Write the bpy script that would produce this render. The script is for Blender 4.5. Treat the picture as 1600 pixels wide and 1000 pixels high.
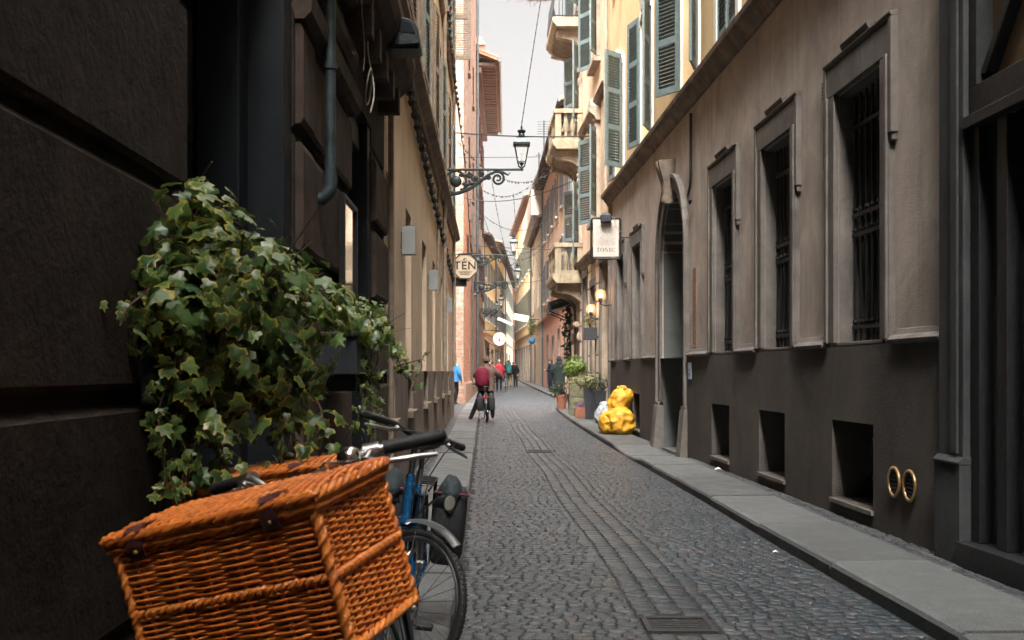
import bpy, bmesh, math, random
import numpy as np
from mathutils import Vector, Matrix, Euler, noise as mnoise
random.seed(7)
R_ = math.radians
scene = bpy.context.scene
for o in list(bpy.data.objects): bpy.data.objects.remove(o)

# ------------------------------------------------------------------ camera
cd = bpy.data.cameras.new('camera'); cam = bpy.data.objects.new('camera', cd)
scene.collection.objects.link(cam); scene.camera = cam
cam.location = (0, 0, 1.4); cam.rotation_euler = (R_(90), 0, 0)
cd.sensor_width = 36; cd.lens = 39.375; cd.shift_y = 0.05
cd.clip_start = 0.05; cd.clip_end = 2000
cd.dof.use_dof = True; cd.dof.focus_distance = 11; cd.dof.aperture_fstop = 7.5
# ------------------------------------------------------------------ sky, sun, exposure
SUN_EL, SUN_AZ = 50, 186          # veiled by cloud, behind the viewer, straight along the street
w = bpy.data.worlds.new('World'); scene.world = w; w.use_nodes = True
nt = w.node_tree; nt.nodes.clear()
out = nt.nodes.new('ShaderNodeOutputWorld'); bg = nt.nodes.new('ShaderNodeBackground')
sky = nt.nodes.new('ShaderNodeTexSky'); sky.sky_type = 'NISHITA'; sky.sun_disc = False
sky.sun_elevation = R_(SUN_EL); sky.sun_rotation = R_(SUN_AZ); sky.dust_density = 6; sky.air_density = 1.0; sky.ozone_density = 1
hs = nt.nodes.new('ShaderNodeHueSaturation'); hs.inputs['Saturation'].default_value = 0.12
tint = nt.nodes.new('ShaderNodeMix'); tint.data_type = 'RGBA'; tint.blend_type = 'MULTIPLY'
tint.inputs[0].default_value = 1; tint.inputs[7].default_value = (1.0, 0.955, 0.915, 1)
nt.links.new(sky.outputs[0], hs.inputs['Color']); nt.links.new(hs.outputs[0], tint.inputs[6])
_tc = nt.nodes.new('ShaderNodeTexCoord'); _sp = nt.nodes.new('ShaderNodeSeparateXYZ'); _mr = nt.nodes.new('ShaderNodeMapRange')
nt.links.new(_tc.outputs['Generated'], _sp.inputs[0]); nt.links.new(_sp.outputs[2], _mr.inputs[0])      # overcast: the zenith is brighter than the horizon
_mr.inputs[1].default_value = 0.36; _mr.inputs[2].default_value = 0.9; _mr.inputs[3].default_value = 0.44; _mr.inputs[4].default_value = 4.3
_mu = nt.nodes.new('ShaderNodeVectorMath'); _mu.operation = 'SCALE'; nt.links.new(tint.outputs[2], _mu.inputs[0]); nt.links.new(_mr.outputs[0], _mu.inputs['Scale'])
nt.links.new(_mu.outputs[0], bg.inputs['Color']); nt.links.new(bg.outputs[0], out.inputs['Surface'])
bg.inputs['Strength'].default_value = 0.15
sl = bpy.data.lights.new('sun', 'SUN'); so = bpy.data.objects.new('sun', sl); scene.collection.objects.link(so)
sl.energy = 1.4; sl.angle = R_(40); sl.color = (1, 0.96, 0.9)
_d = Vector((math.sin(R_(SUN_AZ))*math.cos(R_(SUN_EL)), math.cos(R_(SUN_AZ))*math.cos(R_(SUN_EL)), math.sin(R_(SUN_EL))))
so.rotation_euler = _d.to_track_quat('Z', 'Y').to_euler(); so.location = (0, 0, 40)
vs = scene.view_settings; vs.view_transform = 'Standard'; vs.look = 'None'; vs.gamma = 1.0; vs.use_curve_mapping = False
vs.exposure = 2.0
cy = scene.cycles; cy.max_bounces = 7; cy.diffuse_bounces = 4; cy.glossy_bounces = 3; cy.transmission_bounces = 5; cy.transparent_max_bounces = 8
cy.sample_clamp_indirect = 6; cy.caustics_reflective = False; cy.caustics_refractive = False
try:
    cy.use_denoising = True; cy.denoiser = 'OPENIMAGEDENOISE'
except Exception: pass

# ------------------------------------------------------------------ materials
def _mat(name):
    m = bpy.data.materials.new(name); m.use_nodes = True
    nt = m.node_tree; b = nt.nodes['Principled BSDF']; return m, nt, b
def N(nt, t, **k):
    n = nt.nodes.new('ShaderNode' + t)
    for a, v in k.items():
        if a in n.inputs: n.inputs[a].default_value = v
        else: setattr(n, a, v)
    return n
def c4(c): return (c[0], c[1], c[2], 1)
def mixc(nt, fac, a, b, mode='MIX'):
    n = nt.nodes.new('ShaderNodeMix'); n.data_type = 'RGBA'; n.blend_type = mode
    for i, v in ((0, fac), (6, a), (7, b)):
        if hasattr(v, 'links') or isinstance(v, bpy.types.NodeSocket): nt.links.new(v, n.inputs[i])
        elif i == 0: n.inputs[0].default_value = v
        else: n.inputs[i].default_value = c4(v)
    return n.outputs[2]
def ramp(nt, src, pts):
    n = nt.nodes.new('ShaderNodeValToRGB'); nt.links.new(src, n.inputs[0])
    e = n.color_ramp.elements
    while len(e) < len(pts): e.new(0.5)
    for el, (p, c) in zip(e, pts):
        el.position = p; el.color = c4(c) if not isinstance(c, (int, float)) else (c, c, c, 1)
    return n.outputs[0]
def coords(nt, scale=(1, 1, 1), rot=(0, 0, 0)):
    tc = N(nt, 'TexCoord'); mp = N(nt, 'Mapping'); mp.inputs['Scale'].default_value = scale; mp.inputs['Rotation'].default_value = rot
    nt.links.new(tc.outputs['Object'], mp.inputs[0]); return mp.outputs[0]
def tex_noise(nt, co, scale, detail=4, rough=0.6, dist=0):
    n = N(nt, 'TexNoise', Scale=scale, Detail=detail, Roughness=rough, Distortion=dist); nt.links.new(co, n.inputs['Vector']); return n.outputs['Fac']
def bump(nt, b, h, strength, dist=0.02):
    n = N(nt, 'Bump', Strength=strength, Distance=dist); nt.links.new(h, n.inputs['Height']); nt.links.new(n.outputs[0], b.inputs['Normal'])
def sc(c, k): return tuple(min(1, x*k) for x in c)

def m_plain(name, col, rough=0.6, metal=0.0, var=0.2, scale=14, bmp=0.0, bscale=60, coat=0, spec=None):
    m, nt, b = _mat(name); co = coords(nt)
    f = ramp(nt, tex_noise(nt, co, scale), [(0.3, 0), (0.7, 1)])
    nt.links.new(mixc(nt, f, sc(col, 1-var), sc(col, 1+var)), b.inputs['Base Color'])
    b.inputs['Metallic'].default_value = metal
    r = ramp(nt, tex_noise(nt, co, scale*2.3), [(0.3, max(0.05, rough-0.08)), (0.7, min(1, rough+0.08))])
    nt.links.new(r, b.inputs['Roughness'])
    if bmp: bump(nt, b, tex_noise(nt, co, bscale, 5), bmp, 0.01)
    if coat: b.inputs['Coat Weight'].default_value = coat; b.inputs['Coat Roughness'].default_value = 0.1
    if spec is not None: b.inputs['Specular IOR Level'].default_value = spec
    return m
def m_plaster(name, col, dark=0.66, light=1.15, streak=0.5, bmp=0.35, bscale=45, blotch=1.1, stain=(0.08, 0.065, 0.05), rough=0.9):
    """rendered wall: broad blotches, fine grain, vertical run-off streaks, cracks"""
    m, nt, b = _mat(name); co = coords(nt)
    f1 = ramp(nt, tex_noise(nt, co, blotch, 6, 0.65, 0.4), [(0.32, 0), (0.68, 1)])
    c = mixc(nt, f1, sc(col, dark), sc(col, light))
    f2 = ramp(nt, tex_noise(nt, co, 22, 5, 0.7), [(0.35, 0), (0.75, 0.35)])
    c = mixc(nt, f2, c, sc(col, 0.72))
    cs = coords(nt, (5.5, 5.5, 0.35))
    f3 = ramp(nt, tex_noise(nt, cs, 1.3, 5, 0.7), [(0.52, 0), (0.78, streak)])
    c = mixc(nt, f3, c, stain)
    nt.links.new(c, b.inputs['Base Color']); b.inputs['Roughness'].default_value = rough
    b.inputs['Specular IOR Level'].default_value = 0.12
    if bmp:
        h = N(nt, 'Math', operation='ADD'); nt.links.new(tex_noise(nt, co, bscale, 6, 0.7), h.inputs[0]); nt.links.new(tex_noise(nt, co, 6, 4), h.inputs[1])
        bump(nt, b, h.outputs[0], bmp, 0.012)
    return m
def m_brick(name, c1, c2, mortar, plasterc=None, pl=0.0, bw=0.26, bh=0.07, dirt=0.3):
    m, nt, b = _mat(name)
    tc = N(nt, 'TexCoord'); sp = N(nt, 'SeparateXYZ'); nt.links.new(tc.outputs['Object'], sp.inputs[0])
    ad = N(nt, 'Math', operation='ADD'); nt.links.new(sp.outputs[0], ad.inputs[0]); nt.links.new(sp.outputs[1], ad.inputs[1])
    cb = N(nt, 'CombineXYZ'); nt.links.new(ad.outputs[0], cb.inputs[0]); nt.links.new(sp.outputs[2], cb.inputs[1])
    nz = N(nt, 'TexNoise', Scale=7.0, Detail=3.0); nt.links.new(tc.outputs['Object'], nz.inputs['Vector'])
    mx = N(nt, 'VectorMath', operation='MULTIPLY_ADD'); nt.links.new(nz.outputs['Color'], mx.inputs[0]); mx.inputs[1].default_value = (0.03, 0.03, 0); nt.links.new(cb.outputs[0], mx.inputs[2])
    br = N(nt, 'TexBrick'); nt.links.new(mx.outputs[0], br.inputs['Vector'])
    br.inputs['Color1'].default_value = c4(c1); br.inputs['Color2'].default_value = c4(c2); br.inputs['Mortar'].default_value = c4(mortar)
    for k, v in (('Scale', 1), ('Mortar Size', 0.009), ('Mortar Smooth', 0.3), ('Bias', 0), ('Brick Width', bw), ('Row Height', bh)): br.inputs[k].default_value = v
    co = coords(nt)
    f = ramp(nt, tex_noise(nt, co, 1.6, 6, 0.7, 0.6), [(0.4, 0), (0.7, 1)])
    c = mixc(nt, f, br.outputs['Color'], sc(c1, 0.62), 'MIX')
    d = mixc(nt, ramp(nt, tex_noise(nt, co, 9, 5, 0.7), [(0.4, 0), (0.75, dirt*2)]), br.outputs['Color'], sc(c2, 1.25))
    fm = N(nt, 'Math', operation='MULTIPLY'); fm.inputs[1].default_value = 0.45; nt.links.new(f, fm.inputs[0])
    c = mixc(nt, fm.outputs[0], d, c)
    if plasterc:
        fp = ramp(nt, tex_noise(nt, co, 0.9, 7, 0.72, 0.8), [(0.60-pl*0.3, 0), (0.64-pl*0.3, 1)])
        c = mixc(nt, fp, c, plasterc)
    nt.links.new(c, b.inputs['Base Color']); b.inputs['Roughness'].default_value = 0.92; b.inputs['Specular IOR Level'].default_value = 0.2
    inv = N(nt, 'Math', operation='SUBTRACT'); inv.inputs[0].default_value = 1; nt.links.new(br.outputs['Fac'], inv.inputs[1])
    h = N(nt, 'Math', operation='ADD'); nt.links.new(inv.outputs[0], h.inputs[0]); nt.links.new(tex_noise(nt, co, 40, 4), h.inputs[1])
    bump(nt, b, h.outputs[0], 0.6, 0.015)
    return m
def m_glass_dark(name, col=(0.015, 0.018, 0.02), rough=0.08):
    m, nt, b = _mat(name); co = coords(nt)
    nt.links.new(mixc(nt, tex_noise(nt, co, 1.5), sc(col, 0.6), sc(col, 1.5)), b.inputs['Base Color'])
    b.inputs['Roughness'].default_value = rough; b.inputs['Specular IOR Level'].default_value = 0.6
    return m
def m_emit(name, col, k):
    m, nt, b = _mat(name); b.inputs['Base Color'].default_value = c4(col)
    b.inputs['Emission Color'].default_value = c4(col); b.inputs['Emission Strength'].default_value = k; return m
def m_clear(name, col=(1, 1, 1), rough=0.02, alpha=0.12, spec=0.5):
    m, nt, b = _mat(name); co = coords(nt)
    nt.links.new(mixc(nt, tex_noise(nt, co, 8), sc(col, 0.9), col), b.inputs['Base Color'])
    b.inputs['Alpha'].default_value = alpha; b.inputs['Roughness'].default_value = rough; b.inputs['Specular IOR Level'].default_value = spec
    return m
def m_granite(name, col, joints=None, dirt=0.35):
    m, nt, b = _mat(name); co = coords(nt)
    v = N(nt, 'TexVoronoi', Scale=130.0); nt.links.new(co, v.inputs['Vector'])
    c = mixc(nt, ramp(nt, v.outputs['Color'], [(0.25, 0), (0.75, 1)]), sc(col, 0.62), sc(col, 1.3))
    c = mixc(nt, ramp(nt, tex_noise(nt, co, 1.1, 6, 0.7, 0.3), [(0.38, 0), (0.75, dirt)]), c, sc(col, 0.4))
    c = mixc(nt, ramp(nt, tex_noise(nt, co, 7, 6, 0.75), [(0.5, 0), (0.8, dirt*1.3)]), c, (0.09, 0.08, 0.065))
    g = N(nt, 'NewGeometry'); hsn = N(nt, 'HueSaturation'); nt.links.new(c, hsn.inputs['Color'])
    mr = N(nt, 'MapRange'); nt.links.new(g.outputs['Random Per Island'], mr.inputs[0]); mr.inputs[3].default_value = 0.75; mr.inputs[4].default_value = 1.2
    nt.links.new(mr.outputs[0], hsn.inputs['Value'])
    nt.links.new(hsn.outputs[0], b.inputs['Base Color'])
    nt.links.new(ramp(nt, tex_noise(nt, co, 5, 5), [(0.3, 0.5), (0.7, 0.8)]), b.inputs['Roughness'])
    bump(nt, b, tex_noise(nt, co, 90, 5, 0.7), 0.3, 0.006)
    return m
def m_cobble(name, cols, rough=0.42):
    m, nt, b = _mat(name); co = coords(nt)
    g = N(nt, 'NewGeometry')
    c = ramp(nt, g.outputs['Random Per Island'], cols)
    f = ramp(nt, tex_noise(nt, co, 0.7, 5, 0.7, 0.5), [(0.35, 0), (0.7, 1)])
    c = mixc(nt, f, sc_node(nt, c, 0.72), c)
    c = mixc(nt, ramp(nt, tex_noise(nt, co, 55, 4, 0.7), [(0.45, 0), (0.8, 0.5)]), c, (0.085, 0.095, 0.1))
    nt.links.new(c, b.inputs['Base Color'])
    nt.links.new(ramp(nt, tex_noise(nt, co, 26, 5, 0.7), [(0.3, rough-0.1), (0.72, rough+0.2)]), b.inputs['Roughness'])
    bump(nt, b, tex_noise(nt, co, 60, 6, 0.75), 0.4, 0.01)
    return m
def sc_node(nt, sock, k): return mixc(nt, 1.0, sock, (k, k, k), 'MULTIPLY')
def m_leaf(name, g1, g2, edge, edge_amt=0.6, rough=0.45):
    """leaf: 'rim' attribute is 0 at the midrib and 1 at the margin (variegation), tone per leaf"""
    m, nt, b = _mat(name); co = coords(nt); g = N(nt, 'NewGeometry')
    c = mixc(nt, g.outputs['Random Per Island'], g1, g2)
    at = N(nt, 'Attribute'); at.attribute_name = 'rim'
    nz = N(nt, 'TexNoise', Scale=70.0, Detail=3.0); nt.links.new(co, nz.inputs['Vector'])
    ad = N(nt, 'Math', operation='MULTIPLY_ADD'); nt.links.new(nz.outputs['Fac'], ad.inputs[0]); ad.inputs[1].default_value = 0.7; nt.links.new(at.outputs['Fac'], ad.inputs[2])
    hf = N(nt, 'Math', operation='MULTIPLY'); nt.links.new(ad.outputs[0], hf.inputs[0]); hf.inputs[1].default_value = 0.5
    f = ramp(nt, hf.outputs[0], [(0.55, 0), (0.67, 1)])
    rnd = N(nt, 'Math', operation='MULTIPLY'); nt.links.new(f, rnd.inputs[0])
    wn = N(nt, 'TexWhiteNoise', noise_dimensions='1D'); nt.links.new(g.outputs['Random Per Island'], wn.inputs['W'])
    nt.links.new(ramp(nt, wn.outputs['Value'], [(0.15, 0), (0.8, edge_amt)]), rnd.inputs[1])
    c = mixc(nt, rnd.outputs[0], c, edge)
    nt.links.new(c, b.inputs['Base Color']); b.inputs['Roughness'].default_value = rough
    b.inputs['Specular IOR Level'].default_value = 0.45
    tr = N(nt, 'BsdfTranslucent'); nt.links.new(c, tr.inputs['Color']); ms = N(nt, 'MixShader'); ms.inputs[0].default_value = 0.22
    o = nt.nodes['Material Output']; nt.links.new(b.outputs[0], ms.inputs[1]); nt.links.new(tr.outputs[0], ms.inputs[2]); nt.links.new(ms.outputs[0], o.inputs['Surface'])
    bump(nt, b, tex_noise(nt, co, 45, 3), 0.25, 0.004)
    return m
def m_wicker(name, a, bcol, rough=0.42):
    m, nt, b = _mat(name); co = coords(nt); g = N(nt, 'NewGeometry')
    c = mixc(nt, g.outputs['Random Per Island'], a, bcol)
    c = mixc(nt, ramp(nt, tex_noise(nt, co, 38, 5, 0.7), [(0.35, 0), (0.75, 0.75)]), c, sc(a, 0.45))
    c = mixc(nt, ramp(nt, tex_noise(nt, co, 9, 3), [(0.5, 0), (0.8, 0.35)]), c, sc(bcol, 1.35))
    nt.links.new(c, b.inputs['Base Color']); b.inputs['Roughness'].default_value = rough
    b.inputs['Coat Weight'].default_value = 0.25; b.inputs['Coat Roughness'].default_value = 0.3
    bump(nt, b, tex_noise(nt, co, 170, 3), 0.3, 0.003)
    return m
def m_louvre(name, col, n=22, rough=0.6):
    m, nt, b = _mat(name); tc = N(nt, 'TexCoord'); sp = N(nt, 'SeparateXYZ'); nt.links.new(tc.outputs['Object'], sp.inputs[0])
    mu = N(nt, 'Math', operation='MULTIPLY'); mu.inputs[1].default_value = n; nt.links.new(sp.outputs[2], mu.inputs[0])
    fr = N(nt, 'Math', operation='FRACT'); nt.links.new(mu.outputs[0], fr.inputs[0])
    co = coords(nt)
    nt.links.new(mixc(nt, tex_noise(nt, co, 6), sc(col, 0.7), sc(col, 1.2)), b.inputs['Base Color']); b.inputs['Roughness'].default_value = rough
    bump(nt, b, fr.outputs[0], 1.0, 0.03); return m

MT = {}
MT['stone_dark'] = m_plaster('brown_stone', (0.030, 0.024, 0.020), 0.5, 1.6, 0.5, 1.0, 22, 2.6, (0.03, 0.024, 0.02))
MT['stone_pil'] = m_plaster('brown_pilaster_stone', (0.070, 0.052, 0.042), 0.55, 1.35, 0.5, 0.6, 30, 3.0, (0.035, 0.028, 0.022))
MT['door_dark'] = m_plain('dark_blue_paint', (0.006, 0.009, 0.012), 0.55, 0, 0.3, 5, 0.1, 60, 0, 0.25)
MT['door_black'] = m_plain('black_door_paint', (0.008, 0.009, 0.01), 0.4, 0, 0.3, 6, 0.1)
MT['sand'] = m_plaster('sand_plaster', (0.57, 0.455, 0.335), 0.78, 1.12, 0.45, 0.25, 30, 0.9, (0.16, 0.11, 0.075))
MT['sand_up'] = m_plaster('ochre_sand_plaster', (0.58, 0.47, 0.34), 0.8, 1.1, 0.35, 0.25, 30, 0.9, (0.2, 0.14, 0.09))
MT['sand_plinth'] = m_plaster('grey_brown_plinth', (0.24, 0.195, 0.165), 0.65, 1.15, 0.5, 0.3, 30, 1.2, (0.06, 0.05, 0.04))
MT['ledge'] = m_plaster('weathered_ledge_stone', (0.24, 0.19, 0.145), 0.5, 1.2, 0.6, 0.6, 30, 2.5, (0.04, 0.033, 0.027))
MT['palazzo'] = m_plaster('greige_plaster', (0.475, 0.412, 0.36), 0.62, 1.14, 0.5, 0.6, 60, 1.2, (0.15, 0.12, 0.1))
MT['plinth'] = m_plaster('dark_cement_plinth', (0.085, 0.076, 0.068), 0.62, 1.25, 0.35, 0.8, 60, 0.9, (0.05, 0.045, 0.04))
MT['trim'] = m_plaster('grey_stone_trim', (0.16, 0.146, 0.132), 0.6, 1.2, 0.5, 0.3, 40, 2.5, (0.06, 0.05, 0.045))
MT['string'] = m_plaster('weathered_string_course', (0.235, 0.19, 0.15), 0.45, 1.25, 0.7, 0.6, 30, 3, (0.05, 0.04, 0.033))
MT['ochre'] = m_plaster('ochre_plaster', (0.72, 0.54, 0.31), 0.85, 1.08, 0.25, 0.15, 30, 0.8, (0.35, 0.22, 0.1))
MT['peach'] = m_plaster('peach_plaster', (0.78, 0.60, 0.44), 0.82, 1.08, 0.3, 0.15, 30, 0.8, (0.3, 0.2, 0.13))
MT['ornate'] = m_plaster('cream_carved_stone', (0.40, 0.325, 0.25), 0.6, 1.15, 0.55, 0.35, 30, 2.0, (0.09, 0.08, 0.06))
MT['mossy'] = m_plaster('mossy_balcony_stone', (0.34, 0.285, 0.2), 0.5, 1.2, 0.7, 0.5, 30, 3.5, (0.05, 0.055, 0.025))
MT['salmon'] = m_plaster('salmon_plaster', (0.76, 0.46, 0.34), 0.85, 1.08, 0.3, 0.1, 30, 0.8, (0.35, 0.2, 0.14))
MT['cream'] = m_plaster('cream_plaster', (0.74, 0.62, 0.47), 0.85, 1.08, 0.25, 0.1, 30, 0.8, (0.35, 0.28, 0.2))
MT['yellow'] = m_plaster('yellow_plaster', (0.80, 0.62, 0.37), 0.85, 1.08, 0.25, 0.1, 30, 0.8, (0.4, 0.26, 0.12))
MT['pink'] = m_plaster('pink_plaster', (0.66, 0.40, 0.36), 0.85, 1.08, 0.25, 0.1, 30, 0.8, (0.3, 0.18, 0.15))
MT['red_wall'] = m_plaster('brick_red_plaster', (0.45, 0.13, 0.10), 0.8, 1.1, 0.25, 0.1, 30, 0.8, (0.2, 0.07, 0.06))
MT['white_wall'] = m_plaster('off_white_plaster', (0.76, 0.70, 0.62), 0.85, 1.06, 0.25, 0.1, 30, 0.8, (0.4, 0.34, 0.28))
MT['brick'] = m_brick('old_red_brick', (0.25, 0.10, 0.06), (0.42, 0.22, 0.14), (0.115, 0.08, 0.06), None, 0, 0.45, 0.15, 0.5)
MT['brick_pale'] = m_brick('patched_brick', (0.20, 0.105, 0.075), (0.34, 0.235, 0.18), (0.11, 0.08, 0.06), (0.40, 0.31, 0.25), 0.12, 0.45, 0.15, 0.5)
MT['brick_up'] = m_brick('washed_brick', (0.215, 0.125, 0.092), (0.37, 0.265, 0.205), (0.115, 0.08, 0.06), (0.44, 0.32, 0.25), 0.06, 0.45, 0.15)
MT['brick_dk'] = m_brick('brown_brick', (0.22, 0.125, 0.085), (0.30, 0.18, 0.12), (0.19, 0.15, 0.125))
MT['tile'] = m_plain('terracotta_tile', (0.30, 0.15, 0.09), 0.85, 0, 0.45, 6, 0.4)
MT['eave_wood'] = m_plain('dark_eave_wood', (0.10, 0.062, 0.045), 0.85, 0, 0.35, 8)
MT['gutter'] = m_plain('grey_green_gutter', (0.085, 0.10, 0.10), 0.5, 0.4, 0.3, 5)
MT['teal'] = m_plain('teal_grey_shutter_paint', (0.115, 0.158, 0.16), 0.6, 0, 0.22, 9, 0.15)
MT['teal_dk'] = m_plain('weathered_green_grey_paint', (0.13, 0.155, 0.145), 0.7, 0, 0.3, 9, 0.2)
MT['brown_sh'] = m_plain('faded_brown_shutter_paint', (0.19, 0.15, 0.11), 0.7, 0, 0.3, 9, 0.2)
MT['grey_sh'] = m_louvre('grey_blue_louvre', (0.27, 0.30, 0.33))
MT['green_sh'] = m_louvre('grey_green_louvre', (0.26, 0.28, 0.22))
MT['red_sh'] = m_louvre('maroon_louvre', (0.12, 0.045, 0.05))
MT['white_paint'] = m_plain('off_white_paint', (0.72, 0.67, 0.6), 0.6, 0, 0.1)
MT['glass'] = m_glass_dark('dark_window_glass')
MT['amber_glass'] = m_glass_dark('amber_window_glass', (0.10, 0.062, 0.03), 0.2)
MT['void'] = m_plain('dark_interior', (0.012, 0.011, 0.01), 0.9)
MT['iron'] = m_plain('black_iron', (0.012, 0.014, 0.016), 0.55, 0.3, 0.4, 20, 0.3)
MT['iron_teal'] = m_plain('green_black_lamp_iron', (0.012, 0.019, 0.02), 0.5, 0.4, 0.4, 12, 0.3)
MT['grey_metal'] = m_plain('grey_painted_metal', (0.20, 0.215, 0.215), 0.55, 0.1, 0.12, 6)
MT['copper_pipe'] = m_plain('verdigris_pipe', (0.05, 0.068, 0.075), 0.5, 0.5, 0.45, 7, 0.3, 20)
MT['chrome'] = m_plain('chrome', (0.62, 0.6, 0.57), 0.2, 1.0, 0.08)
MT['alu'] = m_plain('satin_aluminium', (0.5, 0.48, 0.46), 0.36, 1.0, 0.12)
MT['rubber'] = m_plain('black_rubber', (0.013, 0.014, 0.015), 0.62, 0, 0.25, 30, 0.2)
MT['black_plastic'] = m_plain('black_plastic', (0.014, 0.016, 0.018), 0.42, 0, 0.2)
MT['blue_paint'] = m_plain('metallic_blue_paint', (0.015, 0.125, 0.30), 0.25, 0.55, 0.15, 12, 0, 60, 0.6)
MT['bike_green'] = m_plain('dark_green_paint', (0.02, 0.05, 0.045), 0.35, 0.3, 0.15, 12, 0, 60, 0.5)
MT['bag_black'] = m_plain('black_canvas', (0.016, 0.019, 0.021), 0.8, 0, 0.3, 18, 0.5, 120)
MT['bag_grey'] = m_plain('grey_green_cloth', (0.025, 0.037, 0.042), 0.8, 0, 0.25, 12, 0.5, 60)
MT['maroon'] = m_plain('maroon_trim', (0.17, 0.035, 0.075), 0.6)
MT['leather'] = m_plain('dark_red_leather', (0.085, 0.027, 0.025), 0.45, 0, 0.25, 25, 0.3, 90)
MT['brass'] = m_plain('brass', (0.42, 0.27, 0.12), 0.4, 0.8, 0.2)
MT['wicker'] = m_wicker('orange_wicker', (0.62, 0.155, 0.022), (0.95, 0.31, 0.055))
MT['wicker_in'] = m_plain('wicker_stakes', (0.10, 0.03, 0.008), 0.7, 0, 0.3)
MT['granite'] = m_granite('granite_slab', (0.10, 0.108, 0.108))
MT['granite_k'] = m_granite('granite_kerb', (0.29, 0.265, 0.24))
MT['cobble'] = m_cobble('porphyry_setts', [(0.0, (0.022, 0.033, 0.043)), (0.3, (0.038, 0.052, 0.062)), (0.55, (0.032, 0.048, 0.06)), (0.8, (0.066, 0.066, 0.07)), (1.0, (0.075, 0.09, 0.097))], 0.29)
MT['cobble_s'] = m_cobble('dark_setts', [(0.0, (0.026, 0.03, 0.036)), (0.5, (0.042, 0.047, 0.054)), (1.0, (0.07, 0.07, 0.072))], 0.5)
MT['joint'] = m_plain('sandy_joint', (0.022, 0.020, 0.019), 0.95, 0, 0.4, 9, 0.5)
MT['asphalt'] = m_plain('grey_paving', (0.10, 0.105, 0.105), 0.45, 0, 0.25, 3, 0.3)
MT['ivy'] = m_leaf('variegated_ivy_leaf', (0.030, 0.075, 0.024), (0.10, 0.17, 0.045), (0.50, 0.38, 0.05), 0.8, 0.36)
MT['bush'] = m_leaf('bright_bush_leaf', (0.06, 0.12, 0.02), (0.17, 0.24, 0.045), (0.3, 0.33, 0.07), 0.4)
MT['dark_leaf'] = m_leaf('dark_leaf', (0.012, 0.035, 0.02), (0.03, 0.065, 0.035), (0.06, 0.1, 0.05), 0.3)
MT['pale_leaf'] = m_leaf('pale_grey_leaf', (0.13, 0.14, 0.07), (0.24, 0.23, 0.11), (0.3, 0.28, 0.15), 0.4)
MT['purple_leaf'] = m_leaf('purple_flower', (0.10, 0.05, 0.16), (0.2, 0.1, 0.26), (0.05, 0.09, 0.04), 0.6)
MT['stem'] = m_plain('brown_stem', (0.07, 0.042, 0.022), 0.8)
MT['pot_black'] = m_plain('anthracite_pot', (0.022, 0.026, 0.032), 0.55, 0, 0.2)
MT['pot_blue'] = m_plain('dark_blue_planter', (0.012, 0.016, 0.022), 0.6, 0, 0.2)
MT['terracotta'] = m_plain('terracotta', (0.34, 0.13, 0.075), 0.8, 0, 0.2)
MT['bag_yellow'] = m_plain('yellow_plastic_bag', (0.60, 0.30, 0.018), 0.58, 0, 0.25, 7, 0.8, 22, 0.0)
MT['sign_cream'] = m_plain('cream_sign', (0.52, 0.42, 0.29), 0.5, 0, 0.05)
MT['sign_white'] = m_plain('white_sign', (0.50, 0.45, 0.40), 0.45, 0, 0.05)
MT['ink'] = m_plain('black_ink', (0.014, 0.013, 0.013), 0.5)
MT['ink_grey'] = m_plain('grey_ink', (0.2, 0.19, 0.18), 0.5)
MT['ink_red'] = m_plain('red_ink', (0.5, 0.04, 0.04), 0.5)
MT['paper'] = m_plain('white_paper', (0.75, 0.74, 0.72), 0.7, 0, 0.05)
MT['mirror'] = m_plain('mirror_glass', (0.78, 0.76, 0.72), 0.03, 1.0, 0.02)
MT['clear'] = m_clear('lantern_glass', (0.9, 0.92, 0.9), 0.05, 0.16)
MT['globe'] = m_clear('amber_globe_glass', (0.9, 0.5, 0.3), 0.03, 0.28)
MT['bulb'] = m_emit('lit_bulb', (1.0, 0.66, 0.36), 3.5)
MT['cable'] = m_plain('dark_cable', (0.02, 0.018, 0.016), 0.7)
MT['cable_lt'] = m_plain('pale_cable', (0.3, 0.26, 0.22), 0.7)
MT['skin'] = m_plain('skin', (0.50, 0.30, 0.21), 0.55, 0, 0.08)
MT['hair_dk'] = m_plain('dark_brown_hair', (0.03, 0.02, 0.015), 0.7, 0, 0.3, 60, 0.5, 200)
MT['hair_lt'] = m_plain('grey_hair', (0.33, 0.28, 0.24), 0.7, 0, 0.3, 60, 0.5, 200)
MT['hat_brown'] = m_plain('brown_knit', (0.10, 0.065, 0.05), 0.9, 0, 0.3, 40, 0.6, 200)
MT['coat_taupe'] = m_plain('taupe_quilted_nylon', (0.13, 0.088, 0.07), 0.6, 0, 0.2, 14, 0.5, 30, 0, 0.12)
MT['red_pack'] = m_plain('crimson_nylon', (0.12, 0.009, 0.026), 0.6, 0, 0.25, 14, 0.4, 40, 0, 0.12)
MT['black_cloth'] = m_plain('black_cloth', (0.007, 0.007, 0.009), 0.85, 0, 0.3, 14, 0.5, 40, 0, 0.12)
MT['navy_cloth'] = m_plain('navy_cloth', (0.008, 0.011, 0.018), 0.85, 0, 0.3, 14, 0.5, 40, 0, 0.12)
MT['green_cloth'] = m_plain('dark_green_cloth', (0.007, 0.013, 0.012), 0.8, 0, 0.3, 14, 0.5, 40, 0, 0.12)
MT['teal_cloth'] = m_plain('teal_nylon', (0.012, 0.10, 0.095), 0.6, 0, 0.3, 14, 0.5, 40, 0, 0.12)
MT['khaki'] = m_plain('khaki_cloth', (0.20, 0.15, 0.08), 0.85, 0, 0.25, 14, 0.5, 40)
MT['red_cloth'] = m_plain('red_cloth', (0.33, 0.025, 0.04), 0.75, 0, 0.25, 14, 0.5, 40, 0, 0.12)
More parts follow.
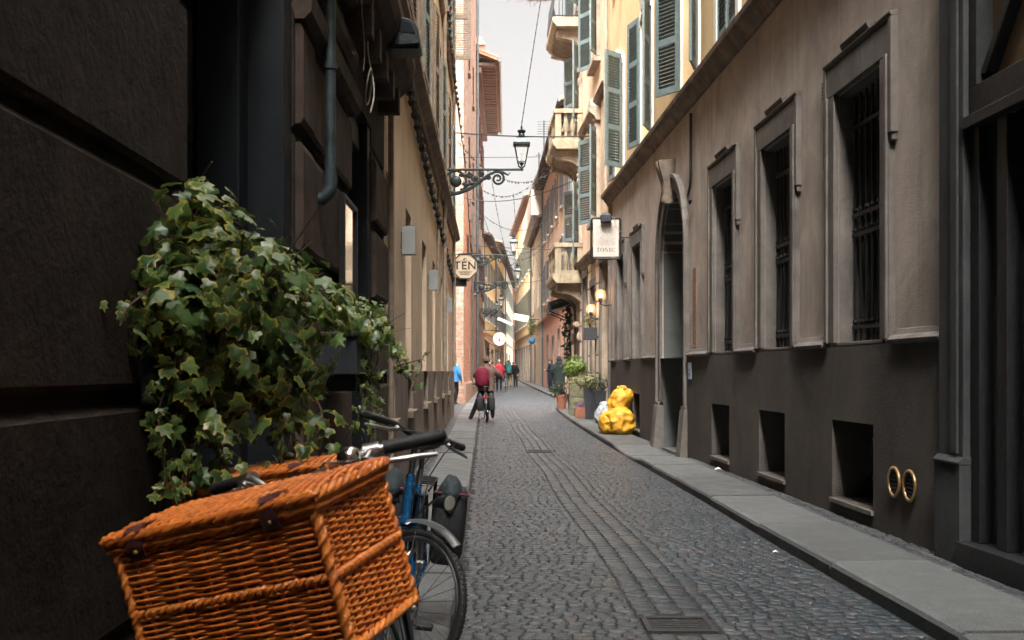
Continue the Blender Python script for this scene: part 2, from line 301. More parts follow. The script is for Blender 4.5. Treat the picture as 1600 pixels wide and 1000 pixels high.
MT['blue_cloth'] = m_plain('bright_blue_cloth', (0.03, 0.19, 0.42), 0.7, 0, 0.25, 14, 0.5, 40)
MT['white_cloth'] = m_plain('white_cloth', (0.72, 0.7, 0.68), 0.75, 0, 0.1)
MT['awning'] = m_plain('salmon_awning_cloth', (0.62, 0.27, 0.2), 0.85, 0, 0.12)
MT['red_lens'] = m_plain('red_reflector', (0.5, 0.01, 0.01), 0.2, 0, 0.1)
MT['lens'] = m_plain('headlight_lens', (0.62, 0.58, 0.5), 0.12, 0.5, 0.1)
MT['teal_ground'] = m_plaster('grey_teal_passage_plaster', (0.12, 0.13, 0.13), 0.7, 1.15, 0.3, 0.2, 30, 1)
MT['blue_sign'] = m_plain('pale_blue_plate', (0.3, 0.45, 0.58), 0.5, 0, 0.2, 25)
MT['grate'] = m_plain('worn_cast_iron', (0.042, 0.043, 0.045), 0.6, 0.3, 0.4, 20, 0.3)
MT['fender'] = m_plain('dull_grey_mudguard', (0.14, 0.14, 0.14), 0.38, 0.6, 0.2)
MT['blind'] = m_plain('brown_blind_slat', (0.085, 0.068, 0.048), 0.6)
MT['pillar'] = m_plaster('dark_grey_pillar_stone', (0.05, 0.053, 0.055), 0.7, 1.3, 0.3, 0.6, 60, 1.5, (0.03, 0.03, 0.03))
MT['spoke'] = m_plain('dull_steel_spoke', (0.07, 0.07, 0.072), 0.6, 0.2, 0.1)
MT['timber'] = m_plain('mossy_timber', (0.13, 0.13, 0.075), 0.85, 0, 0.45, 9, 0.4)
MT['green_plastic'] = m_plain('green_plastic', (0.03, 0.10, 0.07), 0.5)

# ------------------------------------------------------------------ mesh builder
class MB:
    def __init__(s): s.v = []; s.f = []; s.attr = None
    def add(s, vs, fs):
        o = len(s.v); s.v.extend(tuple(p) for p in vs); s.f.extend(tuple(i+o for i in f) for f in fs)
    def hexa(s, p):
        s.add(p, [(0, 3, 2, 1), (4, 5, 6, 7), (0, 1, 5, 4), (1, 2, 6, 5), (2, 3, 7, 6), (3, 0, 4, 7)])
    def box(s, x0, x1, y0, y1, z0, z1, F=None):
        p = [(x0, y0, z0), (x1, y0, z0), (x1, y1, z0), (x0, y1, z0), (x0, y0, z1), (x1, y0, z1), (x1, y1, z1), (x0, y1, z1)]
        s.hexa([F(*q) for q in p] if F else p)
    def quad(s, *p): s.add(p, [tuple(range(len(p)))])
    def prism(s, poly, vec):
        n = len(poly); vec = Vector(vec); a = [Vector(p) for p in poly]; b = [p+vec for p in a]
        s.add(a+b, [tuple(range(n))[::-1], tuple(range(n, 2*n))] + [(i, (i+1) % n, n+(i+1) % n, n+i) for i in range(n)])
    def tube(s, pts, r, seg=6, closed=False, cap=True):
        P = [Vector(p) for p in pts]; n = len(P)
        if n < 2: return
        rr = r if isinstance(r, (list, tuple)) else [r]*n
        vs = []; up = None
        for i in range(n):
            t = (P[(i+1) % n]-P[i-1]) if closed else (P[min(i+1, n-1)]-P[max(i-1, 0)])
            if t.length < 1e-9: t = Vector((0, 0, 1))
            t.normalize()
            if up is None:
                up = Vector((0, 0, 1)) if abs(t.z) < 0.9 else Vector((1, 0, 0))
            a = up - t*up.dot(t)
            if a.length < 1e-6: a = t.orthogonal()
            a.normalize(); up = a; b = t.cross(a)
            for k in range(seg):
                th = 2*math.pi*k/seg; vs.append(P[i]+(a*math.cos(th)+b*math.sin(th))*rr[i])
        fs = []
        for i in range(n if closed else n-1):
            j = (i+1) % n
            for k in range(seg):
                l = (k+1) % seg; fs.append((i*seg+k, i*seg+l, j*seg+l, j*seg+k))
        if cap and not closed:
            fs.append(tuple(range(seg))[::-1]); fs.append(tuple((n-1)*seg+k for k in range(seg)))
        s.add(vs, fs)
    def cyl(s, p0, p1, r, seg=12, r1=None): s.tube([p0, p1], [r, r if r1 is None else r1], seg)
    def lathe(s, prof, c=(0, 0, 0), seg=16, M=None, ang=0.0):
        vs = []; n = len(prof)
        for r, z in prof:
            for k in range(seg):
                th = 2*math.pi*k/seg+ang; p = Vector((r*math.cos(th), r*math.sin(th), z))
                if M is not None: p = M @ p
                vs.append(p+Vector(c))
        fs = [(i*seg+k, i*seg+(k+1) % seg, (i+1)*seg+(k+1) % seg, (i+1)*seg+k) for i in range(n-1) for k in range(seg)]
        fs += [tuple(range(seg))[::-1], tuple((n-1)*seg+k for k in range(seg))]
        s.add(vs, fs)
    def ball(s, c, rx, ry=None, rz=None, seg=12, rings=8, nz=0, fr=3):
        ry = rx if ry is None else ry; rz = rx if rz is None else rz
        c = Vector(c); vs = [c+Vector((0, 0, -rz))]
        for i in range(1, rings):
            ph = -math.pi/2+math.pi*i/rings
            for k in range(seg):
                th = 2*math.pi*k/seg; d = Vector((math.cos(ph)*math.cos(th), math.cos(ph)*math.sin(th), math.sin(ph)))
                q = 1+nz*mnoise.noise(d*fr+c*3.1) if nz else 1
                vs.append(c+Vector((d.x*rx, d.y*ry, d.z*rz))*q)
        vs.append(c+Vector((0, 0, rz))); fs = []
        for k in range(seg):
            l = (k+1) % seg; fs.append((0, 1+l, 1+k)); t = len(vs)-1; b = 1+(rings-2)*seg; fs.append((b+k, b+l, t))
        for i in range(rings-2):
            for k in range(seg):
                l = (k+1) % seg; a = 1+i*seg; fs.append((a+k, a+l, a+seg+l, a+seg+k))
        s.add(vs, fs)
    def xf(s, M, start=0):
        for i in range(start, len(s.v)): s.v[i] = tuple(M @ Vector(s.v[i]))
        return s

WL = {}
def _link(o): scene.collection.objects.link(o); return o
def thing(name, label, cat, loc=(0, 0, 0), group=None, kind=None):
    o = _link(bpy.data.objects.new(name, None)); o.location = loc; o.empty_display_size = 0.1
    o['label'] = label; o['category'] = cat
    if group: o['group'] = group
    if kind: o['kind'] = kind
    WL[o.name] = Vector(loc); return o
def build(name, mb, mat, parent=None, smooth=None, bevel=0, label=None):
    off = WL[parent.name] if parent is not None else Vector((0, 0, 0))
    me = bpy.data.meshes.new(name)
    vs = [(p[0]-off.x, p[1]-off.y, p[2]-off.z) for p in mb.v]
    me.from_pydata(vs, [], mb.f); me.update()
    me.materials.append(MT[mat] if isinstance(mat, str) else mat)
    if mb.attr is not None:
        a = me.attributes.new('rim', 'FLOAT', 'POINT'); a.data.foreach_set('value', mb.attr)
    bm = bmesh.new(); bm.from_mesh(me)
    if len(bm.faces) < 60000: bmesh.ops.recalc_face_normals(bm, faces=bm.faces)
    if smooth is not None:
        for f in bm.faces: f.smooth = True
        ca = math.radians(smooth)
        for e in bm.edges:
            if len(e.link_faces) == 2 and e.calc_face_angle(0) > ca: e.smooth = False
    bm.to_mesh(me); bm.free()
    o = _link(bpy.data.objects.new(name, me))
    if parent is not None: o.parent = parent
    if bevel:
        b = o.modifiers.new('bevel', 'BEVEL'); b.width = bevel; b.segments = 2; b.limit_method = 'ANGLE'; b.angle_limit = R_(40)
    WL[o.name] = off
    if label: o['label'] = label
    return o
def tag(o, label=None, cat=None, group=None, kind=None):
    for k, v in (('label', label), ('category', cat), ('group', group), ('kind', kind)):
        if v: o[k] = v
    return o
def struct(name, mb, mat, smooth=None):
    o = build(name, mb, mat, None, smooth); o['kind'] = 'structure'; return o
def dup(root, loc=None, rot=None, label=None, group=None, scale=None):
    def rec(o, par):
        c = o.copy(); _link(c)
        if par is not None: c.parent = par
        for ch in list(o.children): rec(ch, c)
        return c
    r = rec(root, None)
    if loc is not None: r.location = loc
    if rot is not None: r.rotation_euler = rot
    if scale is not None: r.scale = (scale,)*3 if isinstance(scale, (int, float)) else scale
    if label: r['label'] = label
    if group: r['group'] = group
    return r
def dup_part(o, parent, M=None):
    c = o.copy(); _link(c); c.parent = parent
    if M is not None: c.matrix_local = M
    for ch in list(o.children):
        d = ch.copy(); _link(d); d.parent = c
    return c
def text_mb(txt, size, F, bold=0.0, font=None, align='CENTER', spacing=1.0, depth=0.004):
    """lettering turned to mesh; F maps (x, depth, y) of the text to the world"""
    cu = bpy.data.curves.new('lettering', 'FONT'); cu.body = txt; cu.size = size; cu.align_x = align; cu.align_y = 'CENTER'
    cu.extrude = depth; cu.offset = bold; cu.space_character = spacing; cu.resolution_u = 3
    o = bpy.data.objects.new('lettering', cu); scene.collection.objects.link(o)
    dg = bpy.context.evaluated_depsgraph_get(); me = bpy.data.meshes.new_from_object(o.evaluated_get(dg))
    mb = MB(); mb.add([F(v.co.x, v.co.z, v.co.y) for v in me.vertices], [tuple(p.vertices) for p in me.polygons])
    bpy.data.objects.remove(o); bpy.data.curves.remove(cu); bpy.data.meshes.remove(me); return mb

# ------------------------------------------------------------------ frames of reference of the street
def gy(y): return 0.0 if y < 22 else 0.0065*(y-22)      # the street climbs gently
def L(s, n, z): return (-1.05-0.02*s+n, s, z)            # left fronts: along, out from the wall, up
def Rr(s, n, z): return (3.40-0.0383*s-n, s, z)          # right fronts
def line_frame(x0, y0, x1, y1, flip=False):
    d = Vector((x1-x0, y1-y0)); ln = d.length; d /= ln; nn = Vector((-d.y, d.x))*(-1 if flip else 1)
    return (lambda s, n, z: (x0+d.x*s+nn.x*n, y0+d.y*s+nn.y*n, z)), ln
def wall(mb, F, s0, s1, z0, z1, ops=(), n=0.0):
    """a wall face with openings (s0, s1, z0, z1, depth[, arch]) and their reveals"""
    S = sorted({s0, s1, *[x for o in ops for x in o[:2]]}); Z = sorted({z0, z1, *[x for o in ops for x in o[2:4]]})
    S = [x for x in S if s0 <= x <= s1]; Z = [x for x in Z if z0 <= x <= z1]
    for a, b in zip(S, S[1:]):
        run = None
        for c, d in zip(Z, Z[1:]):
            inside = any(o[0] <= (a+b)/2 <= o[1] and o[2] <= (c+d)/2 <= o[3] for o in ops)
            if not inside: mb.quad(F(a, n, c), F(b, n, c), F(b, n, d), F(a, n, d))
    for o in ops:
        a, b, c, d, dp = o[:5]
        if len(o) > 5 and o[5]:
            r = (b-a)/2; k = o[5]; zs = d-r*k; m = 16
            arc = [(a+r-r*math.cos(math.pi*i/m), zs+r*k*math.sin(math.pi*i/m)) for i in range(m+1)]
            for (p, q), (p2, q2) in zip(arc, arc[1:]):
                mb.quad(F(p, n, q), F(p2, n, q2), F(p2, n, d), F(p, n, d)); mb.quad(F(p, n, q), F(p2, n, q2), F(p2, n-dp, q2), F(p, n-dp, q))
            top = zs
        else:
            mb.quad(F(a, n, d), F(b, n, d), F(b, n-dp, d), F(a, n-dp, d)); top = d
        mb.quad(F(a, n, c), F(a, n, top), F(a, n-dp, top), F(a, n-dp, c)); mb.quad(F(b, n, c), F(b, n, top), F(b, n-dp, top), F(b, n-dp, c))
        mb.quad(F(a, n, c), F(b, n, c), F(b, n-dp, c), F(a, n-dp, c))
def shell(mb, F, s0, s1, z0, z1, D, back=True):
    mb.quad(F(s0, 0, z0), F(s0, -D, z0), F(s0, -D, z1), F(s0, 0, z1)); mb.quad(F(s1, 0, z0), F(s1, -D, z0), F(s1, -D, z1), F(s1, 0, z1))
    mb.quad(F(s0, 0, z1), F(s1, 0, z1), F(s1, -D, z1), F(s0, -D, z1))
    if back: mb.quad(F(s0, -D, z0), F(s1, -D, z0), F(s1, -D, z1), F(s0, -D, z1))
def mould(mb, F, s0, s1, prof):
    """a moulding: (n, z) profile run from s0 to s1"""
    a = [F(s0, n, z) for n, z in prof]; b = [F(s1, n, z) for n, z in prof]; k = len(prof)
    mb.add(a+b, [tuple(range(k))[::-1], tuple(range(k, 2*k))]+[(i, (i+1) % k, k+(i+1) % k, k+i) for i in range(k)])
# ================================================================== THE GROUND
def interp(pts, y):
    if y <= pts[0][0]: return pts[0][1]
    for (a, b), (c, d) in zip(pts, pts[1:]):
        if y <= c: return b+(d-b)*(y-a)/(c-a)
    return pts[-1][1]
KL = lambda y: -0.18-0.0245*y if y < 36 else -1.062-0.012*(y-36)
KR_P = [(-12, 2.42), (2, 2.30), (6.45, 2.21), (9.5, 2.12), (12.1, 2.07), (17, 1.93), (20.2, 1.84), (25.3, 1.69), (30, 1.57), (35.3, 1.49), (38.3, 1.50), (40, 1.58), (41.6, 1.76), (42.6, 2.05), (43.2, 2.5), (43.4, 3.2)]
KR = lambda y: interp(KR_P, y)
K2_P = [(48.3, 3.4), (48.6, 2.6), (49.3, 2.15), (50.5, 1.95), (55, 1.80), (70, 1.36), (85, 0.97), (100, 0.62), (120, 0.1)]
KRoad = lambda y: KR(y) if y < 43.4 else (8.0 if y < 48.3 else interp(K2_P, y))

g = MB(); ys = [-60, -15, 0, 22, 60, 120, 220, 900]
for a, b in zip(ys, ys[1:]):
    za, zb = gy(min(a, 220))-0.08, gy(min(b, 220))-0.08
    g.quad((-900, a, za), (900, a, za), (900, b, zb), (-900, b, zb))
struct('ground', g, 'asphalt')
rb = MB()
for a in range(-14, 128, 2):
    b = a+2; xa0 = KL(a)-0.02; xb0 = KL(b)-0.02; xa, xb = KRoad(a)+0.02, KRoad(b)+0.02
    if 42 <= a < 48: xa = xb = 9
    rb.quad((xa0, a, gy(a)-0.010), (xa, a, gy(a)-0.010), (xb, b, gy(b)-0.010), (xb0, b, gy(b)-0.010))
struct('road_bed', rb, 'joint')

def setts(name, mat, rows, rng):
    """rows: list of stones (cx, cy, half length x, half length y, z) -> one paving mesh of separate worn stones"""
    A = np.array(rows); n = len(A); cx, cy, hx, hy, zz = A.T
    sx = np.array([-1, 1, 1, -1.]); sy = np.array([-1, -1, 1, 1.])
    jx = rng.uniform(-.006, .006, (n, 4)); jy = rng.uniform(-.006, .006, (n, 4))
    V = np.zeros((n, 12, 3)); tilt = rng.uniform(-.03, .03, (n, 2)); dz = rng.uniform(-.002, .002, n)
    for k, (ins, z) in enumerate(((0.0, -0.03), (0.001, -0.004), (0.009, 0.001))):
        X = sx[None]*(hx[:, None]-ins)+jx; Y = sy[None]*(hy[:, None]-ins)+jy
        V[:, 4*k:4*k+4, 0] = cx[:, None]+X; V[:, 4*k:4*k+4, 1] = cy[:, None]+Y
        V[:, 4*k:4*k+4, 2] = (zz+dz)[:, None]+z+(X*tilt[:, :1]+Y*tilt[:, 1:])*(k > 0)
    base = (np.arange(n)*12)[:, None, None]
    F = []
    for k in (0, 1):
        for i in range(4): F.append([4*k+i, 4*k+(i+1) % 4, 4*k+4+(i+1) % 4, 4*k+4+i])
    F.append([8, 9, 10, 11]); F = (np.array(F)[None]+base).reshape(-1, 4)
    me = bpy.data.meshes.new(name); me.vertices.add(n*12); me.vertices.foreach_set('co', V.reshape(-1))
    me.loops.add(F.size); me.loops.foreach_set('vertex_index', F.reshape(-1).astype(np.int32))
    me.polygons.add(len(F)); me.polygons.foreach_set('loop_start', (np.arange(len(F))*4).astype(np.int32))
    me.polygons.foreach_set('use_smooth', np.ones(len(F), dtype=bool)); me.update(calc_edges=True); me.validate()
    me.materials.append(MT[mat]); o = _link(bpy.data.objects.new(name, me)); o['kind'] = 'structure'; return o
rng = np.random.default_rng(5); rows = []
CXB = lambda y: 1.15-0.034*y
def undul(x, y): return 0.06*math.sin(x*1.9+y*0.55)+0.025*math.sin(x*4.3-y*1.3+1)
GRATES = [(0.92, 6.2, 0.16, 0.15), (0.49, 19.6, 0.2, 0.25)]
y = 2.6; j = 0
while y < 78:
    pitch = 0.089 if y < 45 else 0.115
    x = KL(y)+0.01+rng.uniform(0, .05); xr = KRoad(y)-0.01
    while x < xr-0.03:
        lim = xr
        if 3 < y < 42:
            e0, e1 = CXB(y)+0.02*math.sin(y*0.9)-.208, CXB(y)+0.02*math.sin(y*0.9)+.208
            if x < e0: lim = e0
            elif x < e1: x = e1
        wd = min(rng.uniform(.066, .112)*(1 if y < 45 else 1.4), lim-x)
        if lim-x-wd < .035: wd = lim-x
        cx = x+wd/2; x += wd
        yy = y+undul(cx, y)
        if any(abs(cx-gx) < a+.05 and abs(yy-g_) < b+.05 for gx, g_, a, b in GRATES): continue
        if wd < .02: continue
        rows.append((cx, yy, wd/2-0.003, pitch/2-0.002, gy(yy)))
    y += pitch; j += 1
for k in (-1, 0, 1):                     # three courses laid along the street
    y = 3.0
    while y < 42:
        ln = rng.uniform(.10, .16); cx = CXB(y+ln/2)+k*0.136+0.02*math.sin((y+ln/2)*0.9)
        if not any(abs(cx-gx) < a+.06 and abs(y+ln/2-g_) < b+.08 for gx, g_, a, b in GRATES):
            rows.append((cx, y+ln/2, .0645, ln/2-.003, gy(y)))
        y += ln
setts('road', 'cobble', rows, rng)
fr = MB()
for a in range(76, 240, 4):
    fr.quad((-6, a, gy(a)-.004), (KRoad(a) if a < 120 else 6, a, gy(a)-.004), (KRoad(a+4) if a < 116 else 6, a+4, gy(a+4)-.004), (-6, a+4, gy(a+4)-.004))
struct('far_road', fr, 'asphalt')

def slabs(name, kerb, sgn, y0, y1, wid, hgt, mat, seed, lng=(1.5, 2.4)):
    """granite slabs with a worn rounded kerb edge towards the road; sgn +1: pavement lies to the right of the kerb"""
    rn = random.Random(seed); mb = MB(); y = y0
    while y < y1:
        e = min(y+rn.uniform(*lng), y1); a, b = y+0.008, e-0.008; dh = rn.uniform(-.007, .007)
        m = max(1, int((b-a)/0.5)); prof = []
        for i in range(m+1):
            q = a+(b-a)*i/m; k = kerb(q); h = hgt(q)+gy(q)+dh; rag = 0.014*mnoise.noise((q*3, seed, 0))
            prof.append([(k+sgn*dx+(rag*sgn if dx < .05 else 0), q, z) for dx, z in ((0.012, gy(q)-.06), (0.0, h-.035), (0.012, h-.010), (0.04, h), (wid, h+.006), (wid, h-.07))])
        n = len(prof[0])
        for p, q2 in zip(prof, prof[1:]):
            mb.add(p+q2, [(i, i+1, n+i+1, n+i) for i in range(n-1)])
        mb.add(prof[0], [tuple(range(n))]); mb.add(prof[-1], [tuple(range(n))]); y = e
    # weld rows of each slab so that it is one island
    o = struct(name, mb, mat)
    bm = bmesh.new(); bm.from_mesh(o.data); bmesh.ops.remove_doubles(bm, verts=bm.verts, dist=0.0004); bmesh.ops.recalc_face_normals(bm, faces=bm.faces); bm.to_mesh(o.data); bm.free()
    return o
HR = lambda y: 0.10-0.075*max(0, 1-abs(y-18.7)/1.9)**0.6 if abs(y-18.7) < 1.9 else 0.10
HL = lambda y: 0.06
slabs('right_pavement', KR, 1, -10, 41.6, 0.66, HR, 'granite', 3)
slabs('left_pavement', KL, -1, -10, 84, 0.56, HL, 'granite', 4, (1.3, 2.2))
K2 = lambda y: interp(K2_P, y)
slabs('far_right_pavement', K2, 1, 48.6, 112, 0.6, lambda y: .1, 'granite', 6)
rows = []
def strip(xa, xb, y0, y1, h, p=0.085):
    y = y0
    while y < y1:
        x = xa(y); e = xb(y)
        while x < e-.03:
            wd = min(rng.uniform(.08, .12), e-x); rows.append((x+wd/2, y+rng.uniform(-.006, .006), wd/2-.004, p/2-.003, h(y)+gy(y)-.004)); x += wd
        y += p
strip(lambda y: KR(y)+.67, lambda y: 3.42-.0383*y, 2.6, 41.5, HR)
strip(lambda y: -1.08-.02*y, lambda y: KL(y)-.565, 2.6, 33, HL)
strip(lambda y: -4.5, lambda y: KL(y)-.565, 33, 42.5, HL, 0.11)
strip(lambda y: -2.3, lambda y: KL(y)-.565, 42.5, 70, HL, 0.11)
setts('pavement_setts', 'cobble_s', rows, rng)
pb = MB()
for a in range(-10, 80, 2):
    b = a+2
    if a < 41: pb.quad((KR(a)+.05, a, gy(a)+min(HR(a), HR(b))-.035), (3.6, a, gy(a)+min(HR(a), HR(b))-.035), (3.6, b, gy(b)+min(HR(a), HR(b))-.035), (KR(b)+.05, b, gy(b)+min(HR(a), HR(b))-.035))
    pb.quad((-12 if 31 < a < 43 else -3.2, a, gy(a)+.025), (KL(a)-.05, a, gy(a)+.025), (KL(b)-.05, b, gy(b)+.025), (-12 if 31 < a < 43 else -3.2, b, gy(b)+.025))
    if a >= 48: pb.quad((K2(a)+.3, a, gy(a)+.066), (3.4, a, gy(a)+.066), (3.4, b, gy(b)+.066), (K2(b)+.3, b, gy(b)+.066))
struct('pavement_bed', pb, 'joint')
for i, (gx, g_, a, b) in enumerate(GRATES):
    z = gy(g_); t = thing('drain_grate', ['slotted iron drain grate in the cobbles at the bottom of the photo', 'small dark drain cover in the cobbles in mid street'][i], 'drain', (gx, g_, z))
    m = MB(); m.box(gx-a-.03, gx+a+.03, g_-b-.03, g_-b, z-.03, z+.004); m.box(gx-a-.03, gx+a+.03, g_+b, g_+b+.03, z-.03, z+.004)
    m.box(gx-a-.03, gx-a, g_-b, g_+b, z-.03, z+.003); m.box(gx+a, gx+a+.03, g_-b, g_+b, z-.03, z+.003); build('frame', m, 'grate', t)
    m = MB(); k = 0
    yy = g_-b+.02
    while yy < g_+b-.03: m.box(gx-a+.001, gx+a-.001, yy, yy+.028, z-.02, z); yy += .052
    m.box(gx-.012, gx+.012, g_-b+.001, g_+b-.001, z-.03, z-.004); build('grating', m, 'grate', t)

# ================================================================== SHUTTER LEAVES (hinge at x = 0, facing -y)
def shutter_mb(wd, h, panels=3, slat=0.062, th=0.04):
    m = MB(); st = 0.075
    m.box(0, st, -th/2, th/2, 0, h); m.box(wd-st, wd, -th/2, th/2, 0, h)
    zs = [0.0]; rail = 0.11; ph = (h-rail*(panels+1))/panels; z = 0
    for i in range(panels+1):
        m.box(st+.001, wd-st-.001, -th/2+.002, th/2-.002, z, z+rail)
        if i < panels:
            q = z+rail+slat*.4
            while q < z+rail+ph-slat*.3:
                m.hexa([(st, -th*.45, q-.016), (wd-st, -th*.45, q-.016), (wd-st, th*.45, q+.02), (st, th*.45, q+.02), (st, -th*.45, q-.008), (wd-st, -th*.45, q-.008), (wd-st, th*.45, q+.028), (st, th*.45, q+.028)]); q += slat
        z += rail+ph
    return m
def hang(parent, proto, pos, deg):
    """a shutter leaf hung on its hinge (shared mesh)"""
    o = _link(bpy.data.objects.new('shutter', proto)); o.parent = parent; p = Vector(pos)-WL[parent.name]
    o.matrix_local = Matrix.Translation(p) @ Matrix.Rotation(R_(deg), 4, 'Z'); WL[o.name] = WL[parent.name]; return o
def proto_mesh(mb, mat):
    me = bpy.data.meshes.new('shutter'); me.from_pydata(mb.v, [], mb.f); me.materials.append(MT[mat])
    bm = bmesh.new(); bm.from_mesh(me); bmesh.ops.recalc_face_normals(bm, faces=bm.faces); bm.to_mesh(me); bm.free(); return me
SH_TEAL = proto_mesh(shutter_mb(0.55, 2.5), 'teal'); SH_TALL = proto_mesh(shutter_mb(0.6, 2.3), 'teal')
SH_BROWN = proto_mesh(shutter_mb(0.52, 2.3, 2), 'brown_sh'); SH_DK = proto_mesh(shutter_mb(0.5, 2.2, 2), 'teal_dk')
SH_PALE = proto_mesh(shutter_mb(0.55, 2.2), 'grey_sh')

# ================================================================== LEFT: dark rusticated building
sb = thing('stone_building', 'dark brown rusticated stone building filling the left foreground', 'building', (-1.1, 3, 0))
def course_prof(z0, z1, n=0.0, groove=0.045, back=-0.3, start=1.28, pitch=0.685):
    p = [(n, z0)]; z = start-pitch*6
    while z < z1:
        if z > z0+.05 and z+.09 < z1:
            p += [(n, z), (n-.004, z+.002), (n-groove*.45, z+.022), (n-groove*.5, z+.023), (n-groove, z+.03), (n-groove, z+.062), (n-groove*.35, z+.068), (n, z+.085)]
        z += pitch
    return p+[(n, z1), (back, z1), (back, z0)]
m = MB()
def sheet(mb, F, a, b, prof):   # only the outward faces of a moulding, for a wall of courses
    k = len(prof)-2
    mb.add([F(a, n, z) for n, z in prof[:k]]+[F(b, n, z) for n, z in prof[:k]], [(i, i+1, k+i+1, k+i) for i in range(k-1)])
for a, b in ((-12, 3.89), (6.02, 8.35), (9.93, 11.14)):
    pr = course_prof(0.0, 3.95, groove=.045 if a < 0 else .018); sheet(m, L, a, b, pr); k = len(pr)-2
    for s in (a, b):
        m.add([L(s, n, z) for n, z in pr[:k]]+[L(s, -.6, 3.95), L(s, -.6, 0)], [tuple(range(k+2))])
m.quad(L(-12, 0, 3.95), L(11.14, 0, 3.95), L(11.14, 0, 19), L(-12, 0, 19)); m.box(-12, 11.14, .01, 1.1, 18.6, 18.8, L)  # wall raised beyond view and eave slab added to shade the near street
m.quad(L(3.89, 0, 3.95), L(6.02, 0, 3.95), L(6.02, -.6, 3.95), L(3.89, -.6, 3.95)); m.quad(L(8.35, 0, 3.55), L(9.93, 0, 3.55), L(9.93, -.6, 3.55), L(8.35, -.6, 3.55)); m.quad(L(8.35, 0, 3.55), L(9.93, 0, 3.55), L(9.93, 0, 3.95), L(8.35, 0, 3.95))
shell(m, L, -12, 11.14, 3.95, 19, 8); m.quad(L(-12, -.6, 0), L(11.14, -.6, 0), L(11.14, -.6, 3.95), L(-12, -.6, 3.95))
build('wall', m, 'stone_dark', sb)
for a, b in ((9.95, 11.1), (6.05, 6.45)):             # brown pilasters with worn panels and string mouldings
    m = MB()
    mould(m, L, a, b, [(-.02, .3), (.035, .3), (.045, .32), (.045, 1.25), (.03, 1.28), (-.02, 1.28)]); mould(m, L, a, b, [(-.02, 1.37), (.03, 1.37), (.045, 1.4), (.045, 1.93), (.03, 1.96), (-.02, 1.96)])
    mould(m, L, a, b, [(-.02, 2.06), (.03, 2.06), (.045, 2.09), (.045, 2.6), (.03, 2.64), (-.02, 2.64)]); mould(m, L, a, b, [(-.02, 2.74), (.03, 2.74), (.045, 2.77), (.045, 3.24), (.03, 3.28), (-.02, 3.28)])
    if a > 9: build('pilaster', m, 'stone_pil', sb)
for a, b in ((6.5, 8.3),):
    mould(m, L, a, b, [(-.02, .3), (.02, .3), (.03, .32), (.03, 1.25), (.015, 1.28), (-.02, 1.28)]); mould(m, L, a, b, [(-.02, 1.37), (.02, 1.37), (.03, 1.4), (.03, 1.93), (.02, 1.96), (-.02, 1.96)])
    mould(m, L, a, b, [(-.02, 2.06), (.02, 2.06), (.03, 2.09), (.03, 2.6), (.02, 2.64), (-.02, 2.64)]); mould(m, L, a, b, [(-.02, 2.74), (.02, 2.74), (.03, 2.77), (.03, 3.2), (.02, 3.24), (-.02, 3.24)])
mould(m, L, 6.03, 8.38, [(-.02, 3.30), (.05, 3.30), (.09, 3.34), (.10, 3.44), (.06, 3.47), (-.02, 3.47)])
mould(m, L, 6.1, 8.38, [(-.02, 3.62), (.04, 3.62), (.07, 3.68), (.07, 3.76), (.03, 3.8), (-.02, 3.8)])
build('pilaster', m, 'stone_pil', sb)
m = MB(); mould(m, L, 6.0, 11.3, [(-.02, 3.98), (.05, 3.98), (.10, 4.04), (.10, 4.10), (.2, 4.2), (.27, 4.3), (.30, 4.42), (.30, 4.52), (.1, 4.58), (-.02, 4.6)])
for s in (8.1, 8.7, 9.3, 9.9, 10.5): m.box(s, s+.16, -.01, .2, 3.83, 4.06, L)
build('cornice', m, 'stone_pil', sb, None, .008)
# first doorway: stepped dark jamb and panelled leaf
m = MB()
m.box(5.80, 6.01, -.22, -.012, .08, 3.94, L); m.box(5.60, 5.799, -.42, -.2, .08, 3.94, L); m.box(3.9, 4.02, -.42, -.06, .08, 3.94, L); m.box(4.02, 5.60, -.42, -.2, 3.3, 3.94, L)
build('door_frame', m, 'door_dark', sb, None, .012)
m = MB(); m.box(4.03, 5.59, -.47, -.43, .08, 3.3, L)
for a, b in ((4.12, 4.72), (4.9, 5.5)):
    for c, d in ((.3, 1.1), (1.3, 2.3), (2.5, 3.15)):
        m.box(a, b, -.431, -.405, c, d, L); m.box(a+.07, b-.07, -.41, -.39, c+.07, d-.07, L)
dr = build('door', m, 'door_black', sb, None, .01)
m = MB(); m.tube([L(4.78, -.40, 1.1), L(4.78, -.34, 1.1), L(4.78, -.34, 1.3), L(4.78, -.4, 1.3)], .012, 8); build('handle', m, 'brass', dr, 40)
m = MB(); m.box(9.74, 9.92, -.25, -.012, .07, 3.54, L); m.box(8.36, 8.5, -.25, -.05, .07, 3.54, L); m.box(8.5, 9.74, -.25, -.08, 3.3, 3.54, L); build('door_frame', m, 'door_dark', sb, None, .01)
m = MB(); m.box(8.51, 9.73, -.33, -.28, .07, 3.3, L)
for c, d in ((.3, 1.2), (1.4, 2.3), (2.5, 3.15)): m.box(8.62, 9.05, -.285, -.26, c, d, L); m.box(9.2, 9.62, -.285, -.26, c, d, L)
dr = build('door', m, 'door_black', sb, None, .01)
m = MB(); m.tube([L(9.12, -.25, 1.1), L(9.12, -.2, 1.1), L(9.12, -.2, 1.26), L(9.12, -.25, 1.26)], .011, 8); build('handle', m, 'brass', dr, 40)
m = MB(); m.tube([L(6.68, .10, 9), L(6.68, .10, 2.56)], .034, 12); m.tube([L(6.68, .10, 2.58), L(6.68, .10, 2.50), L(6.68, .085, 2.46), L(6.68, .055, 2.43), L(6.68, -.03, 2.42)], .042, 12)
for z in (2.52, 3.2, 4.9, 6.5): m.tube([L(6.68, .10, z), L(6.68, .10, z+.035)], .044, 12)
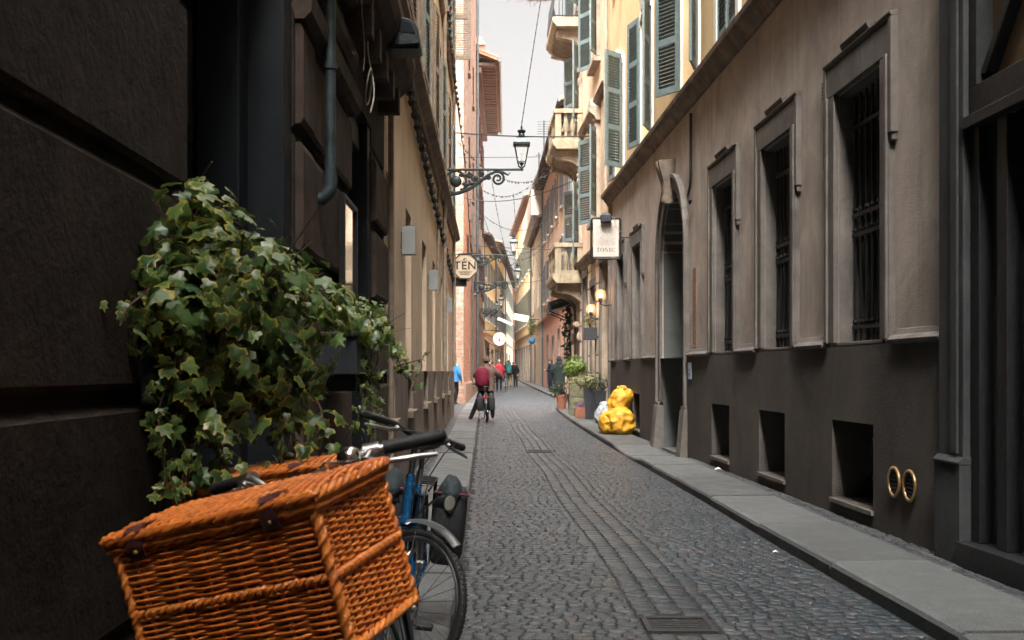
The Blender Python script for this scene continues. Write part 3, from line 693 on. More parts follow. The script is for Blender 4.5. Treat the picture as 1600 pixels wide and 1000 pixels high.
build('drainpipe', m, 'copper_pipe', sb, 50)
# ------- framed mirror advert case on the pilaster
t = thing('wall_mirror', 'tall framed glass panel reflecting the balconies across the street', 'mirror', L(7.95, .05, 1.85))
m = MB(); m.box(7.62, 8.30, .034, .052, 1.82, 2.58, L); build('mirror_glass', m, 'mirror', t)
m = MB(); m.box(7.59, 7.62, .03, .07, 1.79, 2.61, L); m.box(8.30, 8.33, .03, .07, 1.79, 2.61, L); m.box(7.621, 8.299, .03, .068, 1.79, 1.82, L); m.box(7.621, 8.299, .03, .068, 2.58, 2.61, L); build('frame', m, 'iron', t)
# ------- floodlight over the second door
t = thing('floodlight', 'black half drum floodlight jutting from the dark wall above the doorway', 'wall lamp', L(9.9, 0, 4.2))
m = MB(); prof = [(.02, 4.44), (.30, 4.46)]+[(.30+.15*math.sin(a), 4.31+.15*math.cos(a)) for a in [R_(15*i) for i in range(1, 6)]]+[(.455, 4.27), (.455, 4.235), (.10, 4.21), (.02, 4.27)]
mould(m, L, 9.55, 9.95, [(n, z-.04) for n, z in prof]); build('housing', m, 'iron_teal', t, 30, .008)
m = MB(); m.quad(L(9.545, .22, 4.30), L(9.545, .42, 4.28), L(9.545, .38, 4.36), L(9.545, .32, 4.40), L(9.545, .24, 4.41)); build('side_glass', m, 'glass', t)
m = MB(); m.box(9.6, 9.9, .15, .44, 4.165, 4.185, L); build('lens', m, 'iron_teal', t)
m = MB(); m.tube([L(9.75, -.02, 4.36), L(9.75, .06, 4.36)], .05, 10); m.tube([L(9.9, .02, 4.2), L(9.9, .3, 4.42)], .012, 6); build('bracket', m, 'iron', t)
# ------- loose cables hanging from the cornice
t = MB(); pts = []
for i in range(40):
    a = i/39; pts.append(L(8.2+.25*math.sin(a*3), .16+.03*math.sin(a*9), 4.5-1.2*a))
t.tube(pts, .006, 5); t.tube([L(8.35+.16*math.sin(i*.28), .15+.02*math.cos(i*.3), 3.52+.13*math.cos(i*.28)) for i in range(30)], .006, 5)
t.tube([L(8.05+.1*math.sin(i*.4), .14, 4.6-.045*i) for i in range(24)], .005, 5)
tag(build('loose_cable', t, 'cable_lt', None), 'pale loose cable looped below the cornice of the dark building', 'cable')

# ================================================================== LEFT: sand coloured building
sd = thing('sand_building', 'long sand coloured plaster building with grey plinth and cable runs on the left', 'building', L(21, 0, 0))
S0, S1 = 11.142, 32.3
gw = [(11.35, 12.1), (14.0, 15.0), (17.4, 18.6), (20.6, 21.6), (24.0, 25.1), (27.4, 28.4)]
up = [(12.7, 13.7), (15.9, 16.9), (19.1, 20.1), (22.3, 23.3), (25.5, 26.5), (28.6, 29.6)]
ops = [(a, b, .9, 3.45, .24) for a, b in gw]
m = MB(); wall(m, L, S0, S1, 1.4, 5.2, [(a, b, 1.4, 3.45, .24) for a, b in gw]); build('lower_wall', m, 'sand', sd)
m = MB(); wall(m, L, S0, S1, 5.2, 14.6, [(a, b, c, d, .2) for a, b in up for c, d in ((5.75, 8.0), (9.7, 11.9))]); shell(m, L, S0, S1, 0, 14.6, 9); build('wall', m, 'sand_up', sd)
m = MB(); wall(m, L, S0, S1, 0, 1.4, [(a, b, .9, 1.4, .26) for a, b in gw], .03); m.quad(L(S0, .03, 1.4), L(S1, .03, 1.4), L(S1, 0, 1.4), L(S0, 0, 1.4)); m.quad(L(S1, .03, 0), L(S1, 0, 0), L(S1, 0, 1.4), L(S1, .03, 1.4))
build('plinth', m, 'sand_plinth', sd)
m = MB(); mould(m, L, S0, S1+.1, [(-.01, 5.05), (.06, 5.05), (.08, 5.12), (.16, 5.17), (.20, 5.2), (.20, 5.28), (.05, 5.34), (-.01, 5.36)]); build('ledge', m, 'ledge', sd, None, .008)
m = MB(); mould(m, L, S0, S1+.06, [(-.01, 9.05), (.05, 9.05), (.1, 9.13), (.1, 9.2), (-.01, 9.25)]); build('ledge', m, 'ledge', sd, None, .008)
m = MB(); mould(m, L, S0, S1+.5, [(-.01, 14.0), (.2, 14.05), (.5, 14.3), (.55, 14.5), (-.01, 14.58)])
build('cornice', m, 'ledge', sd, None, .008)
for a, b in gw:
    f = MB(); f.box(a-.06, b+.06, .0, .10, .82, .895, L); f = build('window', f, 'ledge', sd)
    p = MB(); p.quad(L(a, -.235, .9), L(b, -.235, .9), L(b, -.235, 3.45), L(a, -.235, 3.45)); build('pane', p, 'glass', f)
    p = MB(); p.box((a+b)/2-.03, (a+b)/2+.03, -.23, -.19, .9, 3.45, L); p.box(a, b, -.23, -.195, 2.5, 2.56, L); build('frame', p, 'brown_sh', f)
for i, (a, b) in enumerate(up):
    for c, d in ((5.75, 8.0), (9.7, 11.9)):
        f = MB(); f.box(a-.12, b+.12, .0, .14, c-.14, c-.03, L); f.box(a-.1, a, 0, .04, c, d, L); f.box(b, b+.1, 0, .04, c, d, L); f.box(a-.1, b+.1, 0, .045, d, d+.12, L)
        f = build('window', f, 'ledge', sd)
        p = MB(); p.quad(L(a, -.19, c), L(b, -.19, c), L(b, -.19, d), L(a, -.19, d)); build('pane', p, 'glass', f)
        hang(f, SH_DK if i % 2 else SH_BROWN, L(a-.11, .05, c), -90+(-8 if i % 3 else -14)); hang(f, SH_DK if i % 2 else SH_BROWN, L(b+.11, .05, c), 84)
f = MB(); f.box(29.9, 31.0, .0, .1, 9.55, 9.65, L); f = build('window', f, 'ledge', sd)
hang(f, SH_BROWN, L(30.0, .03, 9.75), 4)
for s, n in ((15.0, .09), (18.35, .08), (24.2, .08), (30.6, .08)):
    m = MB(); m.tube([L(s, n, 14), L(s, n, 5.5 if s < 24 else 1.5), ], .045, 8); build('drainpipe', m, 'brown_sh', sd, 50)
m = MB(); m.tube([L(11.25, .06, 14), L(11.25, .06, .2)], .03, 8); build('drainpipe', m, 'brown_sh', sd, 50); m = MB(); m.tube([L(21.9, .05, 5.0), L(21.9, .05, 3.0), L(21.9, .02, 2.9)], .03, 8)
build('drainpipe', m, 'brown_sh', sd, 50)
for i, s in enumerate((13.3, 19.1, 26.2)):
    t = thing('wall_light_box', ['grey metal box light on the sand wall, nearest and largest of three', 'grey metal box light on the sand wall, middle of three', 'grey metal box light on the sand wall, farthest and smallest of three'][i], 'wall lamp', L(s, 0, 2.78), 'grey box lights on the sand wall')
    m = MB(); m.box(s-.07, s+.07, .012, .175, 2.78, 3.115, L); build('housing', m, 'grey_metal', t, None, .006)
    m = MB(); m.box(s-.05, s+.05, -.01, .012, 2.85, 3.05, L); m.box(s-.055, s+.055, .03, .155, 3.116, 3.121, L); build('bracket', m, 'iron', t)
# cable bundles strung along the sand building
def bundle(pts, r, wob, seed, n=60, ties=.5):
    rn = random.Random(seed); mb = MB(); P = [Vector(p) for p in pts]
    for k in range(3):
        line = []
        for i in range(n+1):
            a = i/n*(len(P)-1); j = min(int(a), len(P)-2); q = P[j].lerp(P[j+1], a-j)
            line.append(q+Vector((abs(mnoise.noise((i*.21, k*7, seed)))*wob, 0, mnoise.noise((i*.33, k*5+2, seed))*wob)))
        mb.tube(line, r*(1-.2*k), 5)
    for i in range(2, n, 3):
        a = i/n*(len(P)-1); j = min(int(a), len(P)-2); q = P[j].lerp(P[j+1], a-j); mb.ball(q+Vector((wob*.4, 0, 0)), r*2.2, r*3, r*2.6, 6, 4)
    return mb
tag(build('cable_bundle', bundle([L(11.3, .04, 4.98), L(14, .04, 4.85), L(19, .04, 4.5), L(25, .04, 4.12), L(32.2, .04, 3.8)], .028, .07, 1, 110), 'cable', None), 'thick dark cable bundle sloping down along the sand wall', 'cable')
tag(build('cable_bundle', bundle([L(22.5, .1, 12.2), L(25.4, .12, 10.1), L(25.6, .12, 9.1), L(29, .12, 8.95), L(32.3, .15, 8.85), (-1.75, 42.0, 9.0), (-1.8, 50, 6.2)], .022, .08, 2, 110), 'cable', None), 'dark tangled cable hanging high beside the brown shutter', 'cable')

# ================================================================== LEFT: brick tower and brick house beyond the side street
bt = thing('brick_tower', 'tall patched brick building at the corner of the side street', 'building', (-1.9, 42, gy(42)))
FB, LB = line_frame(-1.82, 42, -1.93, 60, True)
m = MB(); wall(m, FB, 0, LB, 0, 8.2, [(3.2, 4.0, 5.2, 7.0, .2), (9.2, 10.0, 5.3, 7.2, .2), (14, 14.8, 5.3, 7.2, .2), (6.3, 7.3, .25, 2.7, .3), (11.5, 12.5, .3, 2.8, .3)]); build('wall', m, 'brick', bt)
m = MB(); wall(m, FB, 0, LB, 8.2, 23, [(5, 5.8, 9.5, 11.4, .2), (11, 11.8, 9.5, 11.4, .2), (5, 5.8, 14, 16, .2), (11, 11.8, 14, 16, .2)]); shell(m, FB, 0, LB, 8.2, 23, 9); m.quad(FB(LB, 0, 0), FB(LB, -9, 0), FB(LB, -9, 8.2), FB(LB, 0, 8.2)); build('upper_wall', m, 'brick_up', bt)
m = MB(); m.quad(FB(-.01, 0, 0), FB(-.01, -9, 0), FB(-.01, -9, 23), FB(-.01, 0, 23)); build('gable_wall', m, 'brick_pale', bt)
m = MB(); mould(m, FB, 0, LB, [(-.01, 0), (.10, 0), (.08, .9), (0.02, .98), (-.01, .98)]); build('plinth', m, 'brick_dk', bt)
for (a, b, c, d) in ((3.2, 4.0, 5.2, 7.0), (9.2, 10, 5.3, 7.2), (14, 14.8, 5.3, 7.2), (5, 5.8, 9.5, 11.4), (11, 11.8, 9.5, 11.4), (5, 5.8, 14, 16), (11, 11.8, 14, 16)):
    f = MB(); f.box(a-.08, b+.08, 0, .1, c-.1, c, FB); f = build('window', f, 'ledge', bt); p = MB(); p.quad(FB(a, -.19, c), FB(b, -.19, c), FB(b, -.19, d), FB(a, -.19, d)); build('pane', p, 'glass', f)
    p = MB(); p.box(b+.02, b+.42, .005, .06, c, d, FB); build('shutter', p, 'red_sh', f)
for (a, b, d) in ((6.3, 7.3, 2.7), (11.5, 12.5, 2.8)):
    p = MB(); p.box(a, b, -.3, -.24, .2, d, FB); p = build('door', p, 'door_black', bt)
m = MB(); m.tube([FB(17.6, .1, 22), FB(17.6, .1, .4)], .07, 8); build('drainpipe', m, 'gutter', bt, 50); m = MB(); m.tube([FB(9, .08, 8.6), FB(9, .08, .5)], .04, 6); build('drainpipe', m, 'gutter', bt, 50)
bh = thing('brick_house', 'red brick house with deep tiled eaves and tall maroon shutters farther along the left', 'house', (-1.95, 60.5, gy(60)))
FC, LC = line_frame(-1.935, 60.05, -2.02, 78, True)
m = MB(); hw = [(2, 2.9), (6.4, 7.3), (10.8, 11.7), (15, 15.9)]
wall(m, FC, 0, LC, 0, 18.3, [(a, b, c, d, .2) for a, b in hw for c, d in ((6.2, 8.6), (10.6, 13), (14.6, 16.4))]); shell(m, FC, 0, LC, 0, 18.3, 9); build('wall', m, 'brick_up', bh)
m = MB(); mould(m, FC, 0, LC, [(-.01, 0), (.06, 0), (.06, 4.6), (.12, 4.7), (.12, 4.85), (-.01, 4.9)]); build('ground_floor', m, 'brick_dk', bh)
for a, b in hw:
    for c, d in ((6.2, 8.6), (10.6, 13), (14.6, 16.4)):
        f = MB(); f.box(a-.08, b+.08, 0, .1, c-.1, c, FC); f = build('window', f, 'ledge', bh); p = MB(); p.quad(FC(a, -.19, c), FC(b, -.19, c), FC(b, -.19, d), FC(a, -.19, d)); build('pane', p, 'glass', f)
        for s in (a-.25, b+.25): p = MB(); p.box(s-.24, s+.24, .02, .1, c, d, FC); build('shutter', p, 'red_sh', f)
m = MB(); m.add([FC(-.3, 1.15, 18.0), FC(LC, 1.15, 18.0), FC(LC, -5, 20.4), FC(-.3, -5, 20.4), FC(-.3, 1.15, 18.1), FC(LC, 1.15, 18.1), FC(LC, -5, 20.5), FC(-.3, -5, 20.5)], [(0, 1, 2, 3), (4, 5, 6, 7), (0, 1, 5, 4), (1, 2, 6, 5), (2, 3, 7, 6), (3, 0, 4, 7)])
rf = build('roof', m, 'tile', bh)
m = MB(); s = -.2
while s < LC: m.tube([FC(s, 1.2, 18.14), FC(s, -5, 20.55)], .09, 6); s += .24
build('tiles', m, 'tile', rf, 60)
def rafters(mb, F, ln, n1, z0, z1, step, wd):
    """a row of rafter ends under the eave, one comb-shaped piece"""
    poly = []; s = .05
    while s+wd < ln: poly += [(s, z0+.05), (s, z0), (s+wd, z0), (s+wd, z0+.05)]; s += step
    poly = [(0, z0+.05)]+poly+[(ln, z0+.05), (ln, z1), (0, z1)]; k = len(poly)
    mb.add([F(a, 0, z) for a, z in poly]+[F(a, n1, z) for a, z in poly], [tuple(range(k)), tuple(range(k, 2*k))]+[(i, (i+1) % k, k+(i+1) % k, k+i) for i in range(k)])
m = MB(); rafters(m, FC, LC, 1.05, 17.75, 17.96, .62, .13); build('eave', m, 'eave_wood', bh)
m = MB(); m.box(0, LC, .0, .3, 17.4, 17.7, FC); build('cornice', m, 'eave_wood', bh)
m = MB(); m.tube([FC(-.3, 1.26, 18.0), FC(LC, 1.26, 18.0)], .09, 8); build('gutter', m, 'gutter', bh, 50); m = MB(); m.tube([FC(.35, .1, 18), FC(.35, .1, .3)], .06, 8); build('drainpipe', m, 'gutter', bh, 50)
# wall closing the side street on the left
sw = thing('side_street_house', 'house closing the side street behind the sand building', 'house', (-11, 37, gy(37)))
m = MB(); m.box(-12.4, -11.2, 30, 44, 0, 12); build('wall', m, 'sand_up', sw)
# ================================================================== RIGHT: palazzo
F = Rr; ZS = 5.45
pz = thing('palazzo', 'greige plaster palazzo with barred windows, ochre upper floor and dark plinth on the right', 'building', F(17, 0, 0))
P0, P1 = 7.93, 26.6
wins = [(9.15, 10.30), (11.72, 12.87), (14.30, 15.45), (21.95, 23.05), (24.35, 25.45)]
base = [(9.3, 10.35), (11.9, 12.96), (14.44, 15.5), (22.04, 22.97)]
door = (17.55, 19.7)
m = MB(); wall(m, F, P0, P1, 1.62, ZS, [(a, b, 1.66, 3.93, .42) for a, b in wins]+[(door[0], door[1], 1.62, 4.40, .55, 1.0)])
build('wall', m, 'palazzo', pz)
m = MB(); wall(m, F, P0, P1, -.05, 1.62, [(a, b, .24, .955, .5) for a, b in base]+[(door[0], door[1], -.05, 1.62, .60)], .045)
for a, b in ((P0, door[0]), (door[1], P1)): m.quad(F(a, .045, 1.62), F(b, .045, 1.62), F(b, 0, 1.62), F(a, 0, 1.62))
m.quad(F(P1, .045, 0), F(P1, -.3, 0), F(P1, -.3, 1.62), F(P1, .045, 1.62)); build('plinth', m, 'plinth', pz)
edges = [P0]+[x for a, b in sorted(wins+[(door[0]-.1, door[1]+.1)]) for x in (a-.25, b+.25)]+[P1]
for a, b in zip(edges[::2], edges[1::2]):
    m = MB(); mould(m, F, a, b, [(-.005, 1.60), (.075, 1.622), (.085, 1.65), (.06, 1.675), (.03, 1.69), (.012, 1.73), (-.005, 1.74)]); build('dado_moulding', m, 'trim', pz, None, .004)
uw = [(14.15, 15.25), (16.6, 17.8), (20.8, 22.0), (24.6, 25.8)]
m = MB(); wall(m, F, P0, 27.3, ZS, 15.5, [(a, b, 5.86, 8.36, .3, .35) for a, b in uw]+[(a, b, 10.2, 12.6, .3) for a, b in uw]); shell(m, F, P0, 27.3, 0, 15.5, 9, True); build('upper_wall', m, 'ochre', pz)
m = MB(); mould(m, F, P0-.1, 27.35, [(-.01, 5.42), (.03, 5.43), (.05, 5.48), (.09, 5.52), (.13, 5.58), (.18, 5.61), (.19, 5.68), (.15, 5.71), (.04, 5.75), (-.01, 5.77)]); build('string_course', m, 'string', pz)
m = MB(); mould(m, F, P0, 27.3, [(-.01, 14.6), (.2, 14.7), (.5, 15.2), (.6, 15.3), (.6, 15.45), (-.01, 15.55)]); build('cornice', m, 'string', pz)
for i, (a, b) in enumerate(wins):           # eared stone surrounds with splayed reveal and wrought grille
    f = MB(); e = .005
    for s0, s1, sg in ((a-.20, a-.001, -1), (b+.001, b+.20, 1)):
        f.box(s0, s1, -.01, .05, 1.66, 3.94, F); x = s0 if sg < 0 else s1
        f.box(min(x, x-sg*.06), max(x, x-sg*.06), .051, .075, 1.66, 3.94, F)
        f.box(min(x+sg*.001, x+sg*.075), max(x+sg*.001, x+sg*.075), -.01, .06, 3.30, 4.22, F)
        f.box(min(x+sg*.002, x+sg*.06), max(x+sg*.002, x+sg*.06), -.01, .045, 3.24, 3.299, F)
    f.box(a-.198, b+.198, -.01, .052, 3.941, 4.2, F)
    mould(f, F, a-.27, b+.27, [(-.01, 4.221), (.05, 4.221), (.065, 4.24), (.07, 4.26), (-.01, 4.275)]); c = (a+b)/2
    mould(f, F, c-.34, c+.34, [(-.01, 4.276), (.055, 4.276), (.07, 4.31), (.075, 4.33), (-.01, 4.345)])
    f.box(a, b, -.40, .02, 1.63, 1.662, F)
    f.box(a, a+.012, -.405, -.002, 1.663, 3.928, F); f.box(b-.012, b, -.405, -.002, 1.663, 3.928, F); f.box(a+.012, b-.012, -.405, -.002, 3.916, 3.928, F)
    f = build('window', f, 'trim', pz, None, .006)
    p = MB(); p.quad(F(a, -.41, 1.66), F(b, -.41, 1.66), F(b, -.41, 3.93), F(a, -.41, 3.93)); build('pane', p, 'glass', f)
    p = MB()
    for s in (a+.02, c-.03, b-.08): p.box(s, s+.06, -.40, -.36, 1.67, 3.92, F)
    p.box(a+.02, b-.02, -.395, -.365, 2.9, 2.96, F); build('frame', p, 'eave_wood', f)
    gr = MB(); k = 8
    for j in range(k):
        s = a+.06+(b-a-.12)*j/(k-1); gr.tube([F(s, -.13, 1.66), F(s, -.13, 3.93)], .013, 6)
        for z in (1.80, 2.64, 2.82, 3.62): gr.ball(F(s, -.13, z+.045), .026, .026, .03, 6, 4); gr.ball(F(s, -.13, z-.045), .022, .022, .025, 6, 4)
    for z in (1.80, 2.64, 2.82, 3.62): gr.box(a, b, -.142, -.118, z-.018, z+.018, F)
    build('grille', gr, 'iron', f)
for i, (a, b) in enumerate(base):           # cellar openings with bars
    f = MB(); f.box(a-.02, b+.02, -.06, .07, .20, .238, F); f = build('cellar_window', f, 'trim', pz)
    p = MB(); p.quad(F(a, -.49, .2), F(b, -.49, .2), F(b, -.49, .96), F(a, -.49, .96)); build('pane', p, 'void', f)
    p = MB()
    for j in range(7): s = a+.08+(b-a-.16)*j/6; p.tube([F(s, -.3, .24), F(s, -.3, .955)], .010, 6)
    for z in (.42, .78): p.box(a, b, -.312, -.288, z-.014, z+.014, F)
    build('grille', p, 'iron', f)
# arched carriage door: bevelled surround, plinth blocks, carved keystone, passage behind
m = MB(); a, b = door; r = (b-a)/2; zs = 4.40-r; c = (a+b)/2
for o, w_, n in ((0, .20, .05), (.20, .07, .09)):
    for sg in (-1, 1):
        x0 = c+sg*(r+o); x1 = c+sg*(r+o+w_); m.box(min(x0, x1)+.001, max(x0, x1)-.001, -.01, n, .86, zs, F)
    k = 20
    for i in range(k):
        t0, t1 = math.pi*i/k, math.pi*(i+1)/k
        q = [(c-(r+o+w_*e)*math.cos(t), zs+(r+o+w_*e)*math.sin(t)) for e, t in ((0, t0), (1, t0), (1, t1), (0, t1))]
        m.hexa([F(s, -.01, z) for s, z in q]+[F(s, n, z) for s, z in q])
for sg in (-1, 1):
    x0, x1 = c+sg*(r-.01), c+sg*(r+.34); lo, hi = min(x0, x1), max(x0, x1)
    m.hexa([F(lo, -.02, 0), F(hi, -.02, 0), F(hi, .17, 0), F(lo, .17, 0), F(lo, -.02, .80), F(hi, -.02, .80), F(hi, .10, .80), F(lo, .10, .80)])
    m.box(lo+.01, hi-.01, -.02, .085, .80, .86, F)
ar = build('arch_surround', m, 'trim', pz, None, .006)
m = MB(); pr = [(.0, 4.18), (.14, 4.18), (.18, 4.25), (.16, 4.35), (.18, 4.5), (.22, 4.65), (.27, 4.8), (.28, 4.88), (.0, 4.9)]
k = len(pr); wd = [.09, .09, .10, .11, .13, .155, .18, .19, .19]
m.add([F(c-w_, n, z) for (n, z), w_ in zip(pr, wd)]+[F(c+w_, n, z) for (n, z), w_ in zip(pr, wd)], [tuple(range(k)), tuple(range(k, 2*k))]+[(i, (i+1) % k, k+(i+1) % k, k+i) for i in range(k)])
for s in (-.06, .0, .06): m.tube([F(c+s, n+.002, z) for n, z in pr[1:-1]], .018, 6)
build('keystone', m, 'string', ar, 40)
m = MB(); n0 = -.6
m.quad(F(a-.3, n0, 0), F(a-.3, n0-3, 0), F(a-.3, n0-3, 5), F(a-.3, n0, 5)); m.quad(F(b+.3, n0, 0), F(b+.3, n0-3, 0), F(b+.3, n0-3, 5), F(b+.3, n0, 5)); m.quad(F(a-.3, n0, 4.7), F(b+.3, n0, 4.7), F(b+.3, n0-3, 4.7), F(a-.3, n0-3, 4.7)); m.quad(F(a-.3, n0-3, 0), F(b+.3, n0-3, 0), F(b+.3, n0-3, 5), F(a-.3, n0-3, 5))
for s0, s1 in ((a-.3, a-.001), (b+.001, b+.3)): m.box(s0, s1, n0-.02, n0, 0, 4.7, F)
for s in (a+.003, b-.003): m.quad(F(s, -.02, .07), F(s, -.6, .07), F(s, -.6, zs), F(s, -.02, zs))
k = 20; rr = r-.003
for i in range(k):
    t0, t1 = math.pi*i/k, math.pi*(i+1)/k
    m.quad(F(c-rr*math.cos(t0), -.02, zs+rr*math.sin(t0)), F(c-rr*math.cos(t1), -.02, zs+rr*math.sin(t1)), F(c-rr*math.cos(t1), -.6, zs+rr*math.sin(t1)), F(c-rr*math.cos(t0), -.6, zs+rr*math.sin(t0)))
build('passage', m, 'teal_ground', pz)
m = MB(); m.box(a-.2, b+.2, -3.2, .02, 0, .068, F); build('threshold', m, 'granite', pz)
# shuttered French windows of the ochre storey
for i, (a, b) in enumerate(uw):
    for z0, z1, ap in ((5.86, 8.36, 1), (10.2, 12.6, 0)):
        f = MB(); f.box(a-.16, a-.001, -.01, .04, z0-.05, z1-.1, F); f.box(b+.001, b+.16, -.01, .04, z0-.05, z1-.1, F)
        if ap:
            k = 12; r = (b-a)/2; zs = z1-.35*r; c = (a+b)/2
            for j in range(k):
                t0, t1 = math.pi*j/k, math.pi*(j+1)/k
                q = [(c-(r+e)*math.cos(t), zs+(r*.35+e)*math.sin(t)) for e, t in ((0, t0), (.16, t0), (.16, t1), (0, t1))]
                f.hexa([F(s, -.01, z) for s, z in q]+[F(s, .055, z) for s, z in q])
            mould(f, F, c-.18, c+.18, [(-.01, z1-.05), (.1, z1-.02), (.13, z1+.22), (-.01, z1+.25)])
        else: f.box(a-.2, b+.2, -.01, .08, z1-.099, z1+.1, F)
        f = build('window', f, 'white_paint', pz)
        p = MB(); p.quad(F(a, -.29, z0), F(b, -.29, z0), F(b, -.29, z1), F(a, -.29, z1)); build('pane', p, 'glass', f)
        if i == 0: A, B = 0, 180
        else: A, B = [(0, 0), (74, 124), (72, 107), (46, 97)][i]
        # near leaf hinges at a, far leaf at b; swung out over the street
        if i == 0: hang(f, SH_TEAL, F(a, .0, z0), 91); hang(f, SH_TEAL, F(b, .0, z0), -89)
        else: hang(f, SH_TEAL, F(a-.02, .06, z0), 180+A); hang(f, SH_TEAL, F(b+.02, .06, z0), B)
m = MB(); m.tube([F(27.05, .10, 15), F(27.05, .10, 5.6)], .05, 8); build('drainpipe', m, 'ornate', pz, 50); m = MB(); m.tube([F(8.2, .08, 15.2), F(8.2, .08, 5.8)], .05, 8); build('drainpipe', m, 'ornate', pz, 50)
m = MB(); m.tube([F(16.93, .05, 5.3), F(16.93, .05, 4.35), F(16.96, .055, 4.2), F(17.1, .06, 4.08), F(17.0, .05, 3.95), F(16.9, .05, 4.0)], .022, 6); m.tube([F(16.98, .04, 5.3), F(16.98, .04, 4.4)], .014, 6); build('conduit', m, 'iron', pz, 50)
m = MB(); m.box(16.72, 16.98, .002, .012, 1.76, 2.95, F); build('bare_brick_patch', m, 'brick_dk', pz)
t = thing('wall_vent', 'small black louvred vent high on the plaster beside the nearest barred window', 'vent', F(10.6, 0, 4.05))
m = MB(); m.box(10.50, 10.68, -.005, .03, 3.97, 4.15, F); build('vent_box', m, 'iron', t, None, .004)
m = MB()
for k in range(5): m.box(10.52, 10.66, .031, .045, 3.985+k*.033, 4.0+k*.033, F)
build('slat', m, 'iron', t)
for i, s in enumerate((8.81, 8.50)):
    t = thing('oval_vent', ['round brass vent ring in the dark plinth, left one of the pair', 'round brass vent ring in the dark plinth, right one of the pair'][i], 'vent', F(s, .045, .53), 'brass vents in the plinth')
    m = MB(); k = 28
    m.tube([F(s+.112*math.cos(2*math.pi*j/k), .058, .53+.112*math.sin(2*math.pi*j/k)) for j in range(k)], .014, 8, closed=True); build('ring', m, 'brass', t, 60)
    m = MB(); m.prism([F(s+.105*math.cos(2*math.pi*j/k), .0462, .53+.105*math.sin(2*math.pi*j/k)) for j in range(k)], (-.004, 0, 0)); build('opening', m, 'void', t)
    m = MB()
    for j in range(6): z = -.08+.032*j; h = math.sqrt(max(0, .106**2-z*z)); m.box(s-h, s+h, .051, .06, .53+z-.006, .53+z+.006, F)
    build('grille', m, 'iron', t)
t = thing('wall_plaque', 'pale blue enamel plate on the corner block beside the arched door', 'sign', F(16.9, .05, 1.4))
m = MB(); m.box(16.86, 17.08, .047, .062, 1.28, 1.53, F); build('plate', m, 'blue_sign', t, None, .004)
m = MB(); m.box(16.9, 17.04, .063, .066, 1.33, 1.37, F); m.box(16.9, 17.04, .063, .066, 1.41, 1.43, F); build('lettering', m, 'ink_grey', t)

# ================================================================== RIGHT: storefront at the frame's edge
sf = thing('storefront', 'dark metal storefront with blinds behind tall glass at the right edge', 'shop', F(6.5, 0, 0))
SF = lambda s, n, z: F(s, n+.19, z)
m = MB(); m.box(7.54, 7.929, -.12, .075, .80, 14, F); m.box(7.60, 7.70, .076, .095, .84, 13.9, F); m.box(7.52, 7.929, -.12, .11, 0, .77, F); mould(m, F, 7.515, 7.93, [(-.01, .77), (.12, .77), (.125, .785), (.08, .82), (-.01, .82)])
build('pillar', m, 'pillar', sf, None, .006)
m = MB(); m.quad(F(-7, 0, 4.9), F(7.54, 0, 4.9), F(7.54, 0, 19), F(-7, 0, 19)); m.box(-7, 7.5, .01, 1.1, 18.6, 18.8, F); shell(m, F, -7, 7.9, 0, 19, 9); m.box(-6.99, 3.0, -.3, -.001, 0, 4.9, F); build('wall', m, 'palazzo', sf)  # unseen upper height and eave slab added to keep light off the foreground
m = MB()
for s in (7.40, 7.02, 6.60, 6.2, 5.2, 4.2, 3.02): m.box(s, s+.13, -.30, -.16, .26, 3.1, SF)
m.box(3.0, 7.535, -.34, -.06, .08, .26, SF); m.box(3.0, 7.535, -.30, -.15, 3.1, 3.3, SF); m.box(3.0, 7.535, -.2, -.1, 3.02, 3.1, SF); m.box(3.0, 7.535, -.32, -.12, 4.72, 4.9, SF); m.box(7.42, 7.535, -.3, -.15, 3.3, 4.72, SF)
for s0, z0, s1, z1 in ((7.4, 3.36, 6.2, 4.7), (6.2, 4.7, 5.0, 3.36), (5, 3.36, 3.8, 4.7)):
    d = .05; m.hexa([SF(s0-d, -.27, z0), SF(s0+d, -.27, z0), SF(s0+d, -.18, z0), SF(s0-d, -.18, z0), SF(s1-d, -.27, z1), SF(s1+d, -.27, z1), SF(s1+d, -.18, z1), SF(s1-d, -.18, z1)])
build('frame', m, 'iron', sf, None, .006)
m = MB(); m.quad(SF(3, -.262, .26), SF(7.42, -.262, .26), SF(7.42, -.262, 3.1), SF(3, -.262, 3.1)); build('glass_pane', m, 'clear', sf)
m = MB(); m.quad(SF(3, -.26, 3.3), SF(7.45, -.26, 3.3), SF(7.45, -.26, 4.72), SF(3, -.26, 4.72)); build('transom_pane', m, 'amber_glass', sf)
m = MB(); z = .3
while z < 3.08:
    m.hexa([SF(3.05, -.36, z), SF(7.4, -.36, z), SF(7.4, -.33, z+.012), SF(3.05, -.33, z+.012), SF(3.05, -.36, z+.006), SF(7.4, -.36, z+.006), SF(7.4, -.33, z+.018), SF(3.05, -.33, z+.018)]); z += .030
build('blind', m, 'blind', sf)
m = MB(); m.box(3, 7.5, -.6, -.55, 0, 4.9, F); build('interior', m, 'void', sf)
# unseen block added behind the viewer to darken the near street
eh = thing('shade_house', 'unseen house added behind the viewer to shade the near street', 'house', (1, -7, 0))
m = MB(); m.box(-9, 12, -9.5, -8, 0, 17); build('wall', m, 'white_wall', eh)

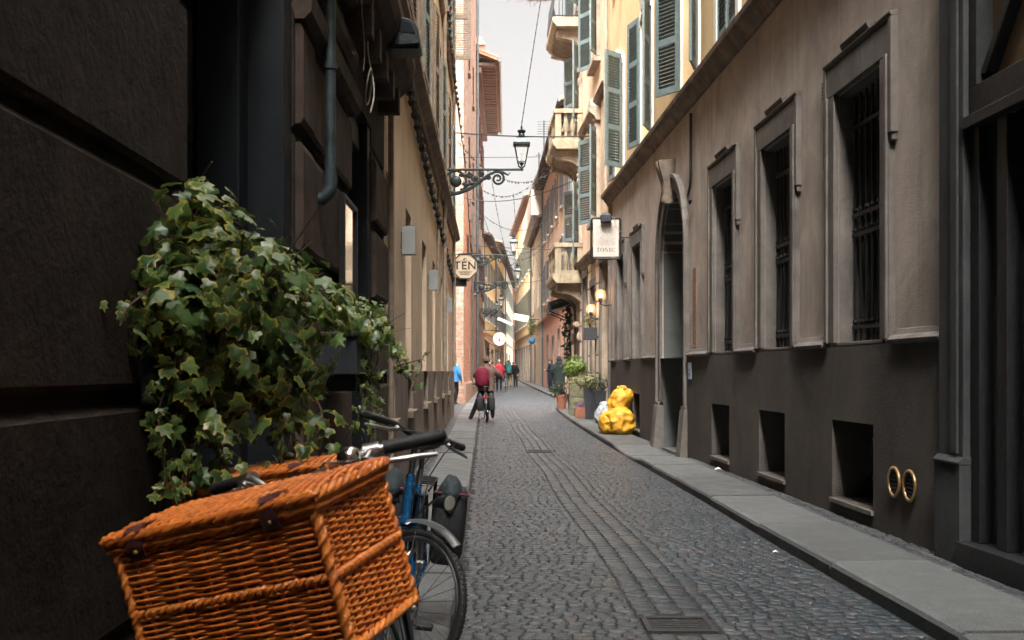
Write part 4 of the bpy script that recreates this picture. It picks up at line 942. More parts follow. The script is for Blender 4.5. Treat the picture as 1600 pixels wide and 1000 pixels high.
# ================================================================== RIGHT: ornate building with three stone balconies
ob = thing('balcony_building', 'peach ornate building with carved stone balconies and shop doors beyond the palazzo', 'building', F(32, 0, gy(32)))
O0, O1 = 26.62, 37.0
dw = [(27.0, 28.7, 4.15), (29.8, 30.9, 3.7), (31.8, 33.0, 4.1), (34.2, 35.6, 3.9)]
m = MB(); wall(m, F, O0, O1, 0, 4.55, [(a, b, -.02, d, .45) for a, b, d in dw]); m.quad(F(O1, 0, 0), F(O1, -.6, 0), F(O1, -.6, 4.55), F(O1, 0, 4.55)); build('ground_wall', m, 'ornate', ob)
m = MB(); z = .9                              # rusticated courses between the doors
while z < 4.2:
    for a, b in ((28.85, 29.72), (31.0, 31.72), (33.1, 34.1), (35.7, 36.95)): m.box(a, b, -.01, .04, z, z+.43, F)
    z += .47
build('rustication', m, 'cream', ob, None, .01)
m = MB(); wall(m, F, 27.302, O1, 4.55, 17.5, [(29.2, 30.3, c, d, .25) for c, d in ((5.4, 7.9), (9.6, 11.6), (13.2, 15))]+[(33.9, 35.0, c, d, .25) for c, d in ((4.75, 7.6), (8.95, 11.4), (12.4, 14.8))]); shell(m, F, 27.302, O1, 4.55, 17.5, 9); build('wall', m, 'peach', ob)
m = MB(); mould(m, F, O0-.03, O1+.05, [(-.01, 4.35), (.06, 4.38), (.10, 4.46), (.18, 4.54), (.20, 4.62), (.06, 4.70), (-.01, 4.72)]); build('string_course', m, 'string', ob); m = MB(); mould(m, F, 27.31, O1, [(-.01, 8.3), (.1, 8.36), (.16, 8.5), (-.01, 8.56)]); build('string_course', m, 'string', ob); m = MB(); mould(m, F, 27.31, O1, [(-.01, 17.0), (.3, 17.1), (.7, 17.35), (.7, 17.5), (-.01, 17.6)])
build('cornice', m, 'string', ob)
for i, (a, b, d) in enumerate(dw):
    f = MB(); f.box(a-.16, a-.001, -.01, .06, .1, d, F); f.box(b+.001, b+.16, -.01, .06, .1, d, F); f.box(a-.16, b+.16, -.01, .07, d+.001, d+.2, F)
    f = build('shop_door', f, 'trim', ob)
    p = MB(); p.quad(F(a, -.44, 0), F(b, -.44, 0), F(b, -.44, d), F(a, -.44, d)); build('pane', p, 'glass', f)
    p = MB(); p.box(a, a+.07, -.43, -.37, .1, d, F); p.box(b-.07, b, -.43, -.37, .1, d, F); p.box(a+.071, b-.071, -.43, -.37, 2.75, 2.87, F); build('frame', p, 'iron', f)
    if i in (0, 2):
        p = MB(); z = 2.95
        while z < d-.05: p.box(a+.08, b-.08, -.36, -.30, z, z+.05, F); z += .10
        build('louvre' if i == 0 else 'transom_panel', p, 'trim' if i == 0 else 'maroon', f)
for (a, b), rows_ in (((29.2, 30.3), ((5.4, 7.9), (9.6, 11.6), (13.2, 15))), ((33.9, 35.0), ((4.75, 7.6), (8.95, 11.4), (12.4, 14.8)))):
    for c, d in rows_:
        f = MB(); f.box(a-.18, a-.001, -.01, .10, c, d, F); f.box(b+.001, b+.18, -.01, .10, c, d, F)
        mould(f, F, a-.28, b+.28, [(-.01, d), (.12, d), (.16, d+.1), (.30, d+.22), (.30, d+.3), (.05, d+.36), (-.01, d+.36)])
        mid = (a+b)/2; f.hexa([F(a-.2, 0, d+.36), F(b+.2, 0, d+.36), F(b+.2, .24, d+.36), F(a-.2, .24, d+.36), F(mid-.05, 0, d+.72), F(mid+.05, 0, d+.72), F(mid+.05, .2, d+.72), F(mid-.05, .2, d+.72)])
        for s in (a-.09, b+.09):
            for j in range(3): f.ball(F(s, .10, d-.12-j*.17), .06, .05, .08, 8, 6)
            f.ball(F(s, .13, d+.02), .07, .07, .08, 8, 6)
        f.box(a-.25, b+.25, -.01, .2, c-.16, c-.04, F)
        f = build('window', f, 'ornate', ob, 40)
        p = MB(); p.quad(F(a, -.24, c), F(b, -.24, c), F(b, -.24, d), F(a, -.24, d)); build('pane', p, 'glass', f)
        hang(f, SH_TALL, F(a-.02, .08, c+.02), 180+70); hang(f, SH_TALL, F(b+.02, .08, c+.02), 122)
# the three balconies
bal_prof = [(.045, 0), (.06, .02), (.035, .06), (.06, .14), (.092, .26), (.085, .36), (.045, .50), (.035, .58), (.05, .61), (.05, .66), (.06, .68)]
m = MB(); m.lathe([(r, z) for r, z in bal_prof], seg=10); BALUSTER = bpy.data.meshes.new('baluster'); BALUSTER.from_pydata(m.v, [], m.f); BALUSTER.materials.append(MT['mossy'])
for p_ in BALUSTER.polygons: p_.use_smooth = True
B0, B1, PR = 33.4, 36.2, 0.82
def balcony(zf, iron=False):
    m = MB(); mould(m, F, B0-.08, B1+.08, [(-.01, zf-.28), (PR-.02, zf-.28), (PR+.03, zf-.2), (PR+.08, zf-.16), (PR+.10, zf-.08), (PR+.10, zf), (-.01, zf)])
    slab = build('balcony', m, 'mossy', ob, None, .012)
    if not iron:
        m = MB(); m.box(B0, B1, PR-.16, PR, zf+.10, zf+.16, F) if False else None
        for s0, s1, n0, n1 in ((B0, B1, PR-.18, PR+.02), (B0, B0+.2, 0, PR-.181), (B1-.2, B1, 0, PR-.181)):
            m.box(s0, s1, n0, n1, zf+.001, zf+.12, F); m.box(s0-.02, s1+.02, n0-(.02 if n0 > .1 else 0), n1+(.02 if n0 > .1 else 0), zf+.80, zf+.93, F)
        for s, n in ((B0+.1, PR-.08), (B1-.1, PR-.08), (B0+.1, .08), (B1-.1, .08), ((B0+B1)/2, PR-.08)): m.box(s-.09, s+.09, n-.09, n+.09, zf+.121, zf+.799, F)
        build('balustrade', m, 'mossy', slab, None, .008)
        spots = [(B0+.1, .30+i*.205) for i in range(3)]+[(B1-.1, .30+i*.205) for i in range(3)]+[(B0+.36+i*.235, PR-.08) for i in range(5)]+[((B0+B1)/2+.28+i*.235, PR-.08) for i in range(5)]
        for s, n in spots:
            o = _link(bpy.data.objects.new('baluster', BALUSTER)); o.parent = slab; o.matrix_local = Matrix.Translation(Vector(F(s, n, zf+.12))-WL[slab.name]); WL[o.name] = WL[slab.name]
    else:
        m = MB()
        for i in range(24): s = B0+(B1-B0)*i/23; m.tube([F(s, PR, zf), F(s, PR+.06, zf+.3), F(s, PR, zf+.95)], .012, 5)
        for i in range(8): n = PR*i/8; m.tube([F(B0, n, zf), F(B0, n, zf+.95)], .012, 5)
        for z in (.06, .95): m.tube([F(B0, 0, zf+z), F(B0, PR, zf+z), F(B1, PR, zf+z), F(B1, 0, zf+z)], .02, 6)
        build('railing', m, 'iron', slab)
    for s in (B0+.25, B1-.45):           # scrolled brackets
        m = MB(); pr = [(0, zf-.29), (PR-.06, zf-.29), (PR-.04, zf-.5)]+[(PR-.24-.74*math.sin(R_(10*i)), zf-1.42+.86*math.cos(R_(10*i))) for i in range(0, 10)]+[(.04, zf-1.75), (0, zf-1.8)]
        mould(m, F, s, s+.24, pr)
        for n, z, r in ((PR-.14, zf-.44, .10), (.16, zf-1.5, .09)):
            for ss in (s-.03, s+.23): m.tube([F(ss+.02, n+r*(1-i/30)*math.cos(i*.5), z+r*(1-i/30)*math.sin(i*.5)) for i in range(28)], .014, 5)
            m.cyl(F(s, n, z), F(s+.24, n, z), r*.85, 14)
        m.ball(F(s+.12, .08, zf-1.85), .08, .08, .16, 8, 6)
        build('bracket', m, 'ornate', slab, 40)
    m = MB(); mould(m, F, B0+.5, B1-.46, [(0, zf-.29), (PR-.1, zf-.29), (PR-.12, zf-.36)]+[(PR-.30-.66*math.sin(R_(18*i)), zf-1.3+.8*math.cos(R_(18*i))) for i in range(0, 6)]+[(0, zf-1.4)]); build('soffit_vault', m, 'ledge', slab)
    return slab
for zf, ir in ((4.30, 0), (8.30, 0), (11.95, 1)): balcony(zf, ir)
t = thing('canopy', 'black sloping canopy board under the lowest stone balcony', 'awning', F(36.4, 0, 3.6))
m = MB(); m.hexa([F(36.0, 0, 3.62), F(37.2, 0, 3.62), F(37.2, .85, 3.22), F(36.0, .85, 3.32), F(36.0, 0, 3.9), F(37.2, 0, 3.9), F(37.2, .85, 3.5), F(36.0, .85, 3.62)]); build('board', m, 'iron', t)
for s in (36.05, 37.1): m = MB(); m.tube([F(s, 0, 3.0), F(s, .8, 3.33)], .02, 6); build('strut', m, 'iron', t)

# ================================================================== houses farther along
def far_house(name, label, F, ln, h, mat, shop, rows_, cols, ww, sh, gz=0.3, gh=4.2, gmat=None, doors=(), cat='house', depth=8, eave=.55):
    t = thing(name, label, cat, F(ln/2, 0, gz))
    m = MB(); wall(m, F, 0, ln, gh, h, [(c-ww/2, c+ww/2, a, b, .18) for c in cols for a, b in rows_]); shell(m, F, 0, ln, 0, h, depth); build('wall', m, mat, t)
    m = MB(); wall(m, F, 0, ln, 0, gh, [(a, b, 0, d, .3) for a, b, d in doors], .03); mould(m, F, 0, ln, [(0, gh-.1), (.12, gh-.05), (.14, gh+.05), (0, gh+.1)]); build('ground_floor', m, gmat or mat, t)
    for a, b, d in doors:
        p = MB(); p.quad(F(a, -.26, 0), F(b, -.26, 0), F(b, -.26, d), F(a, -.26, d)); p = build('shop_door', p, 'glass', t)
        q = MB(); q.box(a-.1, a, 0, .07, gz, d, F); q.box(b, b+.1, 0, .07, gz, d, F); q.box(a-.1, b+.1, 0, .075, d, d+.14, F); q.box(a, b, -.25, -.2, d-.7, d-.62, F); build('frame', q, 'trim', p)
    for c in cols:
        for a, b in rows_:
            f = MB(); f.box(c-ww/2-.1, c+ww/2+.1, 0, .13, a-.14, a-.03, F); f.box(c-ww/2-.08, c+ww/2+.08, 0, .06, b, b+.12, F); f = build('window', f, 'white_wall', t)
            p = MB(); p.quad(F(c-ww/2, -.17, a), F(c+ww/2, -.17, a), F(c+ww/2, -.17, b), F(c-ww/2, -.17, b)); p.box(c-.03, c+.03, -.165, -.12, a, b, F); build('pane', p, 'glass', f)
            for s0, s1 in ((c-ww-.02, c-ww/2-.01), (c+ww/2+.01, c+ww+.02)): p = MB(); p.box(s0, s1, .02, .08, a, b, F); build('shutter', p, sh, f)
    m = MB(); m.add([F(-.2, eave, h), F(ln+.2, eave, h), F(ln+.2, -depth, h+1.7), F(-.2, -depth, h+1.7), F(-.2, eave, h+.14), F(ln+.2, eave, h+.14), F(ln+.2, -depth, h+1.85), F(-.2, -depth, h+1.85)], [(0, 1, 2, 3), (4, 5, 6, 7), (0, 1, 5, 4), (1, 2, 6, 5), (2, 3, 7, 6), (3, 0, 4, 7)])
    rf = build('roof', m, 'tile', t)
    m = MB(); rafters(m, F, ln, eave-.06, h-.17, h-.01, .7, .12); build('eave', m, 'eave_wood', t)
    m = MB(); m.tube([F(-.2, eave+.06, h), F(ln+.2, eave+.06, h)], .08, 6); build('gutter', m, 'gutter', t, 50); m = MB(); m.tube([F(ln-.3, .08, h), F(ln-.3, .08, .4)], .05, 6); build('drainpipe', m, 'gutter', t, 50); m = MB(); m.tube([F(.4, .08, h), F(.4, .08, gh)], .04, 6); build('drainpipe', m, 'gutter', t, 50)
    return t
def spread(a, b, n): return [a+(b-a)*(i+.5)/n for i in range(n)]
f3, l3 = line_frame(2.62, 48.0, 2.0, 71)
far_house('salmon_house', 'salmon pink house with grey shutters where two people stand at its doors', f3, l3, 13.0, 'peach', None, ((5.6, 7.9), (9.4, 11.5)), spread(1, l3, 6), 1.0, 'grey_sh', .3, 4.6, 'salmon', ((3, 4.3, 3.3), (7.5, 8.7, 3.4), (12, 13.4, 3.2), (17, 18.3, 3.4)))
f4, l4 = line_frame(1.98, 71.05, 1.56, 87.9)
t4 = far_house('cream_house', 'plain cream stone house with a flat grey roof slab between salmon and yellow houses', f4, l4, 11.2, 'cream', None, ((5.8, 7.6),), spread(2, l4, 2), .9, 'white_paint', .4, 4.6, 'cream', ((10, 11.2, 3.2),), eave=.25)
m = MB(); m.box(-.1, l4+.1, -6, .75, 11.3, 12.9, f4); build('roof_slab', m, 'white_wall', t4)
f5, l5 = line_frame(1.56, 88, .38, 114)
far_house('yellow_house', 'ochre yellow house with grey green shutters at the bend of the street', f5, l5, 15.2, 'yellow', None, ((5.4, 8.0), (9.6, 12.4)), spread(.5, l5, 7), 1.2, 'green_sh', .5, 4.4, 'cream', [(x-.75, x+.75, 3.4) for x in spread(.5, l5, 7)])
f5b, l5b = line_frame(2.6, 84, 2.9, 97); 
t = far_house('pink_house', 'pink upper storey rising behind the cream house', line_frame(2.3, 78, 1.9, 88)[0], 9.8, 15.0, 'pink', None, ((12.6, 14.2),), spread(.5, 9.5, 3), .9, 'grey_sh', .4, 4.2, 'pink', (), depth=5)
f6, l6 = line_frame(-2.05, 79, -1.42, 94.5, True)
far_house('ochre_house', 'ochre house with a salmon awning past the red brick house', f6, l6, 11.0, 'yellow', None, ((5.2, 7.0), (8.2, 9.8)), spread(.5, l6, 4), 1.0, 'grey_sh', .45, 4.2, 'peach', ((4, 6, 3), (9, 11, 3)))
f7, l7 = line_frame(-1.42, 94.8, -.75, 117, True)
far_house('pale_house', 'pale peach house with blue grey shutters behind the round white sign', f7, l7, 12.3, 'peach', None, ((5.2, 7.2), (8.8, 10.8)), spread(.5, l7, 5), 1.1, 'grey_sh', .5, 4.2, 'peach', ((3, 5, 3.1), (9, 11, 3.1), (15, 17, 3.1)))
f8, l8 = line_frame(-.75, 117.5, .1, 149, True)
far_house('cream_end_house', 'cream house rising at the end of the street', f8, l8, 12.6, 'cream', None, ((5.6, 7.8), (9.2, 11.2)), spread(.5, l8, 6), 1.3, 'green_sh', .6, 4.4, 'cream', ((4, 7, 3.2), (14, 17, 3.2)))
f9, l9 = line_frame(.1, 149.5, .9, 180, True)
far_house('red_end_house', 'brick red narrow house closing the view at the street end', f9, l9, 13.5, 'red_wall', None, ((5.6, 7.8), (9.2, 11.2)), spread(.5, l9, 5), 1.3, 'red_sh', .8, 4.4, 'red_wall', ((8, 11, 3.2),))
t = thing('street_end_house', 'pale house closing the far end of the street', 'house', (.7, 250, 1))
m = MB(); m.box(-12, 14, 250, 256, 0, 11.5); build('wall', m, 'peach', t)
# aerials and chimneys over the roofs
for i, (x, yy, z0, z1) in enumerate(((2.4, 84, 14.5, 20.2), (2.6, 85, 14.5, 18.3), (2.0, 83, 14.5, 17.6))):
    t = thing('roof_aerial', ['tall bare aerial mast on the pink roof', 'aerial mast of middle height on the pink roof', 'short aerial mast at the front of the pink roof'][i], 'aerial', (x, yy, z0))
    m = MB(); m.tube([(x, yy, z0), (x, yy, z1)], .05, 6); build('mast', m, 'iron', t)
    m = MB()
    if i == 0:
        for k in range(6): m.tube([(x-.5, yy, z1-.1-.18*k), (x+.5, yy, z1-.1-.18*k)], .018, 4)
    else: m.tube([(x-.25, yy, z1-.2), (x+.25, yy, z1-.2)], .02, 4)
    build('antenna_arm', m, 'iron', t)
t = thing('finial_chimney', 'small pale chimney cap on the brick house eave', 'chimney', FC(.6, .3, 18.6))
m = MB(); m.box(.3, .9, -.2, .4, 18.3, 19.0, FC); build('stack', m, 'brick_up', t); m = MB(); m.hexa([FC(.2, -.3, 19), FC(1, -.3, 19), FC(1, .5, 19), FC(.2, .5, 19), FC(.5, 0, 19.5), FC(.7, 0, 19.5), FC(.7, .2, 19.5), FC(.5, .2, 19.5)]); build('cap', m, 'cream', t)
# ================================================================== STREET LANTERNS ON SCROLLED BRACKETS
def spiral(cx, cz, r0, r1, a0, turns, n=26):
    return [(cx+(r0+(r1-r0)*i/n)*math.cos(a0+turns*2*math.pi*i/n), 0, cz+(r0+(r1-r0)*i/n)*math.sin(a0+turns*2*math.pi*i/n)) for i in range(n+1)]
def lantern(label, loc, ln, group='street lanterns on iron brackets', sc_=1.0, mount=None):
    t = thing('street_lamp', label, 'street lamp', (0, 0, 0), group)
    m = MB(); k = ln/1.75
    m.tube([(-.03, 0, 0), (ln+.04, 0, 0)], .027, 8); m.tube([(0, 0, .04), (0, 0, -.52)], .026, 8); m.box(-.035, -.012, -.05, .05, -.56, .1)
    P = lambda pts: [(x*k, y, z) for x, y, z in pts]
    m.tube(P([(.28+.24*math.cos(a), 0, -.27+.24*math.sin(a)) for a in [R_(12*i) for i in range(30)]]), .028, 6, closed=True)
    m.ball((.29*k, 0, -.26), .13*k, .05, .13, 14, 8); m.tube(P([(0, 0, -.5), (.12, 0, -.54), (.32, 0, -.52), (.6, 0, -.42), (.86, 0, -.24), (1.0, 0, -.12), (1.16, 0, -.05), (1.34, 0, -.06), (1.45, 0, -.12), (1.5, 0, -.06)]), [.034, .042, .044, .04, .034, .03, .028, .026, .02, .008], 6)
    m.tube(P(spiral(1.22, -.2, .15, .03, 1.4, -1.6)), [.026]*18+[.02]*9, 6)
    for cx, cz, r, n in ((.72, -.19, .09, 1.2), (.86, -.09, .07, 1.2), (.58, -.14, .07, -1.1), (1.02, -.17, .05, 1)):
        m.tube(P(spiral(cx, cz, r, .02, 2.0, n)), .022, 6); m.ball((cx*k, 0, cz), r*.45*k, .03, r*.45, 8, 6)
    for cx, cz, r, a in ((.46, -.12, .07, .5), (.52, -.32, .07, -.5), (.64, -.30, .06, .3), (.45, -.44, .05, 0), (.92, -.2, .045, 1)):
        m.ball((cx*k, 0, cz), r*1.5, .025, r*.75, 8, 6, .4)
    build('bracket', m, 'iron_teal', t, 50)
    h = MB(); x = ln
    h.lathe([(.012, -.03), (.03, 0), (.03, .05), (.018, .08), (.05, .13), (.06, .15)], (x, 0, 0), 10)
    for a in range(4):
        an = R_(45+90*a); d = Vector((math.cos(an), math.sin(an), 0)); o = Vector((x, 0, 0))
        h.tube([o+d*.03+Vector((0, 0, .04)), o+d*.09+Vector((0, 0, .08)), o+d*.115+Vector((0, 0, .17))], .012, 5)
        h.tube([o+d*.115+Vector((0, 0, .14)), o+d*.215+Vector((0, 0, .535))], .013, 5)
        e = R_(135+90*a); d2 = Vector((math.cos(e), math.sin(e), 0)); h.tube([o+d*.118+Vector((0, 0, .165)), o+d2*.118+Vector((0, 0, .165))], .011, 5)
    h.lathe([(.2, .53), (.262, .53), (.262, .565), (.245, .58), (.2, .585)], (x, 0, 0), 4, None, R_(45))
    h.lathe([(.115, .70), (.12, .72), (.075, .74), (.06, .79), (.09, .83), (.095, .85), (.05, .875), (.02, .885), (.02, .92), (.028, .935), (.006, .965)], (x, 0, 0), 12)
    hd = build('lantern_frame', h, 'iron_teal', t, 35)
    h = MB(); h.lathe([(.19, .586), (.165, .66), (.115, .70)], (x, 0, 0), 4, None, R_(45)); build('hood', h, 'gutter', hd)
    h = MB(); v = [(x+r*math.cos(R_(45+90*a)), r*math.sin(R_(45+90*a)), z) for r, z in ((.108, .17), (.207, .53)) for a in range(4)]
    h.add(v, [(i, (i+1) % 4, 4+(i+1) % 4, 4+i) for i in range(4)]); build('glass', h, 'clear', hd)
    h = MB(); h.lathe([(.006, .16), (.012, .2), (.025, .24), (.025, .32), (.012, .36)], (x, 0, 0), 8); build('lamp_bulb', h, 'sign_white', hd, 60)
    t.location = loc; t.scale = (1, sc_, sc_) if sc_ != 1 else (1, 1, 1); return t
for lab, loc, ln in (('nearest and largest street lantern on a scrolled iron bracket from the sand building', L(24.5, .03, 5.81), 1.72),
                     ('second lantern behind the octagonal sign on a bracket from the brick tower', (-1.85, 49, 6.48), 1.93),
                     ('third lantern just below and right of the second, on the brick wall', (-1.89, 56, 5.86), 2.17),
                     ('fourth small lantern on the tiled brick house', (-1.98, 70, 5.32), 1.3),
                     ('farthest and smallest lantern above the salmon awning', (-1.95, 86, 5.9), .8)):
    lantern(lab, loc, ln)

# ================================================================== SIGNS
t = thing('octagonal_sign', 'cream octagonal sign reading TEN on the corner of the sand building', 'sign', (-1.3, 31, 4.3))
cx, cz, cyy = -1.298, 4.30, 31.0; T = lambda x, d, y: (cx+x, cyy-d, cz+y)
octo = lambda r: [(r*math.cos(R_(22.5+45*i))/math.cos(R_(22.5)), r*math.sin(R_(22.5+45*i))/math.cos(R_(22.5))) for i in range(8)]
m = MB(); m.prism([T(x, -.03, y) for x, y in octo(.325)], (0, -.06, 0)); build('panel', m, 'sign_cream', t)
m = MB(); o_, i_ = octo(.352), octo(.322)
for k in range(8):
    l = (k+1) % 8; m.hexa([T(*p) for p in ((o_[k][0], -.045, o_[k][1]), (o_[l][0], -.045, o_[l][1]), (i_[l][0], -.045, i_[l][1]), (i_[k][0], -.045, i_[k][1]), (o_[k][0], .05, o_[k][1]), (o_[l][0], .05, o_[l][1]), (i_[l][0], .05, i_[l][1]), (i_[k][0], .05, i_[k][1]))])
build('rim', m, 'ink', t)
TS = lambda x, d, y: (cx+x, cyy-.031-d, cz+y)
m = text_mb('TEN', .31, lambda x, d, y: TS(x, d, y+.012), .006, spacing=1.12); m.box(cx-.2, cx+.2, cyy-.034, cyy-.0305, cz+.150, cz+.157); m.box(cx-.2, cx+.2, cyy-.034, cyy-.0305, cz-.142, cz-.135)
m.tube([TS(-.035, .002, .165), TS(-.035, .002, .20), TS(-.02, .002, .225), TS(.015, .002, .225), TS(.03, .002, .205), TS(.03, .002, .165)], .009, 5); m.ball(TS(-.03, .002, .19), .022, .004, .026, 8, 6)
for s, y in (('CAFE BISTROT', -.175), ('DRINKERIA', -.225)):
    q = text_mb(s, .055, lambda x, d, yy, y=y: TS(x, d, yy+y), .001); m.add(q.v, q.f)
build('lettering', m, 'ink', t)
m = MB(); xw = L(31, 0, 0)[0]
m.tube([(xw-.02, cyy, cz+.30), (cx-.1, cyy, cz+.352), (cx+.35, cyy, cz+.37)], .012, 6); m.tube([(xw, cyy, cz+.34), (xw+.06, cyy, cz+.42), (cx-.1, cyy, cz+.45), (cx-.02, cyy, cz+.36)], .008, 5); m.tube([(xw-.02, cyy, cz-.22), (cx-.33, cyy, cz-.1)], .012, 6); build('arm', m, 'iron', t)
m = MB(); m.box(cx-.34, cx+.04, cyy+.10, cyy+.3, cz-.54, cz-.30); m.tube([(cx-.2, cyy+.2, cz-.32), (xw-.02, cyy+.2, cz-.2)], .02, 6); build('lamp_box', m, 'pot_blue', t, None, .006)

t = thing('hanging_sign', 'white hanging sign reading TONIC under a maze pattern in a black tube frame', 'sign', (1.98, 23.6, 4.2))
cx2, cz2, cy2 = 1.978, 4.2, 23.6; T2 = lambda x, d, y: (cx2+x, cy2-.013-d, cz2+y)
w2, h2 = .31, .425
m = MB(); rr = .06; loop = []
for sx, sy, a0 in ((1, 1, 0), (-1, 1, 90), (-1, -1, 180), (1, -1, 270)):
    for i in range(5): a = R_(a0+22.5*i); loop.append((cx2+sx*(w2-rr)+rr*math.cos(a), cy2, cz2+sy*(h2-rr)+rr*math.sin(a)))
m.tube(loop, .021, 8, closed=True)
xw = F(23.6, 0, 0)[0]
m.tube([(cx2+w2, cy2, cz2+.02), (xw+.03, cy2, cz2+.02)], .016, 8); m.box(xw-.03, xw+.01, cy2-.03, cy2+.03, cz2-.1, cz2+.12); build('frame', m, 'iron', t, 40)
m = MB(); m.box(cx2-.268, cx2+.268, cy2-.012, cy2+.012, cz2-.385, cz2+.385); build('panel', m, 'sign_white', t)
m = MB()
for sx in (-1, 1):
    for yy in (-.23, .1, .3): m.tube([(cx2+sx*.26, cy2, cz2+yy), (cx2+sx*.31, cy2, cz2+yy)], .006, 5)
m.tube([(cx2-.05, cy2, cz2-.42), (cx2-.05, cy2, cz2-.36)], .008, 5); build('clip', m, 'iron', t)
m = MB(); oy = .0553; rn = random.Random(3)            # maze square
for k in range(1, 12):
    r = .019*k-.004; th = .0042
    for side in range(4):
        segs = [(-r, r)]
        gp = rn.uniform(-r*.8, r*.8); segs = [(-r, gp-.012), (gp+.012, r)] if k < 11 else segs
        for a, b in segs:
            if b <= a: continue
            q = {0: (a, r-th, b, r), 1: (a, -r, b, -r+th), 2: (r-th, a, r, b), 3: (-r, a, -r+th, b)}[side]
            m.box(cx2+q[0], cx2+q[2], cy2-.0145, cy2-.0125, cz2+oy+q[1], cz2+oy+q[3])
for k in range(46):
    a = rn.choice((0, 1)); r = .019*rn.randint(1, 10)-.004; u = rn.uniform(-r, r); s = rn.choice((-1, 1))
    q = (u, s*r, .004, .019*s) if a else (s*r, u, .019*s, .004); m.box(cx2+min(q[0], q[0]+q[2]), cx2+max(q[0], q[0]+q[2]), cy2-.0144, cy2-.0126, cz2+oy+min(q[1], q[1]+q[3]), cz2+oy+max(q[1], q[1]+q[3]))
build('maze_emblem', m, 'ink_grey', t)
m = MB(); B = lambda x0, x1, y0, y1: m.box(cx2+x0, cx2+x1, cy2-.0155, cy2-.0125, cz2+y0, cz2+y1)
yb, yt = -.285, -.20; hN = yt-yb; sw_, thn = .016, .006
def Bq(pts): m.prism([T2(x, -.0004, y) for x, y in pts], (0, -.003, 0))
x = -.165; B(x-.008, x+.008, yb, yt); B(x-.036, x+.036, yt-thn, yt); B(x-.036, x-.031, yt-.022, yt-thn); B(x+.031, x+.036, yt-.022, yt-thn); B(x-.018, x+.018, yb, yb+.005)
def ring(x, a0, a1):
    n = 20
    for i in range(n):
        t0, t1 = R_(a0+(a1-a0)*i/n), R_(a0+(a1-a0)*(i+1)/n); q = []
        for tt, e in ((t0, 0), (t1, 0), (t1, 1), (t0, 1)):
            wdt = .006+.011*abs(math.cos(tt)); q.append((x+(.04-e*wdt)*math.cos(tt), (yb+yt)/2+(hN/2-e*.006)*math.sin(tt)))
        Bq(q)
ring(-.078, 0, 360)
x = .012; B(x-.034, x-.028, yb, yt); B(x+.028, x+.034, yb, yt); Bq([(x-.036, yt), (x-.018, yt), (x+.034, yb), (x+.020, yb)]); B(x-.044, x-.018, yb, yb+.005); B(x+.018, x+.044, yt-.005, yt)
x = .085; B(x-.008, x+.008, yb, yt); B(x-.018, x+.018, yb, yb+.005); B(x-.018, x+.018, yt-.005, yt)
ring(.158, 38, 322); B(.183, .188, yt-.03, yt-.004)
build('lettering', m, 'ink', t)
m = MB(); m.box(cx2-.115, cx2+.105, cy2-.16, cy2+.08, cz2+.33, cz2+.475); m.hexa([(cx2-.10, cy2-.14, cz2+.476), (cx2+.09, cy2-.14, cz2+.476), (cx2+.09, cy2+.06, cz2+.476), (cx2-.10, cy2+.06, cz2+.476), (cx2-.07, cy2-.1, cz2+.52), (cx2+.06, cy2-.1, cz2+.52), (cx2+.06, cy2+.03, cz2+.52), (cx2-.07, cy2+.03, cz2+.52)])
build('lamp_box', m, 'pot_blue', t, None, .008)
m = MB(); m.tube([(cx2+.1, cy2, cz2+.44), (cx2+.17, cy2-.02, cz2+.42), (cx2+.21, cy2-.03, cz2+.27), (cx2+.3, cy2-.03, cz2+.15), (cx2+.44, cy2, cz2+.06), (xw, cy2, cz2+.15)], .006, 5); build('lamp_lead', m, 'cable_lt', t)

t = thing('round_sign', 'round white sign with a small red emblem hanging far down the street', 'sign', (-.9, 80, 3.7))
m = MB(); k = 28; m.prism([(-.9+.46*math.cos(2*math.pi*j/k), 79.96, 3.7+.48*math.sin(2*math.pi*j/k)) for j in range(k)], (0, .09, 0)); build('disc', m, 'paper', t)
m = MB(); m.ball((-.9, 79.955, 3.62), .06, .006, .10, 8, 6); m.ball((-.9, 79.955, 3.78), .035, .006, .05, 8, 6); m.box(-1.25, -1.02, 79.95, 79.958, 3.72, 3.75); m.box(-.76, -.52, 79.95, 79.958, 3.58, 3.61); build('emblem', m, 'ink_red', t)
m = MB(); m.tube([(-2.0, 80, 4.3), (-.9, 80, 4.3), (-.9, 80, 4.16)], .03, 6); build('arm', m, 'iron', t)
for i, (x, yy, z, wd, hh, sl, xw) in enumerate(((.58, 75, 4.78, 1.0, .42, -.18, 1.85), (-.62, 92, 5.4, 1.15, .2, -.5, -1.5))):
    t = thing('awning_banner', ['white sloping banner board projecting from the cream house', 'thin pale slanted banner on the left above the round sign'][i], 'banner', (x, yy, z))
    m = MB(); m.hexa([(x-wd/2, yy-.03, z-sl*.5), (x+wd/2, yy-.03, z+sl*.5), (x+wd/2, yy+.03, z+sl*.5), (x-wd/2, yy+.03, z-sl*.5), (x-wd/2+.08, yy+.2, z-sl*.5+hh), (x+wd/2+.08, yy+.2, z+sl*.5+hh), (x+wd/2+.08, yy+.26, z+sl*.5+hh), (x-wd/2+.08, yy+.26, z-sl*.5+hh)]); build('cloth', m, 'white_cloth', t)
    m = MB(); m.tube([(xw, yy+.1, z+.1), (x, yy+.1, z+.08)], .025, 5); build('arm', m, 'iron', t)
t = thing('shop_awning', 'salmon cloth awning sloping over a shop on the left, beneath the lantern', 'awning', (-1.6, 83, 3.3))
